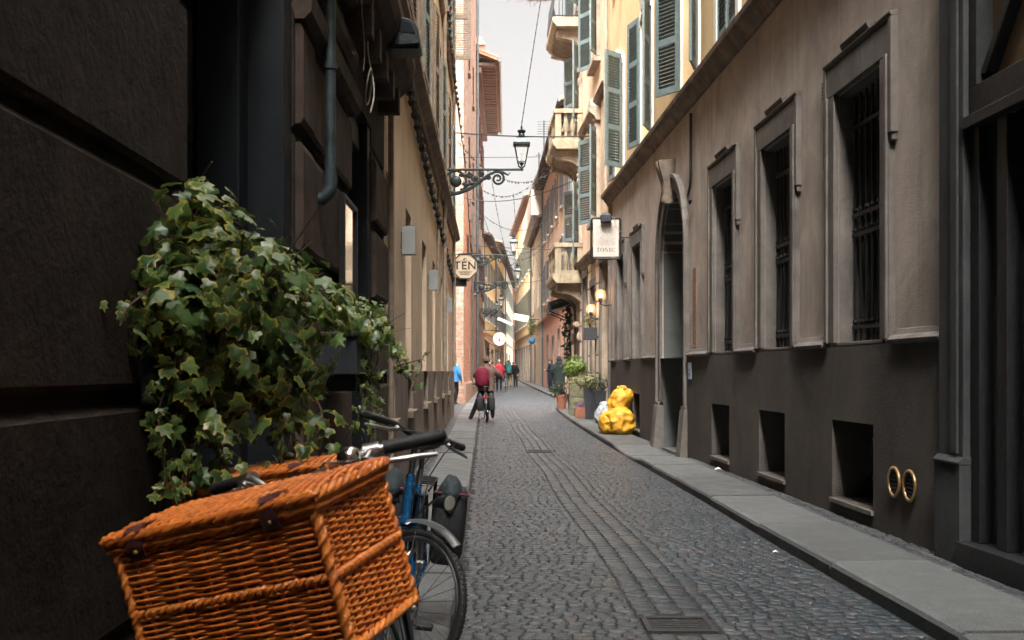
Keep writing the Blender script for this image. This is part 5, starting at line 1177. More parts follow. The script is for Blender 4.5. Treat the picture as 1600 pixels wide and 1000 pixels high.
m = MB(); m.hexa([(-1.98, 80.5, 3.75), (-.95, 80.5, 3.0), (-.95, 86, 3.0), (-1.98, 86, 3.75), (-1.98, 80.5, 3.8), (-.95, 80.5, 3.05), (-.95, 86, 3.05), (-1.98, 86, 3.8)]); m.box(-.96, -.94, 80.5, 86, 2.82, 3.0); build('cloth', m, 'awning', t)
m = MB(); m.tube([(-2, 80.6, 2.6), (-.97, 80.6, 3.0)], .02, 5); m.tube([(-2, 85.9, 2.6), (-.97, 85.9, 3.0)], .02, 5); build('arm', m, 'iron', t)

# ================================================================== CABLES, FESTOON LIGHTS
def catenary(a, b, sag, n=24):
    a, b = Vector(a), Vector(b); return [a.lerp(b, i/n)-Vector((0, 0, sag*4*(i/n)*(1-i/n))) for i in range(n+1)]
def cable(label, pts, r, mat='cable', cat='cable', group=None):
    m = MB(); m.tube(pts, r, 5); return tag(build('overhead_cable', m, mat), label, cat, group)
cable('thick overhead cable crossing the street behind the nearest lantern', catenary(L(31.2, 0, 8.05), Rr(31.2, 0, 7.95), .06), .02)
cable('thin overhead cable just below the thick one', catenary(L(31.9, 0, 7.5), Rr(31.9, 0, 7.55), .03), .008)
cable('sagging overhead cable under the bracket of the nearest lantern', catenary((-1.75, 42.2, 7.9), Rr(34, 0, 7.3), .35), .016)
cable('taut overhead cable beside the second lantern', catenary((-1.87, 52, 7.25), (2.48, 53, 7.15), .05), .016)
cable('thin cable high across the far street', catenary((-1.95, 63, 6.3), (2.2, 63, 6.6), .12), .014)
m = MB(); pts = catenary((.205, 24.5, 6.76), (.80, 24.6, 10.6), -.04, 40); m.tube(pts, .010, 5)
for i in range(1, 40, 2): m.ball(pts[i], .016, .016, .03, 6, 4)
tag(build('lamp_rope', m, 'cable'), 'twisted rope rising from the top of the nearest lantern', 'rope')
cable('cable high over the street that carries the lantern rope', catenary(L(24.5, 0, 10.8), Rr(24.5, 0, 10.9), .25), .014)
rn = random.Random(11)
def festoon(pts, label):
    m = MB(); m.tube(pts, .007, 4); P = [Vector(p) for p in pts]; ln = 0
    for a, b in zip(P, P[1:]):
        for k in range(2):
            q = a.lerp(b, rn.random()); m.ball(q-Vector((0, 0, .03)), .017, .017, .028, 5, 4)
    tag(build('string_lights', m, 'cable'), label, 'string lights', 'unlit string lights over the street')
FEST = [(36, 8.2, 8.6, 1.2), (44, 9.2, 9.3, 1.5), (50, 9.0, 9.2, 1.4), (57, 9.4, 9.0, 1.8), (64, 9.8, 9.0, 1.6)]
for i, (yy, za, zb, sg) in enumerate(FEST):
    a = L(32.2, 0, za) if yy < 40 else (-1.82-.006*(yy-42), yy, za); b = Rr(36.5, 0, zb) if yy < 48 else (2.62-.027*(yy-48), yy, zb)
    festoon(catenary(a, b, sg, 34), ['nearest swag of unlit string lights across the street', 'second swag of string lights, from the brick tower', 'third swag of string lights, at the salmon house', 'fourth swag of string lights, deepest of all', 'farthest swag of string lights'][i])
for i in range(5):
    x = -1.2+.62*i; festoon(catenary((x*1.15, 36.5, 7.2+.5*abs(i-2)), (x*.5+.9, 71, 8.6), 1.6+.15*i, 44), 'string lights along the street, ' + ['strand closest to the left wall', 'second strand from the left wall', 'middle strand', 'second strand from the right wall', 'strand closest to the right wall'][i])
m = MB(); P = catenary((-.3, 32.5, 12.4), Rr(33, .9, 12.35), .12, 30); m.tube(P, .012, 5)
for i in range(70):
    q = P[min(30, int(abs(rn.gauss(24, 8))) % 31)]; d = Vector((rn.uniform(-.3, .3), rn.uniform(-.2, .2), rn.uniform(-.15, .2))); m.tube([q, q+d*.5+Vector((0, 0, .04)), q+d], [.009, .006, .003], 4)
tag(build('bare_vine', m, 'stem'), 'bare tangled vine strung from the top balcony at the upper edge', 'vine')

# ================================================================== SHOP GLOBES, PLANTERS, BAGS ON THE RIGHT
def globe(label, s, n, z, r):
    t = thing('globe_lamp', label, 'wall lamp', F(s, n, z), 'lit globe lamps by the shop doors')
    m = MB(); m.ball(F(s, n, z), r, r, r, 20, 14); build('glass_globe', m, 'globe', t, 60)
    m = MB(); m.ball(F(s, n, z-.01), .048, .048, .06, 12, 8); build('bulb', m, 'bulb', t, 60)
    m = MB(); m.tube([F(s, -.02, z-r-.10), F(s, n*.6, z-r-.12), F(s, n, z-r-.08), F(s, n, z-r*.55)], .016, 8); m.lathe([(.05, -r-.03), (.055, -r+.03), (.03, -r+.06), (.03, -.06)], F(s, n, z), 10); build('bracket', m, 'iron', t, 50)
    l = bpy.data.lights.new('globe_light', 'POINT'); l.energy = 4; l.color = (1, .6, .32); l.shadow_soft_size = .06
    o = _link(bpy.data.objects.new('globe_light', l)); o.parent = t; o.location = (0, 0, 0); return t
globe('lit amber globe lamp nearer the TONIC sign', 26.75, .26, 3.22, .135)
globe('lit amber globe lamp farther from the TONIC sign', 29.25, .22, 3.02, .135)
def leaf_cloud(n, fn, size, seed, droop=.3, lob=False):
    """many small separate leaves; fn(random) gives a position and an outward direction"""
    rn = random.Random(seed); m = MB(); m.attr = []
    if lob: prof = [(0, 0), (.30, -.10), (.50, .12), (.30, .34), (.36, .62), (.12, .60), (0, 1.0)]
    else: prof = [(0, 0), (.26, .25), (.30, .5), (.18, .8), (0, 1.0)]
    outl = prof+[(-x, y) for x, y in reversed(prof[1:-1])]
    for _ in range(n):
        p, d = fn(rn); p = Vector(p); d = Vector(d)
        if d.length < 1e-5: d = Vector((0, 0, 1))
        d.normalize(); s = size*rn.uniform(.5, 1.25)
        nrm = (d+Vector((rn.gauss(0, .45), rn.gauss(0, .45), rn.gauss(.25, .4)))).normalized()
        t = (Vector((rn.gauss(0, .6), rn.gauss(0, .6), -droop-rn.random()*.7))); t = (t-nrm*t.dot(nrm))
        if t.length < 1e-4: continue
        t.normalize(); b = nrm.cross(t); cv = rn.uniform(.05, .3); c = p+t*s*.4+nrm*s*.06
        vs = [c]; m.attr.append(0.0)
        for x, y in outl:
            vs.append(p+t*(y*s)+b*(x*s)-nrm*(cv*s*(x*x*1.6+(y-.3)**2*.6))); m.attr.append(1.0)
        k = len(outl); m.add(vs, [(0, 1+i, 1+(i+1) % k) for i in range(k)])
    return m
def blob(c, rx, ry, rz, nz=.35):
    def fn(rn):
        d = Vector((rn.gauss(0, 1), rn.gauss(0, 1), rn.gauss(0, 1))).normalized(); q = 1+nz*mnoise.noise(d*2.3+Vector(c)); r = (rn.random()**.33)*q
        return (c[0]+d.x*rx*r, c[1]+d.y*ry*r, c[2]+d.z*rz*r), d
    return fn
def stems(mb, c, top, n, r, seed, spread_=.2):
    rn = random.Random(seed)
    for _ in range(n):
        e = Vector(top)+Vector((rn.uniform(-1, 1), rn.uniform(-1, 1), rn.uniform(-.3, .6)))*spread_; a = Vector(c); mb.tube([a, a.lerp(e, .5)+Vector((rn.uniform(-.04, .04), rn.uniform(-.04, .04), 0)), e], [r, r*.8, r*.4], 5)
def pot_plant(name, label, loc, pot, foliage, mat, potmat, group=None, stem_to=None, seed=1):
    t = thing(name, label, 'plant', loc, group); build('pot', pot, potmat, t, 40)
    build('foliage', foliage, mat, t)
    s = MB(); stems(s, (loc[0], loc[1], loc[2]+.25), stem_to or (loc[0], loc[1], loc[2]+.9), 6, .012, seed); build('stem', s, 'stem', t); return t
def square_pot(loc, w0, w1, h):
    m = MB(); x, yy, z = loc; m.lathe([(w0*.7, 0), (w1*.7, h-.04), (w1*.74, h-.04), (w1*.74, h), (w1*.62, h), (w1*.6, h-.06)], loc, 4, None, R_(45)); return m
gs = lambda y: gy(y)+.105
p = F(27.3, .22, gs(27.3)); pot_plant('potted_shrub', 'tall black planter with thin dark twigs right behind the yellow bags', p, square_pot(p, .2, .30, .78), leaf_cloud(110, blob((p[0], p[1], p[2]+1.0), .28, .28, .22), .07, 21), 'dark_leaf', 'pot_black', 'tall black planters outside the shop', (p[0], p[1], p[2]+1.1), 2)
p = F(29.2, .26, gs(29.2)); pot_plant('potted_grass', 'tall black planter with pale dry foliage, second from the yellow bags', p, square_pot(p, .2, .31, .82), leaf_cloud(420, blob((p[0]-.05, p[1], p[2]+1.02), .36, .36, .24), .085, 22), 'pale_leaf', 'pot_black', 'tall black planters outside the shop', None, 3)
p = F(30.5, .32, gs(30.5)); m = MB(); m.box(p[0]-.2, p[0]+.2, p[1]-.28, p[1]+.28, p[2], p[2]+.22); m.box(p[0]-.21, p[0]+.21, p[1]-.29, p[1]+.29, p[2]+.221, p[2]+.25)
pot_plant('flower_box', 'small terracotta box of purple flowers between planters', p, m, leaf_cloud(160, blob((p[0], p[1], p[2]+.33), .2, .28, .13), .05, 23), 'purple_leaf', 'terracotta', None, (p[0], p[1], p[2]+.35), 4)
p = F(31.6, .34, gs(31.6)); m = MB()
for i in range(5): m.box(p[0]-.2, p[0]+.2, p[1]-.3, p[1]+.3, p[2]+.01+i*.17, p[2]+.165+i*.17)
for sx in (-1, 1):
    for sy in (-1, 1): m.box(p[0]+sx*.205-.02, p[0]+sx*.205+.02, p[1]+sy*.305-.02, p[1]+sy*.305+.02, p[2], p[2]+.88)
pot_plant('timber_planter', 'mossy timber planter under the bright green bush', p, m, leaf_cloud(330, blob((p[0]-.02, p[1], p[2]+.92), .36, .34, .2), .07, 24), 'pale_leaf', 'timber', None, None, 5)
p = F(33.0, .30, gs(33.0)); m = MB(); m.lathe([(.16, 0), (.22, .5), (.24, .5), (.24, .56), (.2, .56)], p, 14)
pot_plant('green_bush', 'bright green leafy bush in the row of shop planters', p, m, leaf_cloud(1100, blob((p[0]+.02, p[1]-.1, p[2]+1.35), .36, .42, .33), .075, 25), 'bush', 'pot_black', None, (p[0], p[1], p[2]+1.3), 6)
p = F(36.3, .40, gs(36.3)); m = MB(); m.lathe([(.13, 0), (.19, .38), (.21, .38), (.21, .44), (.17, .44)], p, 14)
pot_plant('terracotta_plant', 'terracotta pot of dark leaves at the end of the planter row', p, m, leaf_cloud(300, blob((p[0]-.08, p[1], p[2]+.62), .28, .3, .3), .09, 26), 'dark_leaf', 'terracotta', None, None, 7)
p = F(36.9, .10, 2.6); t = thing('climbing_plant', 'dark climbing plant hanging down the corner beneath the canopy', 'plant', p)
def vine(rn): z = rn.uniform(-1.4, 1.2); return (p[0]+rn.gauss(0, .08+.05*(z > 0)), p[1]+rn.gauss(0, .15), p[2]+z), (rn.gauss(-.4, 1), rn.gauss(-.6, 1), .2)
build('foliage', leaf_cloud(520, vine, .13, 27, .8), 'dark_leaf', t); m = MB(); m.tube([(p[0], p[1], gs(37)), (p[0]+.03, p[1], 2), (p[0], p[1], 3.8)], .03, 6); build('stem', m, 'stem', t)
p = F(29.6, .2, 2.35); t = thing('wall_planter', 'small black wall planter of dry twigs under the farther globe lamp', 'plant', p)
m = MB(); m.box(p[0]-.17, p[0]+.17, p[1]-.2, p[1]+.2, p[2]-.12, p[2]+.2); m.tube([(p[0], p[1], p[2]), (p[0]+.25, p[1], p[2])], .02, 6); build('pot', m, 'pot_black', t, None, .008)
build('foliage', leaf_cloud(130, blob((p[0], p[1], p[2]+.4), .24, .24, .2), .08, 28), 'pale_leaf', t); m = MB(); stems(m, (p[0], p[1], p[2]+.15), (p[0], p[1], p[2]+.5), 10, .007, 29); build('stem', m, 'stem', t)
p = (1.62, 77, 3.6); t = thing('hanging_planter', 'hanging blue bowl with a yellow green plant on the cream house', 'plant', p)
m = MB(); m.ball((p[0]-.25, p[1], p[2]-.1), .24, .24, .26, 14, 8); build('pot', m, 'blue_cloth', t, 50); build('foliage', leaf_cloud(260, blob((p[0]-.25, p[1], p[2]+.95), .3, .3, .75), .14, 30), 'bush', t); m = MB(); m.tube([(p[0]+.3, p[1], p[2]+.3), (p[0]-.25, p[1], p[2]+.3), (p[0]-.25, p[1], p[2]+1.4)], .02, 5); build('bracket', m, 'iron', t)
# plastic refuse sacks
def sack(label, c, rx, ry, rz, mat, seed, neck=True, tilt=0):
    """crumpled plastic sack: gathered folds running to the tied neck, dents and facets, flat where it rests"""
    t = thing('refuse_sack', label, 'rubbish bag', (c[0], c[1], c[2]-rz*.92), 'refuse sacks on the right pavement')
    m = MB(); m.ball((0, 0, 0), 1, 1, 1, 72, 48); sd_ = Vector((seed*7.1, seed*3.3, 0)); V = []
    for v in m.v:
        d = Vector(v); a = math.atan2(d.y, d.x); z = d.z; ca = Vector((math.cos(a), math.sin(a), 0))
        q = 1+.30*mnoise.noise(d*1.25+sd_)+.16*mnoise.noise(d*2.7+sd_*1.7)
        ridge = (1-abs(mnoise.noise(d*2.2+sd_)*2.6))*.05+(1-abs(mnoise.noise(d*4.6+sd_*2)*2.6))*.035+(1-abs(mnoise.noise(d*9+sd_*3)*2.6))*.022
        q += ridge-.09; f = math.sqrt(max(0, 1-z*z)); e = (abs(f)**.82 if z < 0 else f)
        x, y_ = ca.x*e*q, ca.y*e*q
        if neck and z > .35:
            u = (z-.35)/.65; pinch = max(.06, 1-.45*u*u-.49*max(0, (u-.72)/.28)); x, y_ = ca.x*q*.93*pinch, ca.y*q*.93*pinch; z = .35+u*.66+.34*mnoise.noise(ca*1.6+sd_)*u
        if z < -.84: z = -.84+(z+.84)*.12
        V.append((c[0]+x*rx+tilt*max(0, z)*rz, c[1]+y_*ry, c[2]+z*rz))
    m.v = V; build('bag', m, mat, t, 40)
    if neck:
        q = MB(); top = Vector((c[0]+tilt*rz*1.0, c[1], c[2]+rz*1.02))
        for j in range(5):
            dd = Vector((math.cos(j*1.3+seed), math.sin(j*1.3+seed), .5+.3*math.sin(j*2))); q.ball(top+Vector((dd.x*.05-.01, dd.y*.05, dd.z*.03-.02)), .055+.02*math.sin(j*3), .04, .05, 12, 9, .7, 3)
        build('knot', q, mat, t, 40)
    return t
p = F(22.9, .36, gs(22.5)); x, yy, z = p
MT['bag_clear'] = m_plain('pale_translucent_plastic', (0.42, 0.45, 0.47), 0.3, 0, .35, 9, .35, 26)
sack('yellow refuse sack leaning on top of the other two', (x+.03, yy+.06, z+.63), .25, .23, .31, 'bag_yellow', 6, True, .22)
sack('yellow refuse sack at the right of the pile, largest', (x+.05, yy-.12, z+.27), .29, .26, .31, 'bag_yellow', 5, False)
sack('yellow refuse sack at the left of the pile, lower and in part hidden', (x-.19, yy+.02, z+.24), .19, .22, .255, 'bag_yellow', 8, False)
sack('pale see through refuse sack slumped behind the yellow sacks', (x-.20, yy+.42, z+.29), .21, .26, .31, 'bag_clear', 9, True, -.1)
# litter
for lab, (lx, ly, lz) in (('scrap of white paper on the dark setts below the cellar window', (2.68, 14.6, .115)), ('tiny white scrap on the cobbles by the kerb', (2.02, 8.6, .01))):
    m = MB(); m.add([(lx-.05, ly-.03, lz), (lx+.0, ly-.05, lz+.02), (lx+.06, ly-.01, lz+.005), (lx+.03, ly+.05, lz+.03), (lx-.03, ly+.04, lz+.012), (lx, ly, lz+.04)], [(0, 1, 5), (1, 2, 5), (2, 3, 5), (3, 4, 5), (4, 0, 5)])
    o = build('paper_scrap', m, 'paper'); s_ = .9 if lx > 2.3 else .45
    o.data.transform(Matrix.Translation((lx, ly, lz)) @ Matrix.Scale(s_, 4) @ Matrix.Translation((-lx, -ly, -lz))); tag(o, lab, 'litter')
# ================================================================== PEOPLE (built facing +y, feet at the origin)
def skin_body(J, E, root):
    me = bpy.data.meshes.new('body'); names = list(J); ix = {n: i for i, n in enumerate(names)}
    me.from_pydata([J[n][0] for n in names], [(ix[a], ix[b]) for a, b in E], [])
    o = _link(bpy.data.objects.new('body_tmp', me)); md = o.modifiers.new('s', 'SKIN'); md.use_smooth_shade = True
    for n in names:
        sv = me.skin_vertices[0].data[ix[n]]; r = J[n][1]; sv.radius = (r, r) if not isinstance(r, tuple) else r; sv.use_root = n == root
    o.modifiers.new('d', 'SUBSURF').levels = 1
    dg = bpy.context.evaluated_depsgraph_get(); out = bpy.data.meshes.new_from_object(o.evaluated_get(dg))
    mb = MB(); mb.add([tuple(v.co) for v in out.vertices], [tuple(p.vertices) for p in out.polygons]); bpy.data.objects.remove(o); bpy.data.meshes.remove(out); return mb
def rings(mb, R, seg=14):
    """closed loft over (cx, cy, z, rx, ry)"""
    vs = []
    for cx, cy_, z, rx, ry in R:
        for k in range(seg): a = 2*math.pi*k/seg; vs.append((cx+rx*math.cos(a), cy_+ry*math.sin(a), z))
    n = len(R); mb.add(vs, [(i*seg+k, i*seg+(k+1) % seg, (i+1)*seg+(k+1) % seg, (i+1)*seg+k) for i in range(n-1) for k in range(seg)]+[tuple(range(seg))[::-1], tuple((n-1)*seg+k for k in range(seg))])
def limb(mb, pts, rr, seg=9):
    P = [Vector(p) for p in pts]; out = []; rad = []
    for i in range(len(P)-1):                     # rounded bend at the joint
        m_ = 4
        for k in range(m_):
            t = k/m_; a = P[i].lerp(P[i+1], t)
            if i > 0 and k == 0: a = a*.7+(P[i-1].lerp(P[i], .85)+P[i].lerp(P[i+1], .15))*.15
            out.append(a); rad.append(rr[i]+(rr[i+1]-rr[i])*t)
    out.append(P[-1]); rad.append(rr[-1]); mb.tube(out, rad, seg)
def hand(mb, w_, d, side):
    w_ = Vector(w_); d = Vector(d).normalized(); b = d.cross(Vector((0, 1, 0) if abs(d.y) < .8 else (1, 0, 0))).normalized(); n = d.cross(b)
    mb.tube([w_, w_+d*.05, w_+d*.085], [.024, .036, .033], 8)
    for i, l in enumerate((.065, .075, .07, .055)):
        o = w_+d*.08+b*(-.026+.0175*i); mb.tube([o, o+d*l*.55+n*.004, o+d*l*.85+n*.02*side], [.0088, .008, .006], 6)
    o = w_+d*.03+b*(-.034); mb.tube([o, o+d*.03-b*.02, o+d*.058-b*.024+n*.01], [.011, .009, .007], 6)
def person(label, loc, rz, top='black_cloth', legs='black_cloth', shoes='black_plastic', hair='hair_dk', H=1.74, walk=.0, arms=None, coat=False, pack=None, hat=None, hood=False, legpos=None, lean=0.0, long_hair=False, female=False, head_turn=0, extra=None, bulk=1.0, seat_z=0.0):
    k = H/1.75; t = thing('person', label, 'person', (0, 0, 0)); S = lambda x, y_, z: (x*k, y_*k+lean*max(0, z-.9)*k, z*k+seat_z)
    sh, hp = (.165, .085) if female else (.185, .09)
    lp = legpos or {-1: ((-hp-.01, .02+walk*.10, .50), (-hp-.01, walk*.24, .085)), 1: ((hp+.01, .05-walk*.02, .50), (hp+.01, -walk*.24, .085+.06*walk))}
    ap = arms or {-1: ((-sh-.07, -.03-walk*.1, 1.13), (-sh-.05, .06-walk*.12, .88)), 1: ((sh+.07, -.03+walk*.1, 1.13), (sh+.05, .1+walk*.12, .88))}
    LP = lambda p: (p[0]*k, p[1]*k, p[2]*k)
    J = {'pelvis': (S(0, 0, .95), .10*k), 'waist': (S(0, 0, 1.12), .095*k), 'chest': (S(0, .0, 1.32), .115*k), 'collar': (S(0, -.01, 1.43), .075*k), 'neck': (S(0, .01, 1.50), .048*k), 'skull': (S(0, .025, 1.585), .072*k), 'crown': (S(0, .02, 1.675), .070*k)}
    E = [('pelvis', 'waist'), ('waist', 'chest'), ('chest', 'collar'), ('collar', 'neck'), ('neck', 'skull'), ('skull', 'crown')]
    for s, n in ((-1, 'l'), (1, 'r')):
        kn, an = lp[s]; el, wr = ap[s]
        J['hip'+n] = (S(s*hp, 0, .90), .08*k); J['knee'+n] = (LP(kn), .05*k); J['ankle'+n] = (LP(an), .036*k); J['sho'+n] = (S(s*(sh-.03), -.01, 1.41), .05*k); J['elb'+n] = (S(*el), .036*k); J['wri'+n] = (S(*wr), .026*k)
        E += [('pelvis', 'hip'+n), ('hip'+n, 'knee'+n), ('knee'+n, 'ankle'+n), ('collar', 'sho'+n), ('sho'+n, 'elb'+n), ('elb'+n, 'wri'+n)]
    b = skin_body(J, E, 'pelvis')
    hx = Vector(S(0, .03, 1.62)); tr = Matrix.Rotation(head_turn, 4, 'Z'); q = MB()
    q.ball((0, .085*k, -.015*k), .016*k, .022*k, .024*k, 8, 6)
    for s in (-1, 1): q.ball((s*.076*k, -.005, -.005), .012*k, .022*k, .032*k, 8, 6)
    q.ball((0, .06*k, -.06*k), .045*k, .035*k, .035*k, 10, 6); q.xf(Matrix.Translation(hx) @ tr); b.add(q.v, q.f)
    for s, n in ((-1, 'l'), (1, 'r')):
        w_ = Vector(J['wri'+n][0]); e = Vector(J['elb'+n][0]); hand(b, w_, (w_-e).normalized(), s)
    build('body', b, 'skin', t, 60)
    q = MB()                                     # eyes and brows
    for s in (-1, 1): q.ball((s*.03*k, .074*k, .012*k), .009*k, .005*k, .006*k, 6, 4); q.box((s*.03-.018)*k, (s*.03+.018)*k, .072*k, .08*k, .03*k, .036*k)
    q.box(-.02*k, .02*k, .088*k, .094*k, -.052*k, -.046*k); q.xf(Matrix.Translation(hx) @ tr); build('face', q, 'hair_dk', t)
    m = MB(); B = bulk; lo = .60 if coat else .84
    rr_ = [(0, -.0, lo, .215*B if coat else .19*B, .155*B), (0, 0, .95, .195*B, .145*B), (0, .0, 1.12, .172*B, .13*B), (0, 0, 1.28, .198*B, .142*B), (0, -.01, 1.38, .20*B, .132*B), (0, -.01, 1.445, .135*B, .10*B), (0, .0, 1.50, .07, .07), (0, .005, 1.53, .066, .066)]
    rings(m, [(S(a, c, z)[0], S(a, c, z)[1], S(a, c, z)[2], r1*k, r2*k) for a, c, z, r1, r2 in rr_], 18)
    for s, n in ((-1, 'l'), (1, 'r')): limb(m, [S(s*(sh-.05), -.01, 1.41), J['elb'+n][0], Vector(J['elb'+n][0]).lerp(Vector(J['wri'+n][0]), .96)], [.078*k*B, .058*k*B, .044*k*B], 10)
    jk = build('coat' if coat else 'jacket', m, top, t, 60)
    m = MB(); rings(m, [(*S(0, 0, .80), .165*k, .13*k), (*S(0, 0, .90), .18*k, .135*k), (*S(0, 0, 1.0), .165*k, .125*k)], 14)
    for s, n in ((-1, 'l'), (1, 'r')): limb(m, [S(s*hp, 0, .89), LP(lp[s][0]), Vector(LP(lp[s][1]))+Vector((0, 0, .01))], [.098*k, .068*k, .052*k], 10)
    build('trousers', m, legs, t, 60)
    for s in (-1, 1):
        a = Vector(LP(lp[s][1])); m = MB(); m.tube([a+Vector((0, -.05, -.04)), a+Vector((0, 0, -.035)), a+Vector((0, .09, -.05)), a+Vector((0, .17, -.062))], [.034, .044, .042, .022], 10); m.tube([a+Vector((0, 0, -.03)), a+Vector((0, 0, .045))], [.046, .048], 10); build('shoe', m, shoes, t, 60)
    m = MB()
    if hood: m.ball(S(0, -.02, 1.62), .105*k, .115*k, .135*k, 14, 10); rings(m, [(*S(0, -.06, 1.44), .15*k, .10*k), (*S(0, -.05, 1.5), .13*k, .10*k), (*S(0, -.03, 1.56), .09*k, .08*k)], 12); build('hood', m, top, jk, 60)
    elif hat: m.ball(S(0, .01, 1.66), .103*k, .112*k, .10*k, 14, 10); m.tube([tuple(Vector(S(0, .01, 1.635))+Vector((.1*k*math.cos(a), .108*k*math.sin(a), 0))) for a in [R_(20*i) for i in range(18)]], .016*k, 6, closed=True); build('hat', m, hat, t, 60)
    if not hood:
        m = MB(); q = MB(); q.ball((0, -.018*k, .022*k), .086*k, .094*k, .10*k, 14, 10); q.xf(Matrix.Translation(hx) @ tr)
        if long_hair: q.tube([hx+Vector((0, -.06*k, .02*k)), hx+Vector((0, -.085*k, -.10*k)), hx+Vector((0, -.10*k, -.24*k))], [.085*k, .085*k, .04*k], 10)
        build('hair', q, hair, t, 60)
    if pack:
        m = MB(); c = Vector(S(pack[1], -.21, 1.20)); sz = pack[2]
        rings(m, [(c.x, c.y, c.z-.22*sz, .12*sz, .07*sz), (c.x, c.y-.01, c.z-.19*sz, .16*sz, .10*sz), (c.x, c.y-.015, c.z, .165*sz, .11*sz), (c.x, c.y, c.z+.15*sz, .135*sz, .09*sz), (c.x, c.y+.02, c.z+.22*sz, .075*sz, .05*sz)], 16)
        bp = build('backpack', m, pack[0], t, 60); q = MB()
        for s in (-1, 1): q.tube([c+Vector((s*.09, .05, .18*sz)), Vector(S(s*.11, .0, 1.475)), Vector(S(s*.12, .145, 1.33)), Vector(S(s*.15, .05, 1.08)), c+Vector((s*.12, .06, -.18*sz))], .02, 6)
        build('strap', q, pack[0], bp, 60); q = MB(); rings(q, [(c.x, c.y-.10*sz, c.z-.17*sz, .10*sz, .03), (c.x, c.y-.12*sz, c.z-.06*sz, .115*sz, .035), (c.x, c.y-.10*sz, c.z+.03*sz, .09*sz, .02)], 12); build('pocket', q, pack[0], bp, 60)
    if extra: extra(t, k)
    t.location = loc; t.rotation_euler = (0, 0, rz); return t
gp = lambda x, y_, up=0: (x, y_, gy(y_)+up)
person('person in a long dark hooded coat walking away on the right, hands in pockets', gp(2.0, 47.5, .02), -.05, 'green_cloth', 'black_cloth', 'white_cloth', H=1.86, walk=.35, coat=True, hood=True, bulk=1.18, arms={-1: ((-.30, -.08, 1.14), (-.20, .05, .93)), 1: ((.30, -.08, 1.14), (.20, .05, .93))})
person('person in navy standing by the salmon house doorway looking at a phone', gp(2.06, 60, .1), 1.9, 'navy_cloth', 'navy_cloth', 'black_plastic', 'hair_dk', H=1.72, long_hair=True, female=True, coat=True, arms={-1: ((-.24, .05, 1.12), (-.08, .27, 1.13)), 1: ((.24, .05, 1.12), (.08, .27, 1.12))})
person('person in khaki trousers with a teal rucksack walking away mid street', gp(-.2, 71), .05, 'navy_cloth', 'khaki', 'black_plastic', 'hair_dk', H=1.80, walk=.9, pack=('teal_cloth', 0, 1.25), bulk=1.1)
person('person in a red jacket walking away just right of the cyclist', gp(-.72, 62), .0, 'red_cloth', 'navy_cloth', 'black_plastic', 'hair_lt', H=1.80, walk=.6, bulk=1.12)
person('person with dark hair and pale jacket behind the cyclist on the left', gp(-1.15, 66), .1, 'white_cloth', 'navy_cloth', 'black_plastic', 'hair_dk', H=1.70, walk=.4, female=True)
person('person in black at the right of the distant group', gp(.25, 76), 2.6, 'black_cloth', 'navy_cloth', 'black_plastic', 'hair_dk', H=1.68, long_hair=True, female=True, coat=True)
person('person in bright blue half hidden by the corner of the sand building', gp(-2.12, 41.0, .06), -.6, 'blue_cloth', 'black_cloth', 'black_plastic', 'hair_dk', H=1.74, walk=.3, bulk=1.1)
for i, (x, yy, top, lab) in enumerate(((-.55, 98, 'navy_cloth', 'small distant person in navy left of the crowd'), (-.15, 101, 'white_cloth', 'small distant person in a white top in the crowd'), (.1, 96, 'black_cloth', 'small distant person in black in the crowd'), (-.95, 95, 'green_cloth', 'small distant person in dark green by the shops'), (-.35, 112, 'red_cloth', 'tiny distant person in red farthest down the street'))):
    person(lab, gp(x, yy), .3*i, top, 'navy_cloth', 'black_plastic', 'hair_dk', H=1.72, walk=.3*i % 1)
# the cyclist: astride, left foot on the kerb, hands raised to the face with a phone
def cyc_extra(t, k):
    m = MB(); m.box(.015, .10, .315, .325, 1.55, 1.70); o = build('phone', m, 'black_plastic', t, None, .003)
CX, CY = -.66, 29.6
person('cyclist in a taupe jacket with a crimson backpack, one foot on the left kerb', (CX-.03, CY+.42, 0.02), .02, 'coat_taupe', 'black_cloth', 'black_plastic', 'hat_brown', H=1.78, hat='hat_brown', pack=('red_pack', -.10, 1.18), bulk=1.2, lean=.06,
       legpos={-1: ((-.25, .10, .50), (-.42, -.06, .10)), 1: ((.15, .16, .52), (.17, .02, .20))},
       arms={-1: ((-.30, .14, 1.22), (-.03, .26, 1.52)), 1: ((.36, .10, 1.24), (.10, .26, 1.54))}, extra=cyc_extra)

# ================================================================== BICYCLES (rear hub at x = 0, front towards +x, tyres on z = 0)
def wheel_mb(r=.34, spokes=32):
    ty, rim, sp, hub = MB(), MB(), MB(), MB(); n = 48
    circ = lambda rr, y_=0: [(rr*math.cos(2*math.pi*i/n), y_, rr*math.sin(2*math.pi*i/n)) for i in range(n)]
    ty.tube(circ(r-.019), .019, 8, closed=True)
    for i in range(n*2):                         # tread blocks
        a = 2*math.pi*i/(n*2); c = Vector((math.cos(a), 0, math.sin(a)))
        for s in (-1, 1): p = c*(r-.006)+Vector((0, s*.011, 0)); ty.ball(p, .006, .006, .006, 5, 3)
    for y_ in (-.010, .010): rim.tube(circ(r-.040, y_), .007, 6, closed=True)
    rim.tube(circ(r-.047), .008, 6, closed=True)
    for i in range(spokes):
        a = 2*math.pi*i/spokes; b = a+(.62 if (i//2) % 2 else -.62); s = 1 if i % 2 else -1
        sp.tube([(.024*math.cos(b), s*.03, .024*math.sin(b)), ((r-.045)*math.cos(a), 0, (r-.045)*math.sin(a))], .0016, 4)
    hub.tube([(0, -.05, 0), (0, .05, 0)], .017, 12); hub.tube([(0, -.033, 0), (0, -.027, 0)], .03, 14); hub.tube([(0, .027, 0), (0, .033, 0)], .03, 14)
    return ty, rim, sp, hub
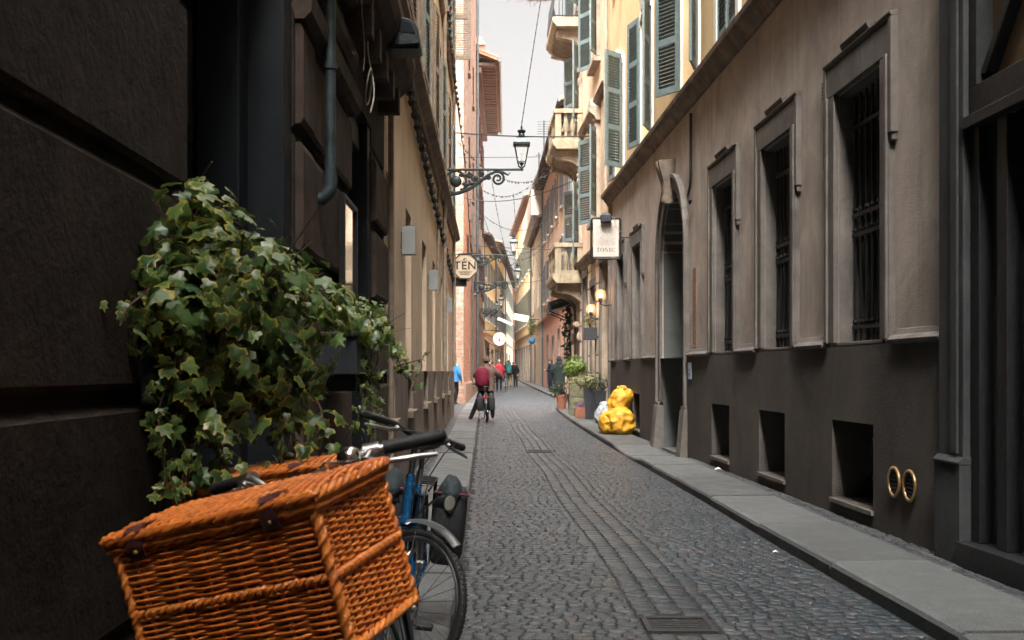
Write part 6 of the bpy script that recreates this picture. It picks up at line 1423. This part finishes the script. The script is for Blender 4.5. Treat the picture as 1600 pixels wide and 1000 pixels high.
def fender(mb, c, r, a0, a1, wd=.028):
    k = 22; pr = [(-wd, -.012), (-wd*.6, .006), (0, .012), (wd*.6, .006), (wd, -.012)]; vs = []
    for i in range(k+1):
        a = R_(a0+(a1-a0)*i/k)
        for y_, dr in pr: vs.append((c[0]+(r+dr)*math.cos(a), c[1]+y_, c[2]+(r+dr)*math.sin(a)))
    n = len(pr); mb.add(vs, [(i*n+j, i*n+j+1, (i+1)*n+j+1, (i+1)*n+j) for i in range(k) for j in range(n-1)])
def bicycle(label, loc, heading, lean, steer, paint, bar='flat', barmat='black_plastic', fend='alu', rack=True, panniers=None, light=True, tail=False, spokes=32, lever='alu', bell=False, grip='rubber', seat_h=.98, bar_h=1.05, basket=False):
    t = thing('bicycle', label, 'bicycle', (0, 0, 0)); r = .34; WB = 1.06
    hd_top, hd_bot = Vector((.84, 0, .86)), Vector((.885, 0, .70)); ax = (hd_top-hd_bot).normalized(); hub_f = Vector((WB, 0, r))
    ST = Matrix.Translation(hd_bot) @ Matrix.Rotation(steer, 4, ax) @ Matrix.Translation(-hd_bot)
    bb = Vector((.44, 0, .28)); st = Vector((.27, 0, .78))
    m = MB(); m.tube([hd_bot-ax*.02, hd_top+ax*.02], .021, 12); m.tube([hd_bot+ax*.03, bb], .019, 12); m.tube([hd_top-ax*.03, st-Vector((0, 0, .06))], .016, 12); m.tube([bb, st], .016, 12); m.tube([bb+Vector((0, -.035, 0)), bb+Vector((0, .035, 0))], .024, 12)
    for s in (-1, 1): m.tube([bb+Vector((-.02, s*.03, 0)), (0, s*.06, r)], .010, 8); m.tube([st+Vector((0, s*.02, -.05)), (0, s*.06, r)], .008, 8)
    build('frame', m, paint, t, 50)
    m = MB(); cr = hd_bot-ax*.03
    m.tube([cr+Vector((0, -.055, -.0)), cr+Vector((0, .055, 0))], .022, 10)
    for s in (-1, 1): m.tube([cr+Vector((0, s*.05, 0)), cr.lerp(hub_f, .45)+Vector((-.012, s*.056, 0)), cr.lerp(hub_f, .8)+Vector((-.012, s*.056, 0)), hub_f+Vector((0, s*.056, 0))], [.018, .016, .013, .010], 10)
    build('fork', m.xf(ST), paint, t, 50)
    for c, M, nm in ((Vector((0, 0, r)), Matrix.Identity(4), 0), (hub_f, ST, 1)):
        ty, rim, sp, hub = wheel_mb(r, spokes); MM = M @ Matrix.Translation(c)
        w_ = build('wheel', hub.xf(MM), 'alu', t, 40); build('tyre', ty.xf(MM), 'rubber', w_, 60); build('rim', rim.xf(MM), 'alu', w_, 60); build('spokes', sp.xf(MM), 'spoke', w_)
        if fend:
            f = MB(); fender(f, c, r+.03, (60 if nm else 10), (165 if nm else 190))
            for s in (-1, 1):
                for a in ((150, 100) if nm else (20, 100)): f.tube([c+Vector((0, s*.05, 0)), c+Vector(((r+.02)*math.cos(R_(a)), s*.03, (r+.02)*math.sin(R_(a))))], .0022, 5)
            build('mudguard', f.xf(M), fend, t, 60)
    # brake callipers
    m = MB(); c = hub_f+Vector((-.10, 0, r+.0))
    for s in (-1, 1): m.tube([cr+Vector((.03, s*.05, -.02)), cr+Vector((.06, s*.055, -.09)), cr+Vector((.05, s*.03, -.13))], [.012, .010, .014], 8)
    m.tube([cr+Vector((.05, -.04, .0)), cr+Vector((.065, 0, .03)), cr+Vector((.05, .05, .0))], .004, 5); build('brake', m.xf(ST), 'alu', t, 50)
    sc2 = hd_top+ax*(bar_h-.86); m = MB(); m.tube([hd_top, sc2], .014, 10); m.tube([sc2-ax*.02, sc2+ax*.02], .020, 12)
    if bar == 'flat':
        P = [(.05, 0, 0), (.05, .08, .005), (.03, .18, .03), (0, .30, .03)]
        gp0, gp1 = Vector((.005, .20, .03)), Vector((-.02, .33, .028))
    else:                                         # swept town bar
        P = [(.05, 0, 0), (.06, .05, .005), (.065, .10, .035), (.05, .15, .07), (.025, .19, .075), (.0, .22, .075)]
        gp0, gp1 = Vector((.012, .205, .075)), Vector((-.05, .33, .070))
    m.tube([sc2, sc2+Vector((.05, 0, 0))], .013, 10)
    full = [sc2+Vector((x, -y_, z)) for x, y_, z in reversed(P[1:])]+[sc2+Vector(p_) for p_ in P]
    sm = []
    for i in range(len(full)-1):
        for q in range(4):
            u = q/4; p0, p1, p2, p3 = full[max(i-1, 0)], full[i], full[i+1], full[min(i+2, len(full)-1)]
            sm.append(.5*((2*p1)+(p2-p0)*u+(2*p0-5*p1+4*p2-p3)*u*u+(3*p1-p0-3*p2+p3)*u**3))
    sm.append(full[-1]); m.tube(sm, .0115, 10); hb = build('handlebar', m.xf(ST), barmat, t, 50)
    for s in (-1, 1):
        a, b = sc2+Vector((gp0.x, s*gp0.y, gp0.z)), sc2+Vector((gp1.x, s*gp1.y, gp1.z)); m = MB(); n = 14
        m.tube([a.lerp(b, i/n) for i in range(n+1)], [.0185 if i in (0, n) else (.0165 if i % 2 else .0172) for i in range(n+1)], 12); m.ball(b, .018, .018, .018, 10, 6); build('grip', m.xf(ST), grip, hb, 40)
        m = MB(); d = (b-a).normalized(); q = a-d*.03
        m.tube([q-d*.02, q+d*.02], .019, 12); m.tube([q, q+Vector((.045, s*.0, -.02))], .012, 8)
        m.tube([q+Vector((.04, 0, -.02)), q+Vector((.055, s*.03, -.032))+d*.03, q+Vector((.05, s*.02, -.035))+d*.10, q+Vector((.04, s*.01, -.04))+d*.16], [.009, .008, .0075, .006], 8); build('brake_lever', m.xf(ST), lever, hb, 50)
        m = MB(); m.tube([q+Vector((.05, s*-.01, -.02)), q+Vector((.13, s*-.06, .0)), q+Vector((.16, s*-.14, -.06)), sc2+Vector((.12, s*.04, -.14)), hd_bot+Vector((.05, s*.03, .04))], .0032, 5); build('brake_cable', m.xf(ST), 'black_plastic', hb)
    if bell:
        m = MB(); c = sc2+Vector((.075, .14, .075)); m.lathe([(.005, -.03), (.012, -.02), (.029, -.012), (.030, .0), (.026, .014), (.014, .022), (.004, .025)], c, 18); build('bell', m.xf(ST), 'chrome', hb, 50)
    m = MB(); m.tube([st, (.235, 0, seat_h-.03)], .0135, 10); build('seat_post', m, 'alu', t, 50)
    m = MB(); k = 12; SEC = [(-.12, .05, .02), (-.10, .085, .032), (-.03, .08, .034), (.05, .045, .03), (.12, .025, .024), (.17, .016, .016)]; vs = []
    for x, hw, hh in SEC:
        for i in range(k): a = 2*math.pi*i/k; vs.append((.22+x, hw*math.cos(a), seat_h+hh*math.sin(a)))
    m.add(vs, [(i*k+j, i*k+(j+1) % k, (i+1)*k+(j+1) % k, (i+1)*k+j) for i in range(len(SEC)-1) for j in range(k)]+[tuple(range(k)), tuple((len(SEC)-1)*k+j for j in range(k))]); build('saddle', m, 'black_plastic', t, 60)
    m = MB(); m.lathe([(.085, -.003), (.09, 0), (.085, .003), (.03, .004)], (0, 0, 0), 28, Matrix.Rotation(R_(90), 4, 'X')); m.xf(Matrix.Translation(bb+Vector((0, -.045, 0))))
    for s in (-1, 1): m.tube([bb+Vector((0, s*.055, 0)), bb+Vector((s*.10, s*.065, s*-.14))], [.014, .010], 8)
    m.tube([bb+Vector((0, -.06, 0)), bb+Vector((0, .06, 0))], .012, 8); cs = build('crank', m, 'iron', t, 40)
    for s in (-1, 1): p_ = bb+Vector((s*.10, s*.115, s*-.14)); m = MB(); m.box(p_.x-.045, p_.x+.045, p_.y-.04, p_.y+.04, p_.z-.011, p_.z+.011); build('pedal', m, 'black_plastic', cs, None, .004)
    m = MB(); y_ = -.045; m.tube([(bb.x, y_, bb.z+.088), (0, y_, r+.035)], .0045, 5); m.tube([(bb.x, y_, bb.z-.088), (0, y_, r-.035)], .0045, 5); build('chain', m, 'iron', t)
    if rack:
        m = MB(); z = .77
        for s in (-1, 1): m.tube([(.26, s*.05, z-.02), (.2, s*.06, z), (-.22, s*.06, z), (-.25, 0, z)], .006, 6); m.tube([(-.02, s*.06, z), (0, s*.075, r)], .005, 6); m.tube([(-.18, s*.06, z), (0, s*.075, r+.02)], .005, 6)
        for x in (.1, 0, -.1, -.2): m.tube([(x, -.06, z), (x, .06, z)], .005, 6)
        build('rack', m, 'iron', t, 50)
    if panniers:
        for s in (-1, 1):
            m = MB(); zz = [(.36, .85), (.41, 1.0), (.56, 1.04), (.70, 1.0), (.74, .85)]; vs = []; k = 16
            m2 = MB()
            for z, w_ in zz:
                for i in range(k):
                    a = 2*math.pi*i/k; ca, sa = math.cos(a), math.sin(a); p_ = lambda v: math.copysign(abs(v)**.5, v)
                    vs.append((-.05+.17*w_*p_(ca), s*(.155+.085*w_*p_(sa)*1.0), z))
            n = len(zz); m.add(vs, [(i*k+j, i*k+(j+1) % k, (i+1)*k+(j+1) % k, (i+1)*k+j) for i in range(n-1) for j in range(k)]+[tuple(range(k))[::-1], tuple((n-1)*k+j for j in range(k))])
            pb_ = build('pannier', m, panniers, t, 50)
            m = MB(); m.tube([(-.05+.178*math.copysign(abs(math.cos(2*math.pi*i/24))**.5, math.cos(2*math.pi*i/24)), s*(.155+.09*math.copysign(abs(math.sin(2*math.pi*i/24))**.5, math.sin(2*math.pi*i/24))), .715+.02*math.cos(2*math.pi*i/24)) for i in range(24)], .006, 6, closed=True); build('piping', m, 'maroon', pb_)
            m = MB(); m.ball((.06, s*.15, .72), .10, .06, .10, 18, 12, .3, 2.5); build('raincover', m, 'bag_grey', pb_, 60)
    if light:
        m = MB(); c = hub_f+Vector((.02, .0, r+.14)); m.tube([cr+Vector((.03, 0, .02)), c+Vector((-.05, 0, 0))], .005, 6); m.tube([c+Vector((-.05, 0, -.03)), c+Vector((-.02, 0, -.01)), c+Vector((.03, 0, 0))], [.015, .028, .034], 12); hl = build('headlight', m.xf(ST), 'black_plastic', t, 40)
        m = MB(); m.tube([c+Vector((.031, 0, 0)), c+Vector((.036, 0, 0))], .031, 14); build('lens', m.xf(ST), 'lens', hl)
    if tail:
        m = MB(); m.box(-.285, -.255, -.05, .05, .70, .75); build('tail_light', m, 'red_lens', t, None, .006)
        m = MB(); m.tube([(-.28, -.018, .68), (-.30, -.02, .46)], .008, 6); m.tube([(-.28, .018, .68), (-.30, .02, .46)], .008, 6); build('reflector_strip', m, 'white_cloth', t)
    t.rotation_mode = 'XYZ'
    t.matrix_basis = Matrix.Translation(loc) @ Matrix.Rotation(heading, 4, 'Z') @ Matrix.Rotation(lean, 4, 'X')
    return t, ST
# heading -90 deg: front wheel towards the viewer; positive lean tips the top to the bike's right = viewer's left
bicycle('blue bicycle with black panniers, front wheel turned, parked behind the wicker hampers', (-.545, 5.86, .06), R_(-90), R_(-6), R_(50), 'blue_paint', 'flat', 'black_plastic', 'fender', True, 'bag_black', True)
bicycle('bicycle with black panniers and a red tail light under the stopped cyclist', (CX, CY, .0), R_(91), R_(-3), R_(8), 'bike_green', 'flat', 'black_plastic', 'iron', True, 'bag_black', False, True, 20)
bicycle('grey bicycle pushed along beside the red jacket', gp(-.35, 62.2), R_(90), 0, R_(-5), 'grey_metal', 'flat', 'black_plastic', None, False, None, False, False, 12)
# ================================================================== WICKER HAMPERS AND THEIR BICYCLE
AL = (-.325, 3.60, .062); AH, ALEAN, ASTEER = R_(-90), R_(8.5), R_(-20)
tA, STA = bicycle('dark bicycle with silver handlebar and bell carrying the wicker hampers, leaning on the left wall', AL, AH, ALEAN, ASTEER, 'bike_green', 'town', 'alu', 'iron', True, None, False, False, 32, 'alu', True, 'rubber', .94, 1.05)
MA = Matrix.Translation(AL) @ Matrix.Rotation(AH, 4, 'Z') @ Matrix.Rotation(ALEAN, 4, 'X')
def hamper(label, M, W=.50, D=.32, H=.335, front_sp=.078, end_sp=.034, pitch=.0070):
    t = thing('wicker_hamper', label, 'wicker basket', (0, 0, 0), 'wicker hampers')
    rn = random.Random(int(W*1000)); w_ = MB(); st = MB()
    def face(O, u, v, n, lu, lv, sp, amp, slew):
        O, u, v, n = map(Vector, (O, u, v, n)); k = max(2, round(lu/sp)); sp = lu/k; rows_ = int(lv/pitch)
        for i in range(k): st.tube([O+u*(sp*(i+.5))+v*.0, O+u*(sp*(i+.5))+v*lv], .0052, 6)
        for j in range(rows_):
            h = pitch*(j+.5); 
            if abs(h-lv*.52) < .009: continue
            ph = math.pi*((j//slew) % 2); r = .0029*rn.uniform(.82, 1.18); pts = []
            npt = k*6
            for i in range(npt+1):
                x = lu*i/npt; pts.append(O+u*x+v*(h+.0012*mnoise.noise((x*40, j*3.1, lu*9)))+n*(amp*math.sin(math.pi*x/sp+ph)+.0012*mnoise.noise((x*25, j, 7))))
            w_.tube(pts, r, 6, cap=False)
        for q in (0, 1):                           # waling rope at mid height
            pts = [O+u*(lu*i/90)+v*(lv*.52+.006*math.sin(i*.9+q*math.pi))+n*(.004+.006*math.cos(i*.9+q*math.pi)) for i in range(91)]
            w_.tube(pts, .0058, 6, cap=False)
    x0, x1, y0, y1 = -D/2, D/2, -W/2, W/2; Hb = H-.035
    face((x1, y0, 0), (0, 1, 0), (0, 0, 1), (1, 0, 0), W, Hb, front_sp, .0085, 1); face((x0, y0, 0), (0, 1, 0), (0, 0, 1), (-1, 0, 0), W, Hb, front_sp, .0062, 1)
    face((x0, y1, 0), (1, 0, 0), (0, 0, 1), (0, 1, 0), D, Hb, end_sp, .0055, 1); face((x0, y0, 0), (1, 0, 0), (0, 0, 1), (0, -1, 0), D, Hb, end_sp, .0055, 1)
    body = build('weave', w_, 'wicker', t, 60)
    for cx, cy_ in ((x0, y0), (x0, y1), (x1, y0), (x1, y1)):
        st.tube([(cx, cy_, -.01), (cx, cy_, Hb+.006)], .0105, 8)
        for q in (0, 1): st.tube([(cx+.0085*math.cos(i*.55+q*math.pi), cy_+.0085*math.sin(i*.55+q*math.pi), Hb*i/60) for i in range(61)], .0062, 6)
    build('stakes', st, 'wicker', t, 60)
    m = MB(); m.box(x0+.012, x1-.012, y0+.012, y1-.012, .004, Hb-.004); build('lining', m, 'wicker_in', t)
    def rope(mb, loop, r, R2, tw, closed=True):
        P = [Vector(p) for p in loop]; out = []
        L_ = 0; n = len(P); seq = []
        for i in range(n if closed else n-1):
            a, b = P[i], P[(i+1) % n]; k = max(2, int((b-a).length/.006))
            for j in range(k): seq.append((a.lerp(b, j/k), (b-a).normalized()))
        for q in range(3):
            pts = []
            for i, (p_, d) in enumerate(seq):
                a = i*tw+q*2.094; up = Vector((0, 0, 1)); s = d.cross(up); pts.append(p_+(s*math.cos(a)+up*math.sin(a))*R2)
            mb.tube(pts, r, 6, closed=closed)
    m = MB(); e = .004
    for z, r in ((Hb+.002, .0055), (.004, .0065)): rope(m, [(x0-e, y0-e, z), (x1+e, y0-e, z), (x1+e, y1+e, z), (x0-e, y1+e, z)], r, .006, .42)
    build('rim_braid', m, 'wicker', t, 60)
    # lid
    m = MB(); zt = H-.002; k = 30; sp = (D+.02)/9
    for j in range(int((W+.03)/.0105)):
        y_ = y0-.015+.0105*(j+.5); ph = math.pi*((j) % 2); npt = 9*6; r = .0050*rn.uniform(.85, 1.12)
        m.tube([(x0-.012+(D+.024)*i/npt, y_+.001*mnoise.noise((i*.3, j, 3)), zt+.0055*math.sin(math.pi*9*i/npt+ph)+.006*math.sin(math.pi*i/npt)) for i in range(npt+1)], r, 6, cap=False)
    for z in (H-.020, H-.029):
        for a, b in (((x1+.014, y0-.012, z), (x1+.014, y1+.012, z)), ((x1+.012, y1+.016, z), (x0-.012, y1+.016, z)), ((x0-.014, y1+.012, z), (x0-.014, y0-.012, z)), ((x0-.012, y0-.016, z), (x1+.012, y0-.016, z))): m.tube([Vector(a).lerp(Vector(b), i/20)+Vector((0, 0, .0015*math.sin(i*2))) for i in range(21)], .0055, 6)
    rope(m, [(x0-.015, y0-.018, H-.007), (x1+.015, y0-.018, H-.007), (x1+.015, y1+.018, H-.007), (x0-.015, y1+.018, H-.007)], .0068, .0066, .36)
    lid = build('lid', m, 'wicker', t, 60)
    m = MB(); m.box(x0, x1, y0, y1, H-.028, H-.008); build('lining', m, 'wicker_in', lid)
    for yy, fx in ((-.37*W, 1), (.31*W, 1), (-.22*W, -1), (.25*W, -1)):
        m = MB(); hw = .021; pr = [(x1-.045, H+.012), (x1+.002, H+.013), (x1+.022, H+.004), (x1+.025, H-.02), (x1+.021, H-.052), (x1+.012, H-.058)]
        m.add([(fx*x, yy-hw, z) for x, z in pr]+[(fx*x, yy+hw, z) for x, z in pr]+[(fx*(x-.003), yy-hw, z-.002) for x, z in pr]+[(fx*(x-.003), yy+hw, z-.002) for x, z in pr],
              [(i, i+1, 6+i+1, 6+i) for i in range(5)]+[(12+i, 18+i, 18+i+1, 12+i+1) for i in range(5)]+[(i, 12+i, 12+i+1, i+1) for i in range(5)]+[(6+i, 6+i+1, 18+i+1, 18+i) for i in range(5)]+[(0, 6, 18, 12), (5, 17, 23, 11)])
        sp_ = build('strap', m, 'leather', t, 50); m = MB()
        for d in (-.011, .011): q_ = MB(); q_.ball((fx*(x1-.025), yy+d, H+.0135), .004, .004, .003, 8, 5); build('stud', q_, 'brass', sp_, 60)
        m.ball((fx*(x1+.023), yy, H-.04), .005, .005, .005, 8, 5); build('stud', m, 'brass', sp_, 60)
    t.matrix_basis = M; return t
hamper('orange wicker hamper with leather straps filling the lower left foreground', MA @ STA @ Matrix.Translation((1.085, -.0, .752)) @ Matrix.Rotation(R_(3.5), 4, 'Y'))
hamper('second orange wicker hamper, mostly hidden behind the handlebar of the first', MA @ Matrix.Translation((.12, -.26, .755)) @ Matrix.Rotation(R_(-14), 4, 'Z'), W=.50)
# carrier that bears the front hamper
m = MB()
for s in (-1, 1): m.tube([(.90, s*.09, .775), (1.24, s*.09, .775)], .008, 6); m.tube([(1.06, s*.065, .34), (1.10, s*.09, .775)], .006, 6)
for x in (.95, 1.05, 1.15, 1.23): m.tube([(x, -.12, .784), (x, .12, .784)], .006, 6)
m.tube([(.87, 0, .78), (.96, 0, .775)], .01, 6)
build('front_carrier', m.xf(STA), 'iron', tA, 50)

# ================================================================== IVY PLANTERS ON THE LEFT WALL
t = thing('ivy_planter', 'large variegated ivy spilling from a dark box planter on the left wall', 'plant', (-1.0, 3.55, 1.35), 'ivy planters on the left wall')
m = MB(); m.box(-1.11, -.90, 3.34, 4.02, 1.30, 1.50); m.box(-1.12, -.89, 3.32, 4.04, 1.501, 1.53); m.box(-1.12, -.92, 3.45, 3.51, 1.2, 1.299); m.box(-1.12, -.92, 3.85, 3.91, 1.2, 1.299); build('pot', m, 'pot_blue', t, None, .008)
IV = MB(); IV.attr = []
def addleaf(q): IV.v and None; o = len(IV.v); IV.add(q.v, q.f); IV.attr += q.attr
addleaf(leaf_cloud(640, blob((-.90, 3.57, 1.66), .26, .44, .225, .55), .060, 41, .5, True))
addleaf(leaf_cloud(230, blob((-.74, 3.62, 1.55), .20, .36, .21, .6), .060, 42, .5, True))
addleaf(leaf_cloud(80, blob((-.98, 3.5, 1.87), .12, .22, .12, .5), .07, 43, .3, True))
addleaf(leaf_cloud(190, blob((-.97, 3.30, 1.54), .12, .14, .2, .5), .075, 46, .6, True)); addleaf(leaf_cloud(90, blob((-.80, 3.42, 1.40), .2, .14, .16, .5), .072, 47, .6, True))
rn = random.Random(5); VS = MB()
def trail(p0, p1, n, size, seed, sway=.05, leaf=1, lean_=(.3, -.7, .2)):
    r2 = random.Random(seed); a, b = Vector(p0), Vector(p1); pts = []
    for i in range(13):
        u = i/12; pts.append(a.lerp(b, u)+Vector((mnoise.noise((seed, u*2.2, 0)), mnoise.noise((seed, u*2.2, 5)), .4*mnoise.noise((seed, u*2, 9))))*sway*2)
    VS.tube(pts, [.0042]*7+[.003]*6, 5)
    def fn(rr):
        i = rr.uniform(0, 11.99); k = int(i); p = pts[k].lerp(pts[k+1], i-k)+Vector((rr.gauss(0, .03), rr.gauss(0, .03), rr.gauss(0, .02))); return p, (rr.gauss(lean_[0], .5), rr.gauss(lean_[1], .5), rr.gauss(lean_[2], .3))
    return leaf_cloud(n, fn, size, seed, .6, True)
TR = [((-1.02, 3.25, 1.6), (-1.0, 3.2, .98), 46), ((-.98, 3.3, 1.58), (-.94, 3.22, 1.02), 40), ((-.93, 3.4, 1.55), (-.90, 3.25, 1.18), 34), ((-.84, 3.5, 1.55), (-.80, 3.35, 1.0), 46), ((-.78, 3.6, 1.55), (-.72, 3.4, 1.05), 46), ((-.74, 3.7, 1.55), (-.66, 3.5, 1.02), 46), ((-.70, 3.8, 1.55), (-.64, 3.6, 1.22), 34), ((-.86, 3.55, 1.5), (-.86, 3.3, 1.08), 40), ((-.95, 3.6, 1.5), (-.98, 3.2, .94), 40), ((-.68, 3.7, 1.5), (-.60, 3.5, 1.12), 34), ((-1.0, 3.35, 1.75), (-1.14+.09, 2.98, 1.52), 22), ((-1.0, 3.6, 1.85), (-.985, 3.6, 2.07), 18), ((-.7, 3.85, 1.68), (-.54, 3.9, 1.55), 26)]
for i, (a, b, n) in enumerate(TR): addleaf(trail(a, b, int(n*1.0), .055, 60+i))
build('foliage', IV, 'ivy', t); stems(VS, (-.93, 3.55, 1.55), (-.85, 3.55, 1.8), 26, .005, 9, .28); build('stem', VS, 'stem', t)
t = thing('ivy_planter', 'smaller ivy with long trailing runners in a second wall planter, farther along', 'plant', (-1.05, 7.1, 1.4), 'ivy planters on the left wall')
m = MB(); m.box(-1.16, -.90, 6.5, 7.5, 1.38, 1.60); m.box(-1.17, -.88, 6.48, 7.52, 1.601, 1.63); m.box(-1.17, -.92, 6.6, 6.66, 1.28, 1.379); m.box(-1.17, -.92, 7.3, 7.36, 1.28, 1.379); build('pot', m, 'pot_blue', t, None, .008)
IV = MB(); IV.attr = []; VS = MB()
addleaf(leaf_cloud(420, blob((-.98, 7.0, 1.72), .20, .58, .15, .5), .055, 44, .5, True)); addleaf(leaf_cloud(150, blob((-.84, 6.8, 1.64), .13, .4, .11, .5), .055, 45, .5, True))
for i, (a, b, n) in enumerate([((-.9, 6.7, 1.6), (-.92, 6.6, 1.05), 46), ((-.86, 6.9, 1.6), (-.84, 6.8, 1.0), 50), ((-.88, 7.1, 1.6), (-.90, 7.0, 1.1), 36), ((-.82, 7.0, 1.66), (-.66, 7.0, 1.38), 26), ((-.84, 6.9, 1.7), (-.70, 6.95, 1.42), 22), ((-.72, 7.0, 1.42), (-.54, 7.0, 1.50), 10), ((-.68, 7.0, 1.38), (-.60, 7.0, 1.32), 4), ((-.60, 7.0, 1.36), (-.52, 7.0, 1.52), 1)]): addleaf(trail(a, b, n, .05, 90+i, .03))
build('foliage', IV, 'ivy', t); stems(VS, (-1.0, 7.0, 1.6), (-.92, 7, 1.75), 14, .004, 10, .3); build('stem', VS, 'stem', t)

# ================================================================== AIR
m = MB(); m.box(-40, 40, -30, 270, -2, 33)
hz, nt_h, b_h = _mat('thin_street_haze'); nt_h.nodes.remove(b_h)
pv = N(nt_h, 'VolumePrincipled'); pv.inputs['Color'].default_value = (.95, .93, .9, 1); pv.inputs['Density'].default_value = 0.0003; pv.inputs['Anisotropy'].default_value = 0.2
nt_h.links.new(pv.outputs[0], nt_h.nodes['Material Output'].inputs['Volume'])
hz_o = build('haze', m, hz); hz_o['kind'] = 'stuff'
